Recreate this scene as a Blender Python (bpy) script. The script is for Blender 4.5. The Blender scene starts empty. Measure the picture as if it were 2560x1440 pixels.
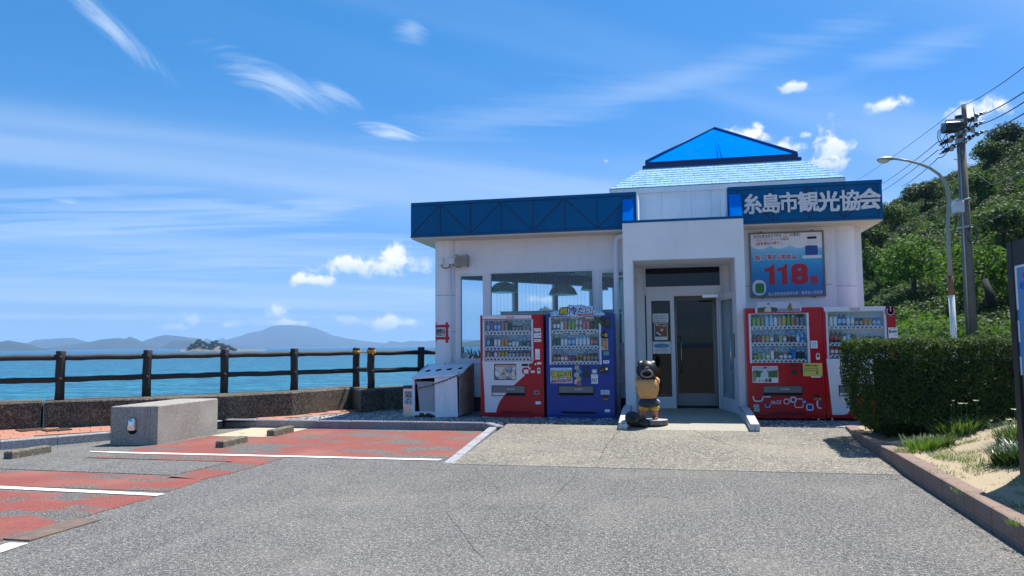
import bpy, bmesh, math, random
import numpy as np
from mathutils import Vector, Matrix, noise as mnoise
random.seed(7); rng=np.random.default_rng(7)
S=bpy.context.scene; COL=S.collection
# ------------------------------------------------------------------ camera
# world frame: x runs along the building front (right +), y away from the camera, z up; lot surface z = 0
YAW=math.radians(11.7); PIT=math.radians(4.39); ROL=math.radians(0.53); FPX=1850.0
CAMP=np.array([0.,0.,1.45])
f0=np.array([-math.sin(YAW)*math.cos(PIT),math.cos(YAW)*math.cos(PIT),math.sin(PIT)])
_r0=np.array([math.cos(YAW),math.sin(YAW),0.]); _u0=np.cross(_r0,f0)
cr,sr=math.cos(ROL),math.sin(ROL)
rr=cr*_r0-sr*_u0; uu=sr*_r0+cr*_u0
cam=bpy.data.cameras.new('camera'); camo=bpy.data.objects.new('camera',cam); COL.objects.link(camo)
cam.sensor_width=36; cam.lens=FPX/2560*36; cam.clip_start=0.05; cam.clip_end=80000
camo.matrix_world=Matrix(((rr[0],uu[0],-f0[0],CAMP[0]),(rr[1],uu[1],-f0[1],CAMP[1]),(rr[2],uu[2],-f0[2],CAMP[2]),(0,0,0,1)))
S.camera=camo
def ray(px,py): return f0+rr*(px-1280)/FPX-uu*(py-720)/FPX
def at(px,py,x=None,y=None,z=None):
    """point of the place measured on a plane of the building frame"""
    d=ray(px,py)
    t=(x-CAMP[0])/d[0] if x is not None else (y-CAMP[1])/d[1] if y is not None else (z-CAMP[2])/d[2]
    return CAMP+d*t
def g(px,py,z=0.): q=at(px,py,z=z); return (q[0],q[1])
# ------------------------------------------------------------------ light
SUN=Vector((.30,.378,1.0)).normalized()
S.view_settings.view_transform='Standard'; S.view_settings.look='None'; S.view_settings.gamma=1
S.view_settings.exposure=1.32
try: S.view_settings.use_curve_mapping=False
except Exception: pass
sl=bpy.data.lights.new('sun','SUN'); sl.energy=3.3; sl.angle=math.radians(.5); sl.color=(1,.955,.88)
so=bpy.data.objects.new('sun',sl); COL.objects.link(so); so.rotation_euler=SUN.to_track_quat('Z','Y').to_euler()
W=bpy.data.worlds.new('World'); S.world=W; W.use_nodes=True
wt=W.node_tree; wn=wt.nodes; wl=wt.links; wn.clear()
def N(t,typ,**k):
    n=t.nodes.new(typ)
    for a,b in k.items(): setattr(n,a,b)
    return n
def M(t,op,a,b=None,c=None,clamp=False):
    n=t.nodes.new('ShaderNodeMath'); n.operation=op; n.use_clamp=clamp
    for i,v in enumerate((a,b,c)):
        if v is None: continue
        if isinstance(v,(int,float)): n.inputs[i].default_value=v
        else: t.links.new(v,n.inputs[i])
    return n.outputs[0]
def mixc(t,f,a,b,blend='MIX'):
    n=t.nodes.new('ShaderNodeMix'); n.data_type='RGBA'; n.blend_type=blend
    for i,v in ((0,f),(6,a),(7,b)):
        if isinstance(v,(int,float)): n.inputs[i].default_value=v
        elif isinstance(v,(tuple,list)): n.inputs[i].default_value=tuple(v)+((1,) if len(v)==3 else ())
        else: t.links.new(v,n.inputs[i])
    return n.outputs[2]
def sstep(t,v,a,b):
    n=t.nodes.new('ShaderNodeMapRange'); n.interpolation_type='SMOOTHSTEP'
    t.links.new(v,n.inputs[0]); n.inputs[1].default_value=a; n.inputs[2].default_value=b
    return n.outputs[0]
def noisen(t,vec,scale,detail=4,rough=.55,dist=0,lac=2):
    n=t.nodes.new('ShaderNodeTexNoise'); n.inputs['Scale'].default_value=scale; n.inputs['Detail'].default_value=detail
    n.inputs['Roughness'].default_value=rough; n.inputs['Distortion'].default_value=dist; n.inputs['Lacunarity'].default_value=lac
    if vec is not None: t.links.new(vec,n.inputs['Vector'])
    return n.outputs[0]
sky=N(wt,'ShaderNodeTexSky',sky_type='NISHITA',sun_disc=False)
sky.sun_elevation=math.asin(SUN.z); sky.sun_rotation=math.atan2(SUN.x,SUN.y)
sky.air_density=1.0; sky.dust_density=0.35; sky.ozone_density=2.2; sky.altitude=0
tc=N(wt,'ShaderNodeTexCoord'); sep=N(wt,'ShaderNodeSeparateXYZ'); wl.new(tc.outputs['Generated'],sep.inputs[0])
X,Y,Z=sep.outputs
hs=N(wt,'ShaderNodeHueSaturation'); hs.inputs['Saturation'].default_value=1.38; hs.inputs['Value'].default_value=1.0
wl.new(sky.outputs[0],hs.inputs['Color'])
sc_=N(wt,'ShaderNodeSeparateColor'); wl.new(hs.outputs[0],sc_.inputs[0]); cc_=N(wt,'ShaderNodeCombineColor')
for i,(k,c) in enumerate(((.46,.19),(.86,.25),(.74,.045))):   # film-like shoulder per channel, the same in every direction
    v=sc_.outputs[i]; wl.new(M(wt,'DIVIDE',M(wt,'MULTIPLY',v,k),M(wt,'MULTIPLY_ADD',v,c,1.0)),cc_.inputs[i])
SKYC=cc_.outputs[0]
# high cirrus: noise on a layer plane (direction / height), drawn out along the wind
zz=M(wt,'ADD',M(wt,'MAXIMUM',Z,0.0),0.09)
cx=M(wt,'DIVIDE',X,zz); cy=M(wt,'DIVIDE',Y,zz)
def layer(rot,sx,sy,ox=0,oy=0):
    c,s=math.cos(rot),math.sin(rot)
    a=M(wt,'ADD',M(wt,'MULTIPLY',cx,c*sx),M(wt,'MULTIPLY_ADD',cy,s*sx,ox))
    b=M(wt,'ADD',M(wt,'MULTIPLY',cx,-s*sy),M(wt,'MULTIPLY_ADD',cy,c*sy,oy))
    cb=N(wt,'ShaderNodeCombineXYZ'); wl.new(a,cb.inputs[0]); wl.new(b,cb.inputs[1]); return cb.outputs[0]
WR=math.radians(38)
n1=noisen(wt,layer(WR,.16,.95,3.1,1.7),1.0,3,.5,.5)
n2=noisen(wt,layer(WR+.12,.35,1.9,1.3,4.2),1.0,5,.52,.9)
cir=M(wt,'MULTIPLY',sstep(wt,n1,.40,.72),M(wt,'MULTIPLY_ADD',n2,.9,.25))
cir=M(wt,'MULTIPLY',cir,.5)
# clouds with a place of their own: az/el ellipses broken up by noise
el=M(wt,'ARCSINE',Z); az=M(wt,'ARCTAN2',X,Y)
cv=N(wt,'ShaderNodeCombineXYZ'); wl.new(az,cv.inputs[0]); wl.new(el,cv.inputs[1])
nb=noisen(wt,cv.outputs[0],34,7,.62,.25); nbig=noisen(wt,cv.outputs[0],13,4,.55,.2)
def azel(px,py):
    d=ray(px,py); d=d/np.linalg.norm(d); return math.atan2(d[0],d[1]),math.asin(d[2])
def blob(px,py,w,h,ang,s0,s1,nz,nsrc,stretch=None):
    a0,e0=azel(px,py); w/=FPX; h/=FPX; c,s=math.cos(ang),math.sin(ang); ce=math.cos(e0)
    dx=M(wt,'MULTIPLY',M(wt,'SUBTRACT',az,a0),ce); dy=M(wt,'SUBTRACT',el,e0)
    a=M(wt,'ADD',M(wt,'MULTIPLY',dx,c/w),M(wt,'MULTIPLY',dy,s/w))
    b=M(wt,'ADD',M(wt,'MULTIPLY',dx,-s/h),M(wt,'MULTIPLY',dy,c/h))
    r=M(wt,'SQRT',M(wt,'ADD',M(wt,'MULTIPLY',a,a),M(wt,'MULTIPLY',b,b)))
    v=M(wt,'ADD',M(wt,'SUBTRACT',1.0,r),M(wt,'MULTIPLY',M(wt,'SUBTRACT',nsrc,.5),nz))
    return sstep(wt,v,s0,s1),b
# streaky wisps
fib=noisen(wt,layer(WR-.35,1.1,7.5,0,0),1.0,5,.6,.8)
wis=None
for (px,py,w,h,ang,st) in [(268,62,140,22,-.66,.6),(705,212,150,34,-.34,.55),(975,333,76,20,-.16,.85),(1030,74,44,30,-.15,.4),(840,236,70,22,-.35,.4),(168,503,44,9,-.1,.5),(424,650,34,9,-.1,.35),
                          (1700,205,900,60,.19,.28),(1250,300,700,70,.2,.2),(350,560,620,90,.16,.42),(760,520,620,60,.20,.4),(600,640,700,80,.05,.35),(260,480,420,34,.1,.28),(2250,140,500,50,.2,.2)]:
    if w<170:
        a0,e0=azel(px,py); c,s=math.cos(ang),math.sin(ang)
        dx=M(wt,'SUBTRACT',az,a0); dy=M(wt,'SUBTRACT',el,e0)
        q1=M(wt,'ADD',M(wt,'MULTIPLY',dx,c),M(wt,'MULTIPLY',dy,s)); q2=M(wt,'ADD',M(wt,'MULTIPLY',dx,-s),M(wt,'MULTIPLY',dy,c)); q2=M(wt,'ADD',q2,M(wt,'MULTIPLY',M(wt,'MULTIPLY',q1,q1),3.5))
        cq=N(wt,'ShaderNodeCombineXYZ'); wl.new(M(wt,'MULTIPLY',q1,9.0),cq.inputs[0]); wl.new(M(wt,'MULTIPLY',q2,75.0),cq.inputs[1]); cq.inputs[2].default_value=px*.01
        m,b=blob(px,py,w*1.15,h*1.25,ang,-.05,1.15,1.9,noisen(wt,cq.outputs[0],1.0,6,.68,.7))
    else: m,b=blob(px,py,w,h,ang,0,1.25,2.3,fib)
    m=M(wt,'MULTIPLY',m,st)
    wis=m if wis is None else M(wt,'MAXIMUM',wis,m)
# small fair-weather cumulus
cum=None; shade=None
for (px,py,w,h,st) in [(1000,652,78,50,1.0),(885,665,125,38,.9),(790,702,88,22,.85),(1990,218,48,20,.7),(2226,262,66,22,.75),(2450,278,92,34,.85),
        (1868,345,78,40,.95),(2080,362,50,60,.95),(1960,372,56,30,.7),(2072,412,74,26,.6),(2018,338,26,12,.6),(1516,402,16,12,.6),(1360,748,62,16,.9),
        (690,782,46,32,.85),(720,806,86,20,.7),(570,812,36,15,.55),(480,800,26,22,.45),(435,818,46,14,.45),(960,806,80,32,.8),(1020,808,54,20,.8),(880,800,60,14,.45),
        (3100,500,160,60,.8),(-500,560,200,60,.8),(-900,700,140,40,.7),(3600,600,200,60,.8)]:
    m,b=blob(px,py,w,h,0,.15,.75,2.7,nb); m=M(wt,'MULTIPLY',m,min(1.0,st*1.25))
    sh=M(wt,'MULTIPLY',m,sstep(wt,M(wt,'ADD',b,M(wt,'MULTIPLY',M(wt,'SUBTRACT',nbig,.5),2.0)),-.9,.5))
    cum=m if cum is None else M(wt,'MAXIMUM',cum,m)
    shade=sh if shade is None else M(wt,'MAXIMUM',shade,sh)
thin=M(wt,'MAXIMUM',cir,wis)
c1=mixc(wt,thin,SKYC,(2.9,3.5,4.3))
ccol=mixc(wt,shade,(2.5,3.1,4.0),(4.3,4.35,4.45))
c2=mixc(wt,cum,c1,ccol)
bg=N(wt,'ShaderNodeBackground'); bg.inputs[1].default_value=.105; wl.new(c2,bg.inputs[0])
wo=N(wt,'ShaderNodeOutputWorld'); wl.new(bg.outputs[0],wo.inputs[0])
HAZE=1.2e-4
S.cycles.max_bounces=7; S.cycles.diffuse_bounces=4; S.cycles.transparent_max_bounces=24; S.cycles.volume_bounces=1
S.cycles.sample_clamp_indirect=6; S.cycles.use_denoising=True
# ------------------------------------------------------------------ materials
MAT={}
def newmat(name):
    m=bpy.data.materials.new(name); m.use_nodes=True; t=m.node_tree
    return m,t,t.nodes['Principled BSDF']
def mat(name,col,rough=.6,metal=0,var=.12,vs=3.0,bump=0,bs=40,spec=.5,dirt=None,da=.5,coat=0,fine=0,fs=120,emis=None,ns=True):
    """plain surface: base colour broken up by two noises, optional relief and dirt of its own shape"""
    if name in MAT: return MAT[name]
    m,t,p=newmat(name); c=N(t,'ShaderNodeTexCoord').outputs['Object']
    a=noisen(t,c,vs,5,.6)
    k=sstep(t,a,.25,.75)
    lo=tuple(x*(1-var) for x in col); hi=tuple(min(1,x*(1+var)) for x in col)
    o=mixc(t,k,lo,hi)
    if fine:
        b=noisen(t,c,fs,2,.5); o=mixc(t,sstep(t,b,.35,.65),o,tuple(min(1,x*(1+fine)+.01*fine) for x in col))
        o2=noisen(t,c,fs*1.7,1,.5); o=mixc(t,M(t,'MULTIPLY',sstep(t,o2,.6,.75),fine),o,tuple(x*.45 for x in col))
    if dirt:
        mp=N(t,'ShaderNodeMapping'); mp.inputs['Scale'].default_value=(3,3,.45); t.links.new(c,mp.inputs[0])
        d=noisen(t,mp.outputs[0],2.2,7,.68); o=mixc(t,M(t,'MULTIPLY',sstep(t,d,.5,.78),da),o,dirt)
    t.links.new(o,p.inputs['Base Color']); p.inputs['Metallic'].default_value=metal
    rg=M(t,'MULTIPLY_ADD',a,.18,rough-.09,clamp=True); t.links.new(rg,p.inputs['Roughness'])
    p.inputs['Specular IOR Level'].default_value=spec; p.inputs['Coat Weight'].default_value=coat
    if bump:
        bn=N(t,'ShaderNodeBump'); bn.inputs['Strength'].default_value=bump; bn.inputs['Distance'].default_value=.01
        t.links.new(noisen(t,c,bs,4,.6),bn.inputs['Height']); t.links.new(bn.outputs[0],p.inputs['Normal'])
    MAT[name]=m; return m
def flat(name,col,rough=.5,spec=.5):
    return mat('print_'+name,col,rough,0,.04,6,0,spec=spec)
# aggregate surfaces
def aggregate(name,base,lightc,darkc,scale=95,stain=(.30,.26,.19),sa=.35,bump=.5,ss=.55):
    m,t,p=newmat(name); c=N(t,'ShaderNodeTexCoord').outputs['Object']
    v=N(t,'ShaderNodeTexVoronoi'); v.inputs['Scale'].default_value=scale; t.links.new(c,v.inputs['Vector'])
    sp=N(t,'ShaderNodeSeparateColor'); t.links.new(v.outputs['Color'],sp.inputs[0])
    k=sp.outputs[0]
    o=mixc(t,sstep(t,k,.45,.95),base,lightc); o=mixc(t,sstep(t,sp.outputs[1],.6,.9),o,darkc)
    o=mixc(t,sstep(t,v.outputs['Distance'],.30,.62),o,darkc)
    f=noisen(t,c,scale*.28,3,.6); o=mixc(t,M(t,'MULTIPLY',sstep(t,f,.5,.7),.45),o,lightc)
    ln=N(t,'ShaderNodeMapping'); ln.inputs['Scale'].default_value=(2.2,.12,1); ln.inputs['Rotation'].default_value=(0,0,-.12); t.links.new(c,ln.inputs[0])
    o=mixc(t,M(t,'MULTIPLY',sstep(t,noisen(t,ln.outputs[0],.9,4,.6),.52,.74),.09),o,lightc)
    f3=noisen(t,c,scale*.16,3,.6); o=mixc(t,M(t,'MULTIPLY',sstep(t,f3,.55,.7),.4),o,darkc)
    s=noisen(t,c,ss,6,.62); o=mixc(t,M(t,'MULTIPLY',sstep(t,s,.42,.72),sa),o,stain)
    s2=noisen(t,c,ss*3.1,5,.6); o=mixc(t,M(t,'MULTIPLY',sstep(t,s2,.52,.8),.35),o,darkc)
    t.links.new(o,p.inputs['Base Color']); p.inputs['Roughness'].default_value=.88; p.inputs['Specular IOR Level'].default_value=.3
    bn=N(t,'ShaderNodeBump'); bn.inputs['Strength'].default_value=bump; bn.inputs['Distance'].default_value=.006; bn.invert=True
    t.links.new(v.outputs['Distance'],bn.inputs['Height']); t.links.new(bn.outputs[0],p.inputs['Normal'])
    MAT[name]=m; return m
aggregate('asphalt',(.150,.145,.137),(.43,.415,.38),(.068,.067,.067),115,(.27,.25,.215),.28)
aggregate('apron_concrete',(.255,.24,.205),(.48,.455,.395),(.10,.09,.075),70,(.33,.30,.22),.45)
aggregate('granite',(.36,.37,.39),(.62,.63,.66),(.20,.20,.22),130,(.45,.45,.46),.2,.2)
aggregate('granite_shaded',(.30,.30,.32),(.46,.46,.48),(.15,.15,.17),130,(.34,.34,.35),.2,.2)  # darker copy of granite, the long kerb's shade put into its colour
aggregate('seawall_stone',(.125,.11,.085),(.30,.27,.21),(.035,.031,.026),60,(.20,.17,.12),.4,1.0,1.1)
aggregate('stopper_concrete',(.24,.215,.16),(.42,.38,.3),(.09,.08,.06),90,(.12,.1,.07),.5,.6,4)
aggregate('block_concrete',(.37,.35,.315),(.52,.50,.46),(.22,.205,.18),110,(.40,.385,.355),.6,.35,1.3)
def red_paint():
    m,t,p=newmat('red_coating'); c=N(t,'ShaderNodeTexCoord').outputs['Object']
    v=N(t,'ShaderNodeTexVoronoi'); v.inputs['Scale'].default_value=95; t.links.new(c,v.inputs['Vector'])
    sp=N(t,'ShaderNodeSeparateColor'); t.links.new(v.outputs['Color'],sp.inputs[0])
    red=mixc(t,sp.outputs[0],(.165,.036,.026),(.26,.072,.052))
    asp=mixc(t,sstep(t,sp.outputs[1],.3,.9),(.10,.098,.09),(.34,.325,.29))
    asp=mixc(t,sstep(t,v.outputs['Distance'],.3,.6),asp,(.05,.05,.05))
    mp=N(t,'ShaderNodeMapping'); mp.inputs['Scale'].default_value=(.75,1.7,1); mp.inputs['Location'].default_value=(1.3,.4,0); t.links.new(c,mp.inputs[0])
    a=noisen(t,mp.outputs[0],1.15,5,.62,.35); b=noisen(t,mp.outputs[0],26,3,.7)
    w=M(t,'ADD',a,M(t,'MULTIPLY',M(t,'SUBTRACT',b,.5),.10)); k=M(t,'MULTIPLY',sstep(t,M(t,'ADD',w,M(t,'MULTIPLY',M(t,'SUBTRACT',noisen(t,c,7,4,.7),.5),.16)),.498,.575),.97)
    fade=sstep(t,noisen(t,c,.9,3,.5),.45,.8)
    red=mixc(t,M(t,'MULTIPLY',fade,.4),red,(.33,.16,.12))
    t.links.new(mixc(t,k,red,asp),p.inputs['Base Color']); p.inputs['Roughness'].default_value=.85
    bn=N(t,'ShaderNodeBump'); bn.inputs['Strength'].default_value=.4; bn.inputs['Distance'].default_value=.005; bn.invert=True
    t.links.new(v.outputs['Distance'],bn.inputs['Height']); t.links.new(bn.outputs[0],p.inputs['Normal'])
    MAT['red_coating']=m
red_paint()
def road_paint():
    m,t,p=newmat('road_paint'); c=N(t,'ShaderNodeTexCoord').outputs['Object']
    a=noisen(t,c,30,5,.75); b=noisen(t,c,3,3,.6)
    k=sstep(t,M(t,'ADD',a,M(t,'MULTIPLY',b,.5)),.86,.93)
    t.links.new(mixc(t,k,(.74,.74,.70),(.2,.19,.17)),p.inputs['Base Color']); p.inputs['Roughness'].default_value=.6
    MAT['road_paint']=m
road_paint()
def sea_mat():
    m,t,p=newmat('sea_water'); gm=N(t,'ShaderNodeNewGeometry'); sp=N(t,'ShaderNodeSeparateXYZ'); t.links.new(gm.outputs['Position'],sp.inputs[0])
    cb=N(t,'ShaderNodeCombineXYZ'); t.links.new(sp.outputs[0],cb.inputs[0]); t.links.new(sp.outputs[1],cb.inputs[1])
    d=N(t,'ShaderNodeVectorMath',operation='LENGTH'); t.links.new(cb.outputs[0],d.inputs[0])
    mp=N(t,'ShaderNodeMapping'); mp.inputs['Rotation'].default_value=(0,0,.25); mp.inputs['Scale'].default_value=(.35,1,1); t.links.new(cb.outputs[0],mp.inputs[0])
    big=noisen(t,mp.outputs[0],.02,5,.6); 
    dd=M(t,'MULTIPLY',d.outputs['Value'],M(t,'MULTIPLY_ADD',big,1.2,.4))
    o=mixc(t,sstep(t,dd,30,120),(.008,.22,.26),(.003,.10,.165)); o=mixc(t,sstep(t,dd,110,600),o,(.001,.026,.09))
    w1=noisen(t,mp.outputs[0],1.1,5,.62,.6); w2=noisen(t,mp.outputs[0],.22,4,.6,.4); w3=noisen(t,mp.outputs[0],.05,3,.6)
    o=mixc(t,M(t,'MULTIPLY',sstep(t,w1,.48,.62),.75),o,(.04,.28,.34)); o=mixc(t,M(t,'MULTIPLY',sstep(t,w2,.46,.60),.6),o,(.003,.05,.12))  # wave light put into the colour: paler crests, darker bands
    t.links.new(o,p.inputs['Base Color']); p.inputs['Roughness'].default_value=.26; p.inputs['IOR'].default_value=1.33
    p.inputs['Specular IOR Level'].default_value=.22
    b1=N(t,'ShaderNodeBump'); b1.inputs['Strength'].default_value=1; b1.inputs['Distance'].default_value=.55; t.links.new(w1,b1.inputs['Height'])
    b2=N(t,'ShaderNodeBump'); b2.inputs['Strength'].default_value=1; b2.inputs['Distance'].default_value=2.0; t.links.new(w2,b2.inputs['Height']); t.links.new(b1.outputs[0],b2.inputs['Normal'])
    t.links.new(b2.outputs[0],p.inputs['Normal']); MAT['sea_water']=m
sea_mat()
def cobble():
    m,t,p=newmat('pebble_mosaic'); c=N(t,'ShaderNodeTexCoord').outputs['Object']
    sp=N(t,'ShaderNodeSeparateXYZ'); t.links.new(c,sp.inputs[0])
    wv=M(t,'MULTIPLY',M(t,'SINE',M(t,'MULTIPLY',sp.outputs[0],9.)),.06); y2=M(t,'ADD',sp.outputs[1],wv)
    cb=N(t,'ShaderNodeCombineXYZ'); t.links.new(sp.outputs[0],cb.inputs[0]); t.links.new(y2,cb.inputs[1])
    v=N(t,'ShaderNodeTexVoronoi'); v.inputs['Scale'].default_value=15; v.inputs['Randomness'].default_value=.55; t.links.new(cb.outputs[0],v.inputs['Vector'])
    s=N(t,'ShaderNodeSeparateColor'); t.links.new(v.outputs['Color'],s.inputs[0])
    o=mixc(t,sstep(t,s.outputs[0],.1,.9),(.46,.46,.45),(.68,.68,.67)); o=mixc(t,sstep(t,v.outputs['Distance'],.34,.5),o,(.07,.07,.08))
    t.links.new(o,p.inputs['Base Color']); p.inputs['Roughness'].default_value=.6
    bn=N(t,'ShaderNodeBump'); bn.inputs['Strength'].default_value=1; bn.inputs['Distance'].default_value=.02; bn.invert=True
    t.links.new(v.outputs['Distance'],bn.inputs['Height']); t.links.new(bn.outputs[0],p.inputs['Normal']); MAT['pebble_mosaic']=m
cobble()
def leafmat(name,c1,c2,c3=None,rough=.42,trans=.35,spec=.5,obj=True):
    m,t,p=newmat(name); gm=N(t,'ShaderNodeNewGeometry'); oi=N(t,'ShaderNodeObjectInfo')
    o=mixc(t,gm.outputs['Random Per Island'],c1,c2)
    if obj: 
        k=oi.outputs['Random']; o=mixc(t,M(t,'MULTIPLY',k,.75),o,c3 or c2)
    elif c3: o=mixc(t,sstep(t,gm.outputs['Random Per Island'],.8,.97),o,c3)
    t.links.new(o,p.inputs['Base Color']); p.inputs['Roughness'].default_value=rough; p.inputs['Specular IOR Level'].default_value=spec
    tr=N(t,'ShaderNodeBsdfTranslucent'); t.links.new(mixc(t,.5,o,(.16,.30,.02)),tr.inputs[0])
    mx=N(t,'ShaderNodeMixShader'); mx.inputs[0].default_value=trans; t.links.new(p.outputs[0],mx.inputs[1]); t.links.new(tr.outputs[0],mx.inputs[2])
    t.links.new(mx.outputs[0],t.nodes['Material Output'].inputs[0]); MAT[name]=m; return m
leafmat('leaf_dark',(.010,.028,.007),(.03,.065,.014),(.02,.05,.012),.6,.2,.2)
leafmat('leaf_mid',(.014,.042,.007),(.05,.11,.018),(.025,.06,.014),.6,.3,.2)
leafmat('leaf_light',(.03,.085,.008),(.085,.18,.02),(.05,.11,.02),.6,.4,.2)
leafmat('leaf_hedge',(.008,.024,.005),(.028,.062,.010),(.05,.10,.015),.6,.18,.2,False)
leafmat('leaf_grass',(.05,.13,.012),(.10,.22,.02),(.30,.30,.08),.5,.4,.4,False)
leafmat('leaf_gazania',(.04,.085,.02),(.10,.17,.05),(.24,.22,.08),.6,.25,.2,False)
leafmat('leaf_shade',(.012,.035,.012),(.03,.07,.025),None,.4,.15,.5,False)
def glass(name,tint=(.92,.95,.95),rough=.0,ior=1.5,boost=1.0):
    m,t,p=newmat(name); t.nodes.remove(p)
    lw=N(t,'ShaderNodeLayerWeight'); lw.inputs[0].default_value=.5; r0=((ior-1)/(ior+1))**2
    fr=M(t,'MULTIPLY_ADD',M(t,'POWER',lw.outputs['Facing'],5.0),1-r0,r0); tr=N(t,'ShaderNodeBsdfTransparent'); tr.inputs[0].default_value=tint+(1,)
    gl=N(t,'ShaderNodeBsdfGlossy'); gl.inputs['Roughness'].default_value=rough; gl.inputs[0].default_value=(1,1,1,1)
    mx=N(t,'ShaderNodeMixShader'); t.links.new(M(t,'MULTIPLY',fr,boost,clamp=True),mx.inputs[0]); t.links.new(tr.outputs[0],mx.inputs[1]); t.links.new(gl.outputs[0],mx.inputs[2])
    t.links.new(mx.outputs[0],t.nodes['Material Output'].inputs[0]); MAT[name]=m; return m
glass('window_glass',(.90,.95,.97),0,1.5,.8); glass('door_glass',(.26,.29,.32),0,1.5,.75); glass('display_glass',(.95,.97,.97),.01,1.4,.8)
# paints and solids
mat('white_wall',(.80,.815,.83),.75,0,.05,1.2,.15,60,dirt=(.60,.58,.54),da=.33)
mat('soffit_paint',(.66,.60,.52),.8,0,.06,1.5,.1,60,dirt=(.5,.43,.33),da=.4)
mat('navy_paint',(.002,.105,.26),.6,0,.10,1.0,.05,30,spec=.12,dirt=(.02,.09,.19),da=.4)
mat('navy_dark',(.006,.03,.11),.5,0,.1)
mat('azure_paint',(.0,.185,.72),.9,0,.04,1.5,.03,20,spec=.0,dirt=(.03,.30,.75),da=.3)
mat('shingle',(.21,.35,.47),.9,0,.3,5,.4,90,fine=1.0,fs=45,spec=.0)
mat('shingle_bed',(.10,.24,.34),.8)
mat('frame_metal',(.70,.72,.75),.5,0,.04)
mat('frame_grey',(.30,.31,.31),.45,.4,.05)
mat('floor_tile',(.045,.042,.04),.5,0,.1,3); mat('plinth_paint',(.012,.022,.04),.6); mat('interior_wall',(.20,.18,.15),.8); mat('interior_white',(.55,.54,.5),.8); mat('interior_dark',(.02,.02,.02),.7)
mat('beam_blue',(.06,.09,.13),.6)
mat('pvc',(.74,.76,.80),.4,0,.05,dirt=(.4,.4,.38),da=.3)
mat('steel',(.55,.54,.52),.28,1,.1,5,.05,200); mat('chrome',(.7,.7,.72),.12,1,.03); mat('galvanised',(.42,.43,.43),.42,.7,.12,8); mat('dark_metal',(.045,.05,.055),.45,.4,.1)
mat('black_plastic',(.012,.012,.014),.35); mat('rubber',(.02,.02,.02),.7); mat('hole_black',(.004,.004,.004),.9)
mat('machine_red',(.42,.003,.012),.3,0,.05,1.5,coat=.1,spec=.3); mat('machine_blue',(.004,.042,.27),.3,0,.06,1.5,coat=.1,spec=.3); mat('machine_white',(.66,.67,.72),.3,0,.03,2,coat=.2)
mat('tray_grey',(.14,.15,.165),.35,.3); mat('shelf_white',(.66,.68,.74),.4,0,.04); mat('liner',(.58,.68,.78),.5)
def ice():
    m,t,p=newmat('ice_print'); c=N(t,'ShaderNodeTexCoord').outputs['Object']; a=noisen(t,c,28,4,.7,1.2)
    t.links.new(mixc(t,sstep(t,a,.38,.66),(.04,.24,.55),(.58,.82,.96)),p.inputs['Base Color']); MAT['ice_print']=m
ice()
mat('bin_white',(.74,.77,.82),.4,0,.05,3,dirt=(.34,.22,.14),da=.3); mat('bin_rust',(.30,.235,.205),.7,0,.3,5,dirt=(.16,.07,.035),da=.8,bump=.2); mat('bin_grey',(.34,.36,.40),.5,0,.06)
mat('rust',(.12,.055,.03),.85,0,.4,20); mat('cloth_paper',(.78,.79,.80),.7,0,.03); mat('tape_red',(.50,.015,.03),.55)
mat('fence_wood',(.015,.013,.0125),.7,0,.4,14,.9,45,fine=.8,fs=50); mat('rope_yellow',(.50,.26,.03),.8,0,.3,60)
mat('paving_red',(.33,.145,.095),.85,0,.22,2.5,.2,80,fine=.35,fs=60,dirt=(.46,.34,.24),da=.5); mat('paving_joint',(.22,.17,.13),.95,0,.2)
mat('paving_tan',(.40,.33,.17),.9,0,.15,6,fine=.2); mat('grate_metal',(.12,.085,.06),.7,.4,.3,20,.3,60)
mat('ramp_concrete',(.31,.295,.24),.85,0,.10,2,.2,60,dirt=(.32,.30,.24),da=.4,fine=.12,fs=80)
mat('cover_concrete',(.40,.34,.235),.85,0,.08,4,.2,60,fine=.15)
mat('rust_plate',(.16,.115,.09),.75,.2,.25,6,.35,70)
mat('pink_kerb',(.20,.138,.11),.9,0,.18,4,.35,70,fine=.25,fs=70,dirt=(.07,.055,.05),da=.75)
mat('sand',(.31,.245,.16),.95,0,.14,3,.6,35,fine=.22,fs=70,dirt=(.30,.23,.14),da=.4)
mat('tile_pale',(.50,.51,.53),.6,0,.08,5,.1,50); mat('tile_joint',(.03,.03,.035),.8)
mat('hill_soil',(.025,.035,.012),.95,0,.4,.3); mat('forest_far',(.008,.022,.012),.95,0,.5,.004); mat('rock',(.13,.12,.095),.9,0,.4,.12,.8,.6)
mat('pole_concrete',(.15,.135,.11),.85,0,.15,2,.1,60,dirt=(.12,.10,.08),da=.4); mat('lamp_paint',(.24,.25,.21),.5,.2,.1,dirt=(.2,.13,.07),da=.25); mat('lamp_white',(.62,.62,.60),.5); mat('lamp_rust',(.20,.09,.045),.75)
mat('bark',(.06,.045,.03),.9,0,.3,10)
mat('statue_black',(.010,.009,.009),.42,0,.2,8,.08,30); mat('statue_tan',(.58,.31,.11),.5,0,.14,3,.15,20,dirt=(.30,.13,.04),da=.7); mat('statue_grey',(.20,.165,.15),.6,0,.2,10); mat('statue_yellow',(.52,.34,.03),.55,0,.1)
mat('statue_pink',(.50,.16,.09),.55,0,.15); mat('statue_brown',(.22,.085,.04),.6,0,.2); mat('statue_navy',(.016,.022,.036),.55,0,.1); mat('slab_top',(.55,.55,.54),.7,0,.1); mat('slab_bark',(.16,.15,.14),.9,0,.5,25,.8,30)
mat('board_frame',(.03,.03,.033),.5,.2,.1); mat('board_back',(.17,.165,.13),.6); mat('guard_rail',(.36,.31,.25),.8,0,.1)
mat('white_paint',(.78,.78,.78),.5,0,.03)
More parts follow.
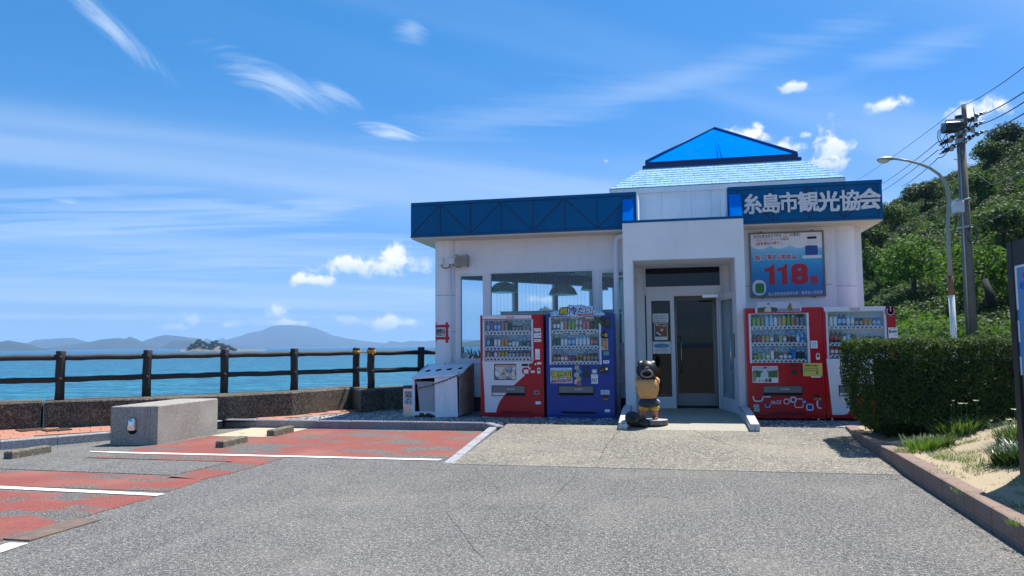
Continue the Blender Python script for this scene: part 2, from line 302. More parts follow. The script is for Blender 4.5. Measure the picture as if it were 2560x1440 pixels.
def collage(name,seed,cols,scale=16):
    m,t,p=newmat(name); c=N(t,'ShaderNodeTexCoord').outputs['Object']
    v=N(t,'ShaderNodeTexVoronoi'); v.inputs['Scale'].default_value=scale
    ad=N(t,'ShaderNodeVectorMath',operation='ADD'); nz=N(t,'ShaderNodeTexNoise'); nz.inputs['Scale'].default_value=14; t.links.new(c,nz.inputs['Vector']); sc2=N(t,'ShaderNodeVectorMath',operation='SCALE'); sc2.inputs[3].default_value=.12; t.links.new(nz.outputs[1],sc2.inputs[0])
    t.links.new(c,ad.inputs[0]); t.links.new(sc2.outputs[0],ad.inputs[1]); t.links.new(ad.outputs[0],v.inputs['Vector'])
    s=N(t,'ShaderNodeSeparateColor'); t.links.new(v.outputs['Color'],s.inputs[0]); r=N(t,'ShaderNodeValToRGB'); r.color_ramp.interpolation='CONSTANT'; e=r.color_ramp.elements
    for i,cc in enumerate(cols):
        q=e[i] if i<2 else e.new(i/len(cols)); q.position=i/len(cols); q.color=tuple(cc)+(1,)
    t.links.new(s.outputs[0],r.inputs[0]); t.links.new(r.outputs[0],p.inputs['Base Color']); p.inputs['Roughness'].default_value=.35; MAT[name]=m
collage('poster_collage',1,[(.55,.6,.64),(.12,.10,.18),(.12,.18,.38),(.62,.60,.55),(.45,.12,.2),(.70,.70,.68),(.35,.42,.45),(.55,.42,.2)])
# ------------------------------------------------------------------ geometry helpers
class MB:
    def __init__(s): s.v=[]; s.f=[]; s.m=[]; s.sm=[]
    def add(s,vs,fs,mi=0,smooth=False):
        b=len(s.v); s.v+= [tuple(map(float,q)) for q in vs]; s.f+=[tuple(b+i for i in q) for q in fs]; s.m+=[mi]*len(fs); s.sm+=[smooth]*len(fs); return s
    def box(s,x0,y0,z0,x1,y1,z1,mi=0,bev=0):
        if x0>x1:x0,x1=x1,x0
        if y0>y1:y0,y1=y1,y0
        if z0>z1:z0,z1=z1,z0
        if bev<=0:
            vs=[(x,y,z) for z in (z0,z1) for y in (y0,y1) for x in (x0,x1)]
            return s.add(vs,[(0,2,3,1),(4,5,7,6),(0,1,5,4),(2,6,7,3),(0,4,6,2),(1,3,7,5)],mi)
        return s.prism([(x0,y0),(x1,y0),(x1,y1),(x0,y1)],z0,z1,mi,bev=bev)
    def prism(s,poly,z0,z1,mi=0,side=None,bev=0,z1f=None):
        """poly in xy (any winding) raised from z0 to z1; bev chamfers the top edge; z1f(x,y) gives a sloping top"""
        a=sum(poly[i][0]*poly[(i+1)%len(poly)][1]-poly[(i+1)%len(poly)][0]*poly[i][1] for i in range(len(poly)))
        if a<0: poly=poly[::-1]
        n=len(poly); t=z1f or (lambda x,y:z1)
        rings=[[(x,y,z0) for x,y in poly]]
        if bev:
            rings.append([(x,y,t(x,y)-bev) for x,y in poly]); rings.append([(x,y,t(x,y)) for x,y in inset(poly,bev)])
        else: rings.append([(x,y,t(x,y)) for x,y in poly])
        vs=[q for r in rings for q in r]; fs=[]
        for k in range(len(rings)-1):
            fs+=[(k*n+i,k*n+(i+1)%n,(k+1)*n+(i+1)%n,(k+1)*n+i) for i in range(n)]
        s.add(vs,fs,mi if side is None else side)
        base=len(s.v)-n; s.f.append(tuple(base+i for i in range(n))); s.m.append(mi); s.sm.append(False)
        b0=len(s.v)-len(vs); s.f.append(tuple(b0+i for i in reversed(range(n)))); s.m.append(mi if side is None else side); s.sm.append(False)
        return s
    def xz(s,poly,y,th,mi=0,side=None):
        """poly in xz facing -y, front face at y, thickness th backwards"""
        a=sum(poly[i][0]*poly[(i+1)%len(poly)][1]-poly[(i+1)%len(poly)][0]*poly[i][1] for i in range(len(poly)))
        if a<0: poly=poly[::-1]
        n=len(poly); vs=[(x,y,z) for x,z in poly]+[(x,y+th,z) for x,z in poly]
        s.add(vs,[tuple(range(n)),tuple(n+i for i in reversed(range(n)))],mi)
        s.add(vs,[(i,i+n,(i+1)%n+n,(i+1)%n) for i in range(n)],mi if side is None else side); return s
    def cyl(s,c,r,h,n=16,mi=0,axis='z',r2=None,smooth=True,cap=True):
        r2=r if r2 is None else r2; vs=[];
        for k,(rad,hh) in enumerate(((r,0),(r2,h))):
            for i in range(n):
                a=2*math.pi*i/n; u,v=rad*math.cos(a),rad*math.sin(a)
                q={'z':(u,v,hh),'y':(u,hh,v),'x':(hh,u,v)}[axis]; vs.append((c[0]+q[0],c[1]+q[1],c[2]+q[2]))
        s.add(vs,[(i,(i+1)%n,n+(i+1)%n,n+i) for i in range(n)],mi,smooth)
        if cap: s.add(vs,[tuple(reversed(range(n))),tuple(range(n,2*n))],mi)
        return s
    def lathe(s,c,prof,n=16,mi=0,mis=None,sx=1,sy=1):
        vs=[]; 
        for r,z in prof:
            for i in range(n):
                a=2*math.pi*i/n; vs.append((c[0]+r*sx*math.cos(a),c[1]+r*sy*math.sin(a),c[2]+z))
        for k in range(len(prof)-1):
            s.add(vs if k==0 else [],[],mi)
            b=len(s.v)-len(vs)
            for i in range(n):
                s.f.append((b+k*n+i,b+k*n+(i+1)%n,b+(k+1)*n+(i+1)%n,b+(k+1)*n+i)); s.m.append(mis[k] if mis else mi); s.sm.append(True)
        b=len(s.v)-len(vs)
        for k,rev in ((0,True),(len(prof)-1,False)):
            if prof[k][0]>1e-4:
                q=[b+k*n+i for i in range(n)]; s.f.append(tuple(reversed(q)) if rev else tuple(q)); s.m.append(mis[min(k,len(mis)-1)] if mis else mi); s.sm.append(False)
        return s
    def tube(s,pts,r,n=8,mi=0,wob=0,closed=False):
        pts=[Vector(p) for p in pts]; rings=[]; up=None
        for i,p in enumerate(pts):
            d=(pts[min(i+1,len(pts)-1)]-pts[max(i-1,0)]).normalized()
            if up is None: up=Vector((0,0,1)) if abs(d.z)<.9 else Vector((0,1,0))
            a=d.cross(up).normalized(); b=a.cross(d).normalized(); up=b
            ri=r[i] if isinstance(r,(list,tuple)) else r
            rings.append([tuple(p+(a*math.cos(2*math.pi*k/n)+b*math.sin(2*math.pi*k/n))*ri*(1+wob*(mnoise.noise(Vector((p.x*6+k,p.y*6,p.z*6+k*2)))))) for k in range(n)])
        vs=[q for ring in rings for q in ring]
        s.add(vs,[(i*n+k,i*n+(k+1)%n,(i+1)*n+(k+1)%n,(i+1)*n+k) for i in range(len(pts)-1) for k in range(n)],mi,True)
        b=len(s.v)-len(vs); s.f.append(tuple(b+k for k in reversed(range(n)))); s.m.append(mi); s.sm.append(False)
        b+=(len(pts)-1)*n; s.f.append(tuple(b+k for k in range(n))); s.m.append(mi); s.sm.append(False); return s
    def ball(s,c,rx,ry,rz,nu=20,nv=12,mi=0,zmin=-1,zmax=1,rot=None):
        prof=[]; b0=len(s.v); vs=[]
        for j in range(nv+1):
            w=zmin+(zmax-zmin)*j/nv; th=math.asin(max(-1,min(1,w))) if False else None
            ph=math.asin(max(-1,zmin))+(math.asin(min(1,zmax))-math.asin(max(-1,zmin)))*j/nv
            for i in range(nu):
                a=2*math.pi*i/nu; q=Vector((rx*math.cos(ph)*math.cos(a),ry*math.cos(ph)*math.sin(a),rz*math.sin(ph)))
                if rot: q=rot@q
                vs.append((c[0]+q.x,c[1]+q.y,c[2]+q.z))
        s.add(vs,[(j*nu+i,j*nu+(i+1)%nu,(j+1)*nu+(i+1)%nu,(j+1)*nu+i) for j in range(nv) for i in range(nu)],mi,True)
        s.add([],[],mi); b=len(s.v)-len(vs)
        s.f.append(tuple(b+i for i in reversed(range(nu)))); s.m.append(mi); s.sm.append(False)
        s.f.append(tuple(b+nv*nu+i for i in range(nu))); s.m.append(mi); s.sm.append(False); return s
    def data(s,name,mats,off=(0,0,0)):
        me=bpy.data.meshes.new(name); o=Vector(off)
        me.from_pydata([(a-o.x,b-o.y,c-o.z) for a,b,c in s.v],[],s.f)
        for m in (mats if isinstance(mats,(list,tuple)) else [mats]): me.materials.append(MAT[m] if isinstance(m,str) else m)
        me.polygons.foreach_set('material_index',s.m); me.polygons.foreach_set('use_smooth',s.sm); me.update(); return me
    def build(s,name,mats,parent=None,loc=None,**tags):
        off=parent_loc(parent) if parent is not None else (loc if loc is not None else (0,0,0))
        ob=bpy.data.objects.new(name,s.data(name,mats,off)); COL.objects.link(ob)
        if parent is not None: ob.parent=parent
        elif loc is not None: ob.location=loc
        tag(ob,**tags); return ob
WL={}
def parent_loc(p):
    v=Vector((0,0,0))
    while p is not None: v+=p.location; p=p.parent
    return v
def inset(poly,d):
    n=len(poly); out=[]
    for i in range(n):
        p0,p1,p2=Vector(poly[i-1]),Vector(poly[i]),Vector(poly[(i+1)%n])
        a=(p1-p0).normalized(); b=(p2-p1).normalized(); na=Vector((-a.y,a.x)); nb_=Vector((-b.y,b.x)); m=(na+nb_)
        m=m/max(.2,m.dot(na)) if m.length>1e-6 else na
        out.append((p1.x+m.x*d,p1.y+m.y*d))
    return out
def tag(o,label=None,cat=None,group=None,kind=None):
    if label: o['label']=label
    if cat: o['category']=cat
    if group: o['group']=group
    if kind: o['kind']=kind
    return o
def empty(name,loc,label,cat,group=None):
    o=bpy.data.objects.new(name,None); COL.objects.link(o); o.location=loc; o.empty_display_size=.1; return tag(o,label,cat,group)
def link(name,me,parent=None,loc=(0,0,0),rot=None,scale=None,**t):
    o=bpy.data.objects.new(name,me); COL.objects.link(o)
    if parent is not None: o.parent=parent
    o.location=loc
    if rot is not None: o.rotation_euler=rot
    if scale is not None: o.scale=scale
    return tag(o,**t)
def clone(o,loc,label,rotz=None):
    c=o.copy(); COL.objects.link(c); c.location=loc; c['label']=label
    if rotz is not None: c.rotation_euler=(0,0,rotz)
    def rec(src,dst):
        for ch in list(src.children):
            k=ch.copy(); COL.objects.link(k); k.parent=dst; rec(ch,k)
    rec(o,c); return c
def rrect(x0,x1,z0,z1,r,n=4):
    out=[]
    for cx_,cz_,a0 in ((x1-r,z1-r,0),(x0+r,z1-r,90),(x0+r,z0+r,180),(x1-r,z0+r,270)):
        for k in range(n+1):
            a=math.radians(a0+90*k/n); out.append((cx_+r*math.cos(a),cz_+r*math.sin(a)))
    return out
def rx(px0,py0,px1,py1,y):
    """px box -> x0,x1,z0,z1 on the vertical plane y"""
    xm,ym=(px0+px1)/2,(py0+py1)/2
    return at(px0,ym,y=y)[0],at(px1,ym,y=y)[0],at(xm,py1,y=y)[2],at(xm,py0,y=y)[2]
_txt={}
def text_mesh(s,bold=0,shear=0):
    k=(s,bold,shear)
    if k not in _txt:
        cu=bpy.data.curves.new('lettering','FONT'); cu.body=s; cu.size=1; cu.offset=bold; cu.shear=shear; cu.resolution_u=3; cu.fill_mode='FRONT'
        ob=bpy.data.objects.new('tmp',cu); COL.objects.link(ob); bpy.context.view_layer.update()
        me=bpy.data.meshes.new_from_object(ob.evaluated_get(bpy.context.evaluated_depsgraph_get())); bpy.data.objects.remove(ob)
        v=np.zeros(len(me.vertices)*3); me.vertices.foreach_get('co',v); v=v.reshape(-1,3)
        fs=[tuple(p.vertices) for p in me.polygons]; bpy.data.meshes.remove(me); bpy.data.curves.remove(cu); _txt[k]=(v,fs)
    return _txt[k]
def lettering(mb,s,x0,x1,z0,z1,y,mi=0,bold=0,shear=0,th=0,fit=True,align='c',skew=0):
    """writes s into the box x0..x1,z0..z1 on the plane y"""
    bold0=bold*1.0; v,fs=text_mesh(s,0,shear)
    if len(v)==0: return
    lo,hi=v.min(0),v.max(0); sx=(x1-x0)/(hi[0]-lo[0]); sz=(z1-z0)/(hi[1]-lo[1])
    if not fit: k=min(sx,sz); 
    else: k=None
    w=(hi[0]-lo[0])*(k or sx); ox=x0 if align=='l' else x0+((x1-x0)-w)/2
    P0=[(ox+(q[0]-lo[0])*(k or sx), y, z0+(q[1]-lo[1])*(k or sz)) for q in v]; bb=bold0*min(abs(x1-x0)/max(1,len(s)),abs(z1-z0))
    offs=[(0,0)] if not bold0 else [(0,0),(bb,bb),(-bb,bb),(bb,-bb),(-bb,-bb)]
    for io,(bx_,bz_) in enumerate(offs):
        P=[(a+bx_,b+io*.00025,c+bz_) for a,b,c in P0]
        _letter(mb,P,fs,mi,th,skew,x0)
def _letter(mb,P,fs,mi,th,skew,x0):
    if skew: P=[(a,b,c+skew*(a-x0)) for a,b,c in P]
    mb.add(P,fs,mi)
    if th:
        from collections import Counter
        cnt=Counter(); 
        for f in fs:
            for i in range(len(f)): cnt[(min(f[i],f[(i+1)%len(f)]),max(f[i],f[(i+1)%len(f)]))]+=1
        Q=P+[(a,b+th,c) for a,b,c in P]; n=len(P); es=[]
        for f in fs:
            for i in range(len(f)):
                a,b=f[i],f[(i+1)%len(f)]
                if cnt[(min(a,b),max(a,b))]==1: es.append((b,a,a+n,b+n))
        mb.add(Q,es,mi)
def write(name,s,box,y,m,parent,**k):
    mb=MB(); lettering(mb,s,*box,y,**k); return mb.build(name,m,parent)
# ================================================================== SETTING
# ---- sea, land
mb=MB(); mb.add([(-60000,-60000,-4),(60000,-60000,-4),(60000,60000,-4),(-60000,60000,-4)],[(0,1,2,3)])
sea=mb.build('sea','sea_water',kind='structure')
# front line of the seawall (top edge) and its back line, measured at z = .57
WZ=.57
wf=[(-40,-8),(-22,1.5)]+[g(*p,z=WZ) for p in [(0,1008),(107,1003.7)]]+[(-9.0,11.45)]+[g(*p,z=WZ) for p in [(574,988),(730,980.6),(867,970.5)]]
wb=[(x-.55,y+.62) for x,y in wf]
kerbL=[(-30,-11.5),(-14,4.3),g(0,1125),g(124,1115),g(274,1101),g(430,1084),(-7.92,12.24)]
land=[(-22,-200),(-40,-60),(-41,-8)]+[((a[0]+b[0])/2,(a[1]+b[1])/2) for a,b in zip(wf,wb)][1:]+[(-6.1,15.3),(-5.2,16.0),(-4.9,17.5),(-3.0,20.6),(-1.4,23),(0,30),(8,60),(30,150),(60,400),(400,900),(900,900),(900,-200)]
mb=MB(); mb.prism(land,-5.5,-.012,0,1); mb.build('ground',['asphalt','seawall_stone'],kind='structure')
# ---- parking lot (z 0), one sheet with the aggregate of worn asphalt
mb=MB(); mb.prism([(-30,-11.5),(-14,4.3)]+kerbL[2:]+[(-3.0,12.24),(-2.72,12.05),(-2.60,8.85),(2.6,8.85),(2.6,-30),(-30,-30)],-.01,0.0)
mb.build('parking_lot','asphalt',kind='structure')
# ---- apron sloping from the lot up to the paved platform
mb=MB(); A_=[(-2.60,8.85),(2.95,8.85),(2.95,12.32),(-2.80,12.32)]; zf=lambda x,y:.004+.121*max(0,min(1,(y-8.85)/3.35))
n=12; vs=[]
for j in range(n+1):
    y=8.85+3.47*j/n; vs+= [(-2.60-.05*j/n,y,zf(0,y)),(2.95,y,zf(0,y))]
mb.add(vs,[(2*j,2*j+1,2*j+3,2*j+2) for j in range(n)]); mb.add([(-2.60,8.85,-.01),(2.95,8.85,-.01),(-2.60,8.85,.004),(2.95,8.85,.004)],[(0,1,3,2)])
mb.build('apron','apron_concrete',kind='structure')
mb=MB(); mb.prism([(2.93,12.0),(3.4,12.0),(3.4,12.4),(2.93,12.4)],-.01,.128); mb.build('pavement','apron_concrete',kind='structure')
# ---- platform of pebble mosaic along the building
mb=MB(); CB=[(g(690,1050,z=.134)[0],12.405),g(822,1036.5,z=.134),g(905,1029.5,z=.134),g(1003,1013,z=.134)]
mb.prism([CB[0],(-2.75,12.44),(-2.72,12.34),(-.62,12.34),(-.62,15.12),(1.22,15.12),(1.22,12.34),(14,12.34),(14,30),(-1.2,22.4),(-4.5,16.6),CB[3],CB[2],CB[1]],-.01,.134)
mb.build('platform','pebble_mosaic',kind='structure')
# road behind the planter on the right
mb=MB(); mb.prism([(7.5,-60),(16,-60),(17,20),(26,60),(30,150),(20,150),(15,60),(8.5,20)],-.01,.02); mb.build('road','asphalt',kind='structure')
# ---- brick-coloured footpath between kerb and seawall: bed + single tiles
path=[(-30.2,-11.2),(-14.1,4.5)]+[(x-.10,y+.11) for x,y in kerbL[2:6]]+[(-7.98,12.42),(CB[0][0]-.01,CB[0][1]),(CB[1][0]-.01,CB[1][1]+.01),(CB[2][0]-.01,CB[2][1]+.01),(CB[3][0],CB[3][1]+.01),(-4.8,16.6),(-6.3,15.9)]+[(x,y) for x,y in reversed(wf)][:-2]+[(-22,1.5),(-40,-8)]
mb=MB(); mb.prism(path,-.01,.118); footpath=mb.build('footpath','paving_joint',kind='structure')
def inside(p,poly):
    x,y=p; c=False; n=len(poly)
    for i in range(n):
        x1,y1=poly[i]; x2,y2=poly[i-1]
        if (y1>y)!=(y2>y) and x<(x2-x1)*(y-y1)/(y2-y1)+x1: c=not c
    return c
tl=.29; tm=MB().box(-tl/2,-tl/2,0,tl/2,tl/2,.016,bev=.004).data('paving_tile',['paving_red'])
tm2=MB().box(-tl/2,-tl/2,0,tl/2,tl/2,.016,bev=.004).data('paving_tile',['paving_tan'])
pa=math.radians(42); ca,sa=math.cos(pa),math.sin(pa); cand=[]
pin=inset(path if sum(path[i][0]*path[(i+1)%len(path)][1]-path[(i+1)%len(path)][0]*path[i][1] for i in range(len(path)))>0 else path[::-1],.12)
for i in range(-90,90):
    for j in range(-30,40):
        u,v=i*.3+(.15 if j%2 else 0),j*.3; x,y=-8.6+ca*u-sa*v,11.2+sa*u+ca*v
        if y<2.5 or x<-18: continue
        if inside((x,y),pin) : cand.append((math.hypot(x,y-0),x,y))
cand.sort()
seen=[c for c in cand if c[1]/max(c[2],.1)>-1.16]
for k,(d,x,y) in enumerate(seen[:298]):
    grate=(-10.6<x<-9.3 and 10.1<y<11.1 and False)
    o=link('paving_tile',tm,footpath,(x,y,.118+rng.uniform(-.0015,.0015)),(rng.normal(0,.004),rng.normal(0,.004),pa))
rest=MB()
for d,x,y in seen[298:]+[c for c in cand if c[1]/max(c[2],.1)<=-1.16]:
    h=tl/2; q=[(x+ca*a-sa*b,y+sa*a+ca*b,.134) for a,b in ((-h,-h),(h,-h),(h,h),(-h,h))]; b_=len(rest.v)
    rest.add(q+[(a,b,.112) for a,b,c in q],[(0,1,2,3),(0,4,5,1),(1,5,6,2),(2,6,7,3),(3,7,4,0)])
if rest.v: rest.build('paving_tiles_beyond','paving_red',footpath,kind='stuff')
# drain grates beside the seawall
for px0,px1,lab in ((46,109,'rusty drain grate set in the footpath, left one of the pair'),(110,173,'rusty drain grate set in the footpath, right one of the pair')):
    c0=at((px0),1077,z=.142); c1=at(px1,1072,z=.142); d=Vector((c1[0]-c0[0],c1[1]-c0[1],0)); L=d.length; d.normalize(); nn=Vector((-d.y,d.x,0))
    o=empty('drain_grate',((c0[0]+c1[0])/2,(c0[1]+c1[1])/2,.136),lab,'drain grate','drain grates in the footpath')
    m=MB(); m.prism([tuple((d*a+nn*b)[:2]) for a,b in ((-L/2,-.16),(L/2,-.16),(L/2,.16),(-L/2,.16))],0,.004); link('frame',m.data('frame',['hole_black']),o)
    m=MB()
    for k in range(9):
        b=-.15+k*.0375; m.prism([tuple((d*a+nn*(b+e))[:2]) for a,e in ((-L/2,-.011),(L/2,-.011),(L/2,.011),(-L/2,.011))],.002,.016)
    m.prism([tuple((d*a+nn*b)[:2]) for a,b in ((-L/2,-.17),(-L/2+.02,-.17),(-L/2+.02,.17),(-L/2,.17))],.002,.018)
    link('bar',m.data('bar',['grate_metal']),o,label='parallel rusty bars of the grate')
# ---- kerbs: single granite stones
def kerb_run(name,p0,p1,L,w,z0,z1,m,label,first=None,zs=None,lab=None,bev=.015,flip=1,gap=.006):
    """stones of length L from p0 to p1; width w to the left of the run"""
    d=Vector((p1[0]-p0[0],p1[1]-p0[1])); T=d.length; d.normalize(); nrm=Vector((-d.y,d.x))*flip
    o=empty(name,(p0[0],p0[1],0),label,'kerb',None); s=0; k=0
    n=max(1,round(T/L)); Lr=T/n
    for k in range(n):
        a=k*Lr+gap/2; b=(k+1)*Lr-gap/2
        P=[d*a,d*b,d*b+nrm*w,d*a+nrm*w]
        j=rng.uniform(-.002,.002)
        mm=MB(); 
        if zs: mm.prism([tuple(q) for q in P],z0,z1,bev=bev,z1f=lambda x,y:zs(p0[0]+x,p0[1]+y))
        else: mm.prism([tuple(q) for q in P],z0,z1+j,bev=bev)
        link('kerb_stone',mm.data('kerb_stone',m if isinstance(m,list) else [m]),o)
    return o
for a,b,l in ((kerbL[1],kerbL[2],'left outside part of the pale granite kerb along the footpath'),):
    kerb_run('granite_kerb',a,b,.6,.13,-.02,.128,'granite','granite kerb continuing left out of frame beside the parking stalls')
kerb_run('granite_kerb',kerbL[2],kerbL[4],.6,.13,-.02,.130,'granite','pale speckled granite kerb along the footpath left of the concrete block')
kerb_run('granite_kerb',kerbL[4],kerbL[6],.6,.13,-.02,.130,'granite','short pale granite kerb behind the concrete block')
kerb_run('granite_kerb',(-7.90,12.26),(-3.06,12.30),.588,.14,-.02,.146,'granite_shaded','long straight granite kerb between red stalls and pebble platform')
kerb_run('granite_kerb',(-3.055,12.30),(-2.72,11.80),.6,.14,-.02,.142,'granite_shaded','single angled granite kerb stone at the corner of the red stall')
kerb_run('granite_kerb',(-2.72,11.795),(-2.60,8.87),.6,.13,-.03,.13,'granite','flush pale granite kerb running down beside the apron',zs=lambda x,y:.012+.12*max(0,min(1,(y-8.85)/3.0)),flip=-1)
# pink formed kerb of the planter on the right
def pink():
    o=empty('planter_kerb',(2.5,11.5,0),'weathered pinkish formed-concrete kerb around the sandy planter','kerb')
    ys=[12.3,11.62,11.04,10.51,9.93,9.38]+[9.38-.6*k for k in range(1,20)]
    fx=lambda y: 2.53+(.045*(y-9.4) if y<9.4 else 0)+(.05*max(0,y-10.4)**1.5)
    for k in range(len(ys)-1):
        y1,y0=ys[k]-.004,ys[k+1]+.004; z1=.185 if y0<11.5 else .17
        prof=[]; m=MB(); H_=z1
        # ribbed front face: horizontal board marks
        nr=9; zz_=[-.03]+[ .0+H_*.95*i/nr for i in range(nr+1)]
        xs_=[0]+[ .004*((i%2)) for i in range(nr+1)]
        prof=[(xs_[i],zz_[i]) for i in range(len(zz_))]+[(.018,H_-.002),(.03,H_),(.155,H_),(.165,H_-.01),(.165,-.03)]
        vs=[]
        for y in (y0,y1):
            for (a,b) in prof: vs.append((fx(y)+a-2.5,y-11.5,b))
        nn_=len(prof)
        m.add(vs,[(i,nn_+i,nn_+i+1,i+1) for i in range(nn_-1)]+[tuple(range(nn_)),tuple(reversed(range(nn_,2*nn_)))])
        link('kerb_block',m.data('kerb_block',['pink_kerb']),o)
pink()
# ---- sand mound of the planter
def sand_h(x,y):
    e=min(1,max(0,(x-2.66-.0)/1.5)); ed=min(1,max(0,(13.2-y)/1.2)); 
    h=.165+.30*(e*e*(3-2*e))*(.55+.45*math.exp(-((y-9.2)/2.2)**2-((x-4.1)/1.6)**2))*ed
    return h+.025*mnoise.noise(Vector((x*1.3,y*1.3,0)))*e+.012*mnoise.noise(Vector((x*5,y*5,3)))*min(1,e*3)
mb=MB(); nx,ny=90,170; vs=[]
for j in range(ny+1):
    y=-2+14.2*j/ny
    for i in range(nx+1):
        x=2.62+.05*max(0,y-10.4)**1.5+(.045*(y-9.4) if y<9.4 else 0)+4.9*i/nx; vs.append((x,y,sand_h(x,y)))
mb.add(vs,[(j*(nx+1)+i,j*(nx+1)+i+1,(j+1)*(nx+1)+i+1,(j+1)*(nx+1)+i) for j in range(ny) for i in range(nx)],0,True)
mb.build('sand','sand',kind='structure')
# ---- stall markings and red coating sheets
def sheet(name,poly,z,m,kind='structure',**k):
    q=MB(); q.prism(poly,z-.003,z); return q.build(name,m,kind=kind,**k)
sheet('red_stall_coating',[(-7.55,9.62),(-7.45,9.15),(-2.80,9.15),(-2.72,11.75),(-3.08,12.26),(-6.2,12.24),(-6.33,11.02),(-7.35,10.98),(-7.42,10.3)],.0045,'red_coating')
sheet('red_stall_coating',[(-7.62,8.66),(-7.1,9.05),(-4.93,9.05),(-4.95,7.9),(-5.04,7.42),(-5.5,7.44),(-5.44,8.2),(-5.42,8.6)],.0045,'red_coating')
sheet('red_stall_coating',[(-12.8,6.72),(-12.8,7.58),(-9.5,7.5),(-7.4,7.62),(-5.5,7.53),(-5.02,7.40),(-4.96,6.75)],.0045,'red_coating')
sheet('red_stall_coating',[(-13,4.3),(-13,6.52),(-4.92,6.49),(-4.97,5.5),(-4.99,4.86),(-5.3,4.3)],.0045,'red_coating')
sheet('red_stall_coating',[(-13,1.0),(-13,4.0),(-5.0,4.0),(-5.0,1.0)],.0045,'red_coating')
sheet('parking_line',[(-8.02,9.16),(-7.3,9.17),(-2.82,9.18),(-2.86,9.07),(-7.4,9.06),(-7.98,9.12)],.0085,'road_paint')
sheet('parking_line',[(-13,6.80),(-7.0,6.72),(-4.90,6.62),(-4.93,6.52),(-7.0,6.60),(-13,6.68)],.0085,'road_paint')
sheet('parking_line',[(-13,4.22),(-4.93,4.10),(-4.93,4.0),(-13,4.12)],.0085,'road_paint')
sheet('parking_line',[(-4.86,4.78),(-4.70,4.80),(-4.66,4.1),(-4.80,4.1)],.0085,'road_paint')
# resurfaced asphalt patch with its dark step
sheet('asphalt_patch',[(-8.2,8.56),(-7.62,8.62),(-5.46,8.56),(-5.48,8.1),(-5.56,7.60),(-7.3,7.66),(-8.4,7.7)],.006,'asphalt')
m=MB(); 
for k in range(22):
    x=-7.6+k*.099; m.box(x,8.575+rng.uniform(-.008,.008),-.002,x+.10,8.60+rng.uniform(-.006,.012),.0062)
m.build('patch_edge','hole_black',kind='structure')
# pale plate by the kerb, manhole style cover
o=empty('utility_cover',(-6.83,11.6,0),'cream square utility cover with lifting slots between the wheel stops','cover')
m=MB(); m.box(-.5,-.6,0,.58,.64,.008); link('slab',m.data('slab',['cover_concrete']),o)
for a,b in ((-.25,-.2),(.05,.32),(.3,-.35)):
    m=MB(); m.box(a,b,.0085,a+.11,b+.035,.0095); link('lifting_slot',m.data('lifting_slot',['grate_metal']),o)
# rusty steel plate at the lower left
m=MB(); m.prism([(-4.99,4.86),(-4.75,4.86),(-4.72,5.54),(-4.97,5.56)],0,.014,bev=.003); 
m.build('steel_plate','rust_plate',loc=(-4.86,5.2,0),label='rusty flat steel plate lying on the asphalt beside the red stall',cat='plate')
# cracks in the apron
def crack(pts,w,name='crack'):
    m=MB(); P=[]
    for (a,b),(c,d) in zip(pts[:-1],pts[1:]):
        for k in range(10): t=k/10; P.append((a+(c-a)*t+rng.uniform(-.012,.012),b+(d-b)*t+rng.uniform(-.012,.012)))
    vs=[]; 
    for i,(x,y) in enumerate(P):
        ww=w*rng.uniform(.3,1.1); z=(zf(x,y) if y>8.85 else 0)+.0025; vs+=[(x-ww,y,z),(x+ww,y+ww*.6,z)]
    m.add(vs,[(2*i,2*i+1,2*i+3,2*i+2) for i in range(len(P)-1)]); m.build('crack','interior_dark',kind='structure')
crack([g(1553,1078,z=.08),g(1520,1110,z=.06),g(1495,1155,z=.01)],.005); crack([g(1728,1079,z=.08),g(1775,1100,z=.06),g(1850,1125,z=.04)],.0035)
crack([g(1170,1140,z=.02),g(1260,1163,z=.01)],.0035); crack([g(1180,1163),g(1500,1171.5),(2.4,8.86)],.004); crack([g(1450,1180),g(1330,1290),(-.9,5.9)],.0022)
# ================================================================== far land
def range_mesh(name,prof,D,depth,m='forest_far',zb=-4.5,rug=.06,kind='structure'):
    pts=[]
    for i in range(len(prof)-1):
        (a,b),(c,d)=prof[i],prof[i+1]; n=max(1,int(abs(c-a)/5))
        for k in range(n): t=k/n; tt=t*t*(3-2*t)*.5+t*.5; pts.append((a+(c-a)*t,b+(d-b)*tt))
    pts.append(prof[-1]); q=MB(); vs=[]; J=9
    for (px,py) in pts:
        d=ray(px,py); hd=math.hypot(d[0],d[1]); ux,uy=d[0]/hd,d[1]/hd
        top=CAMP[2]+d[2]/hd*D
        for j in range(-J,J+1):
            t=j/J; dist=D+depth*t; sh=(1-abs(t)**1.25)
            x,y=ux*dist,uy*dist; n_=mnoise.fractal(Vector((x,y,0))*(6/D*2.2),1,2,5)
            z=zb+(top-zb)*max(0,sh+(rug*n_*(1-sh)*2.4 if j else rug*.22*n_))
            if abs(j)==J: z=zb
            vs.append((x,y,z))
    w=2*J+1; q.add(vs,[(i*w+j,(i+1)*w+j,(i+1)*w+j+1,i*w+j+1) for i in range(len(pts)-1) for j in range(w-1)],0,True)
    return q.build(name,m,kind=kind)
range_mesh('far_hills',[(-260,868),(-160,858),(-60,860),(0,854.5),(20,850.7),(45,855),(72,860),(105,870),(125,874)],3600,420)
range_mesh('far_hills',[(20,868),(72,856),(90,849),(123,847),(158,845),(183,845),(204,850),(222,856),(300,864),(380,868)],6600,700)
range_mesh('far_hills',[(110,872),(170,862),(226,854.5),(255,848.5),(294,845),(313,847),(324,842),(340,847),(356,854.5),(380,862),(450,868),(520,870)],4700,600)
range_mesh('far_hills',[(300,869),(355,854),(375,847),(396,841),(413,837.5),(443,840),(485,845),(511,851.5),(540,858),(640,866)],5600,600)
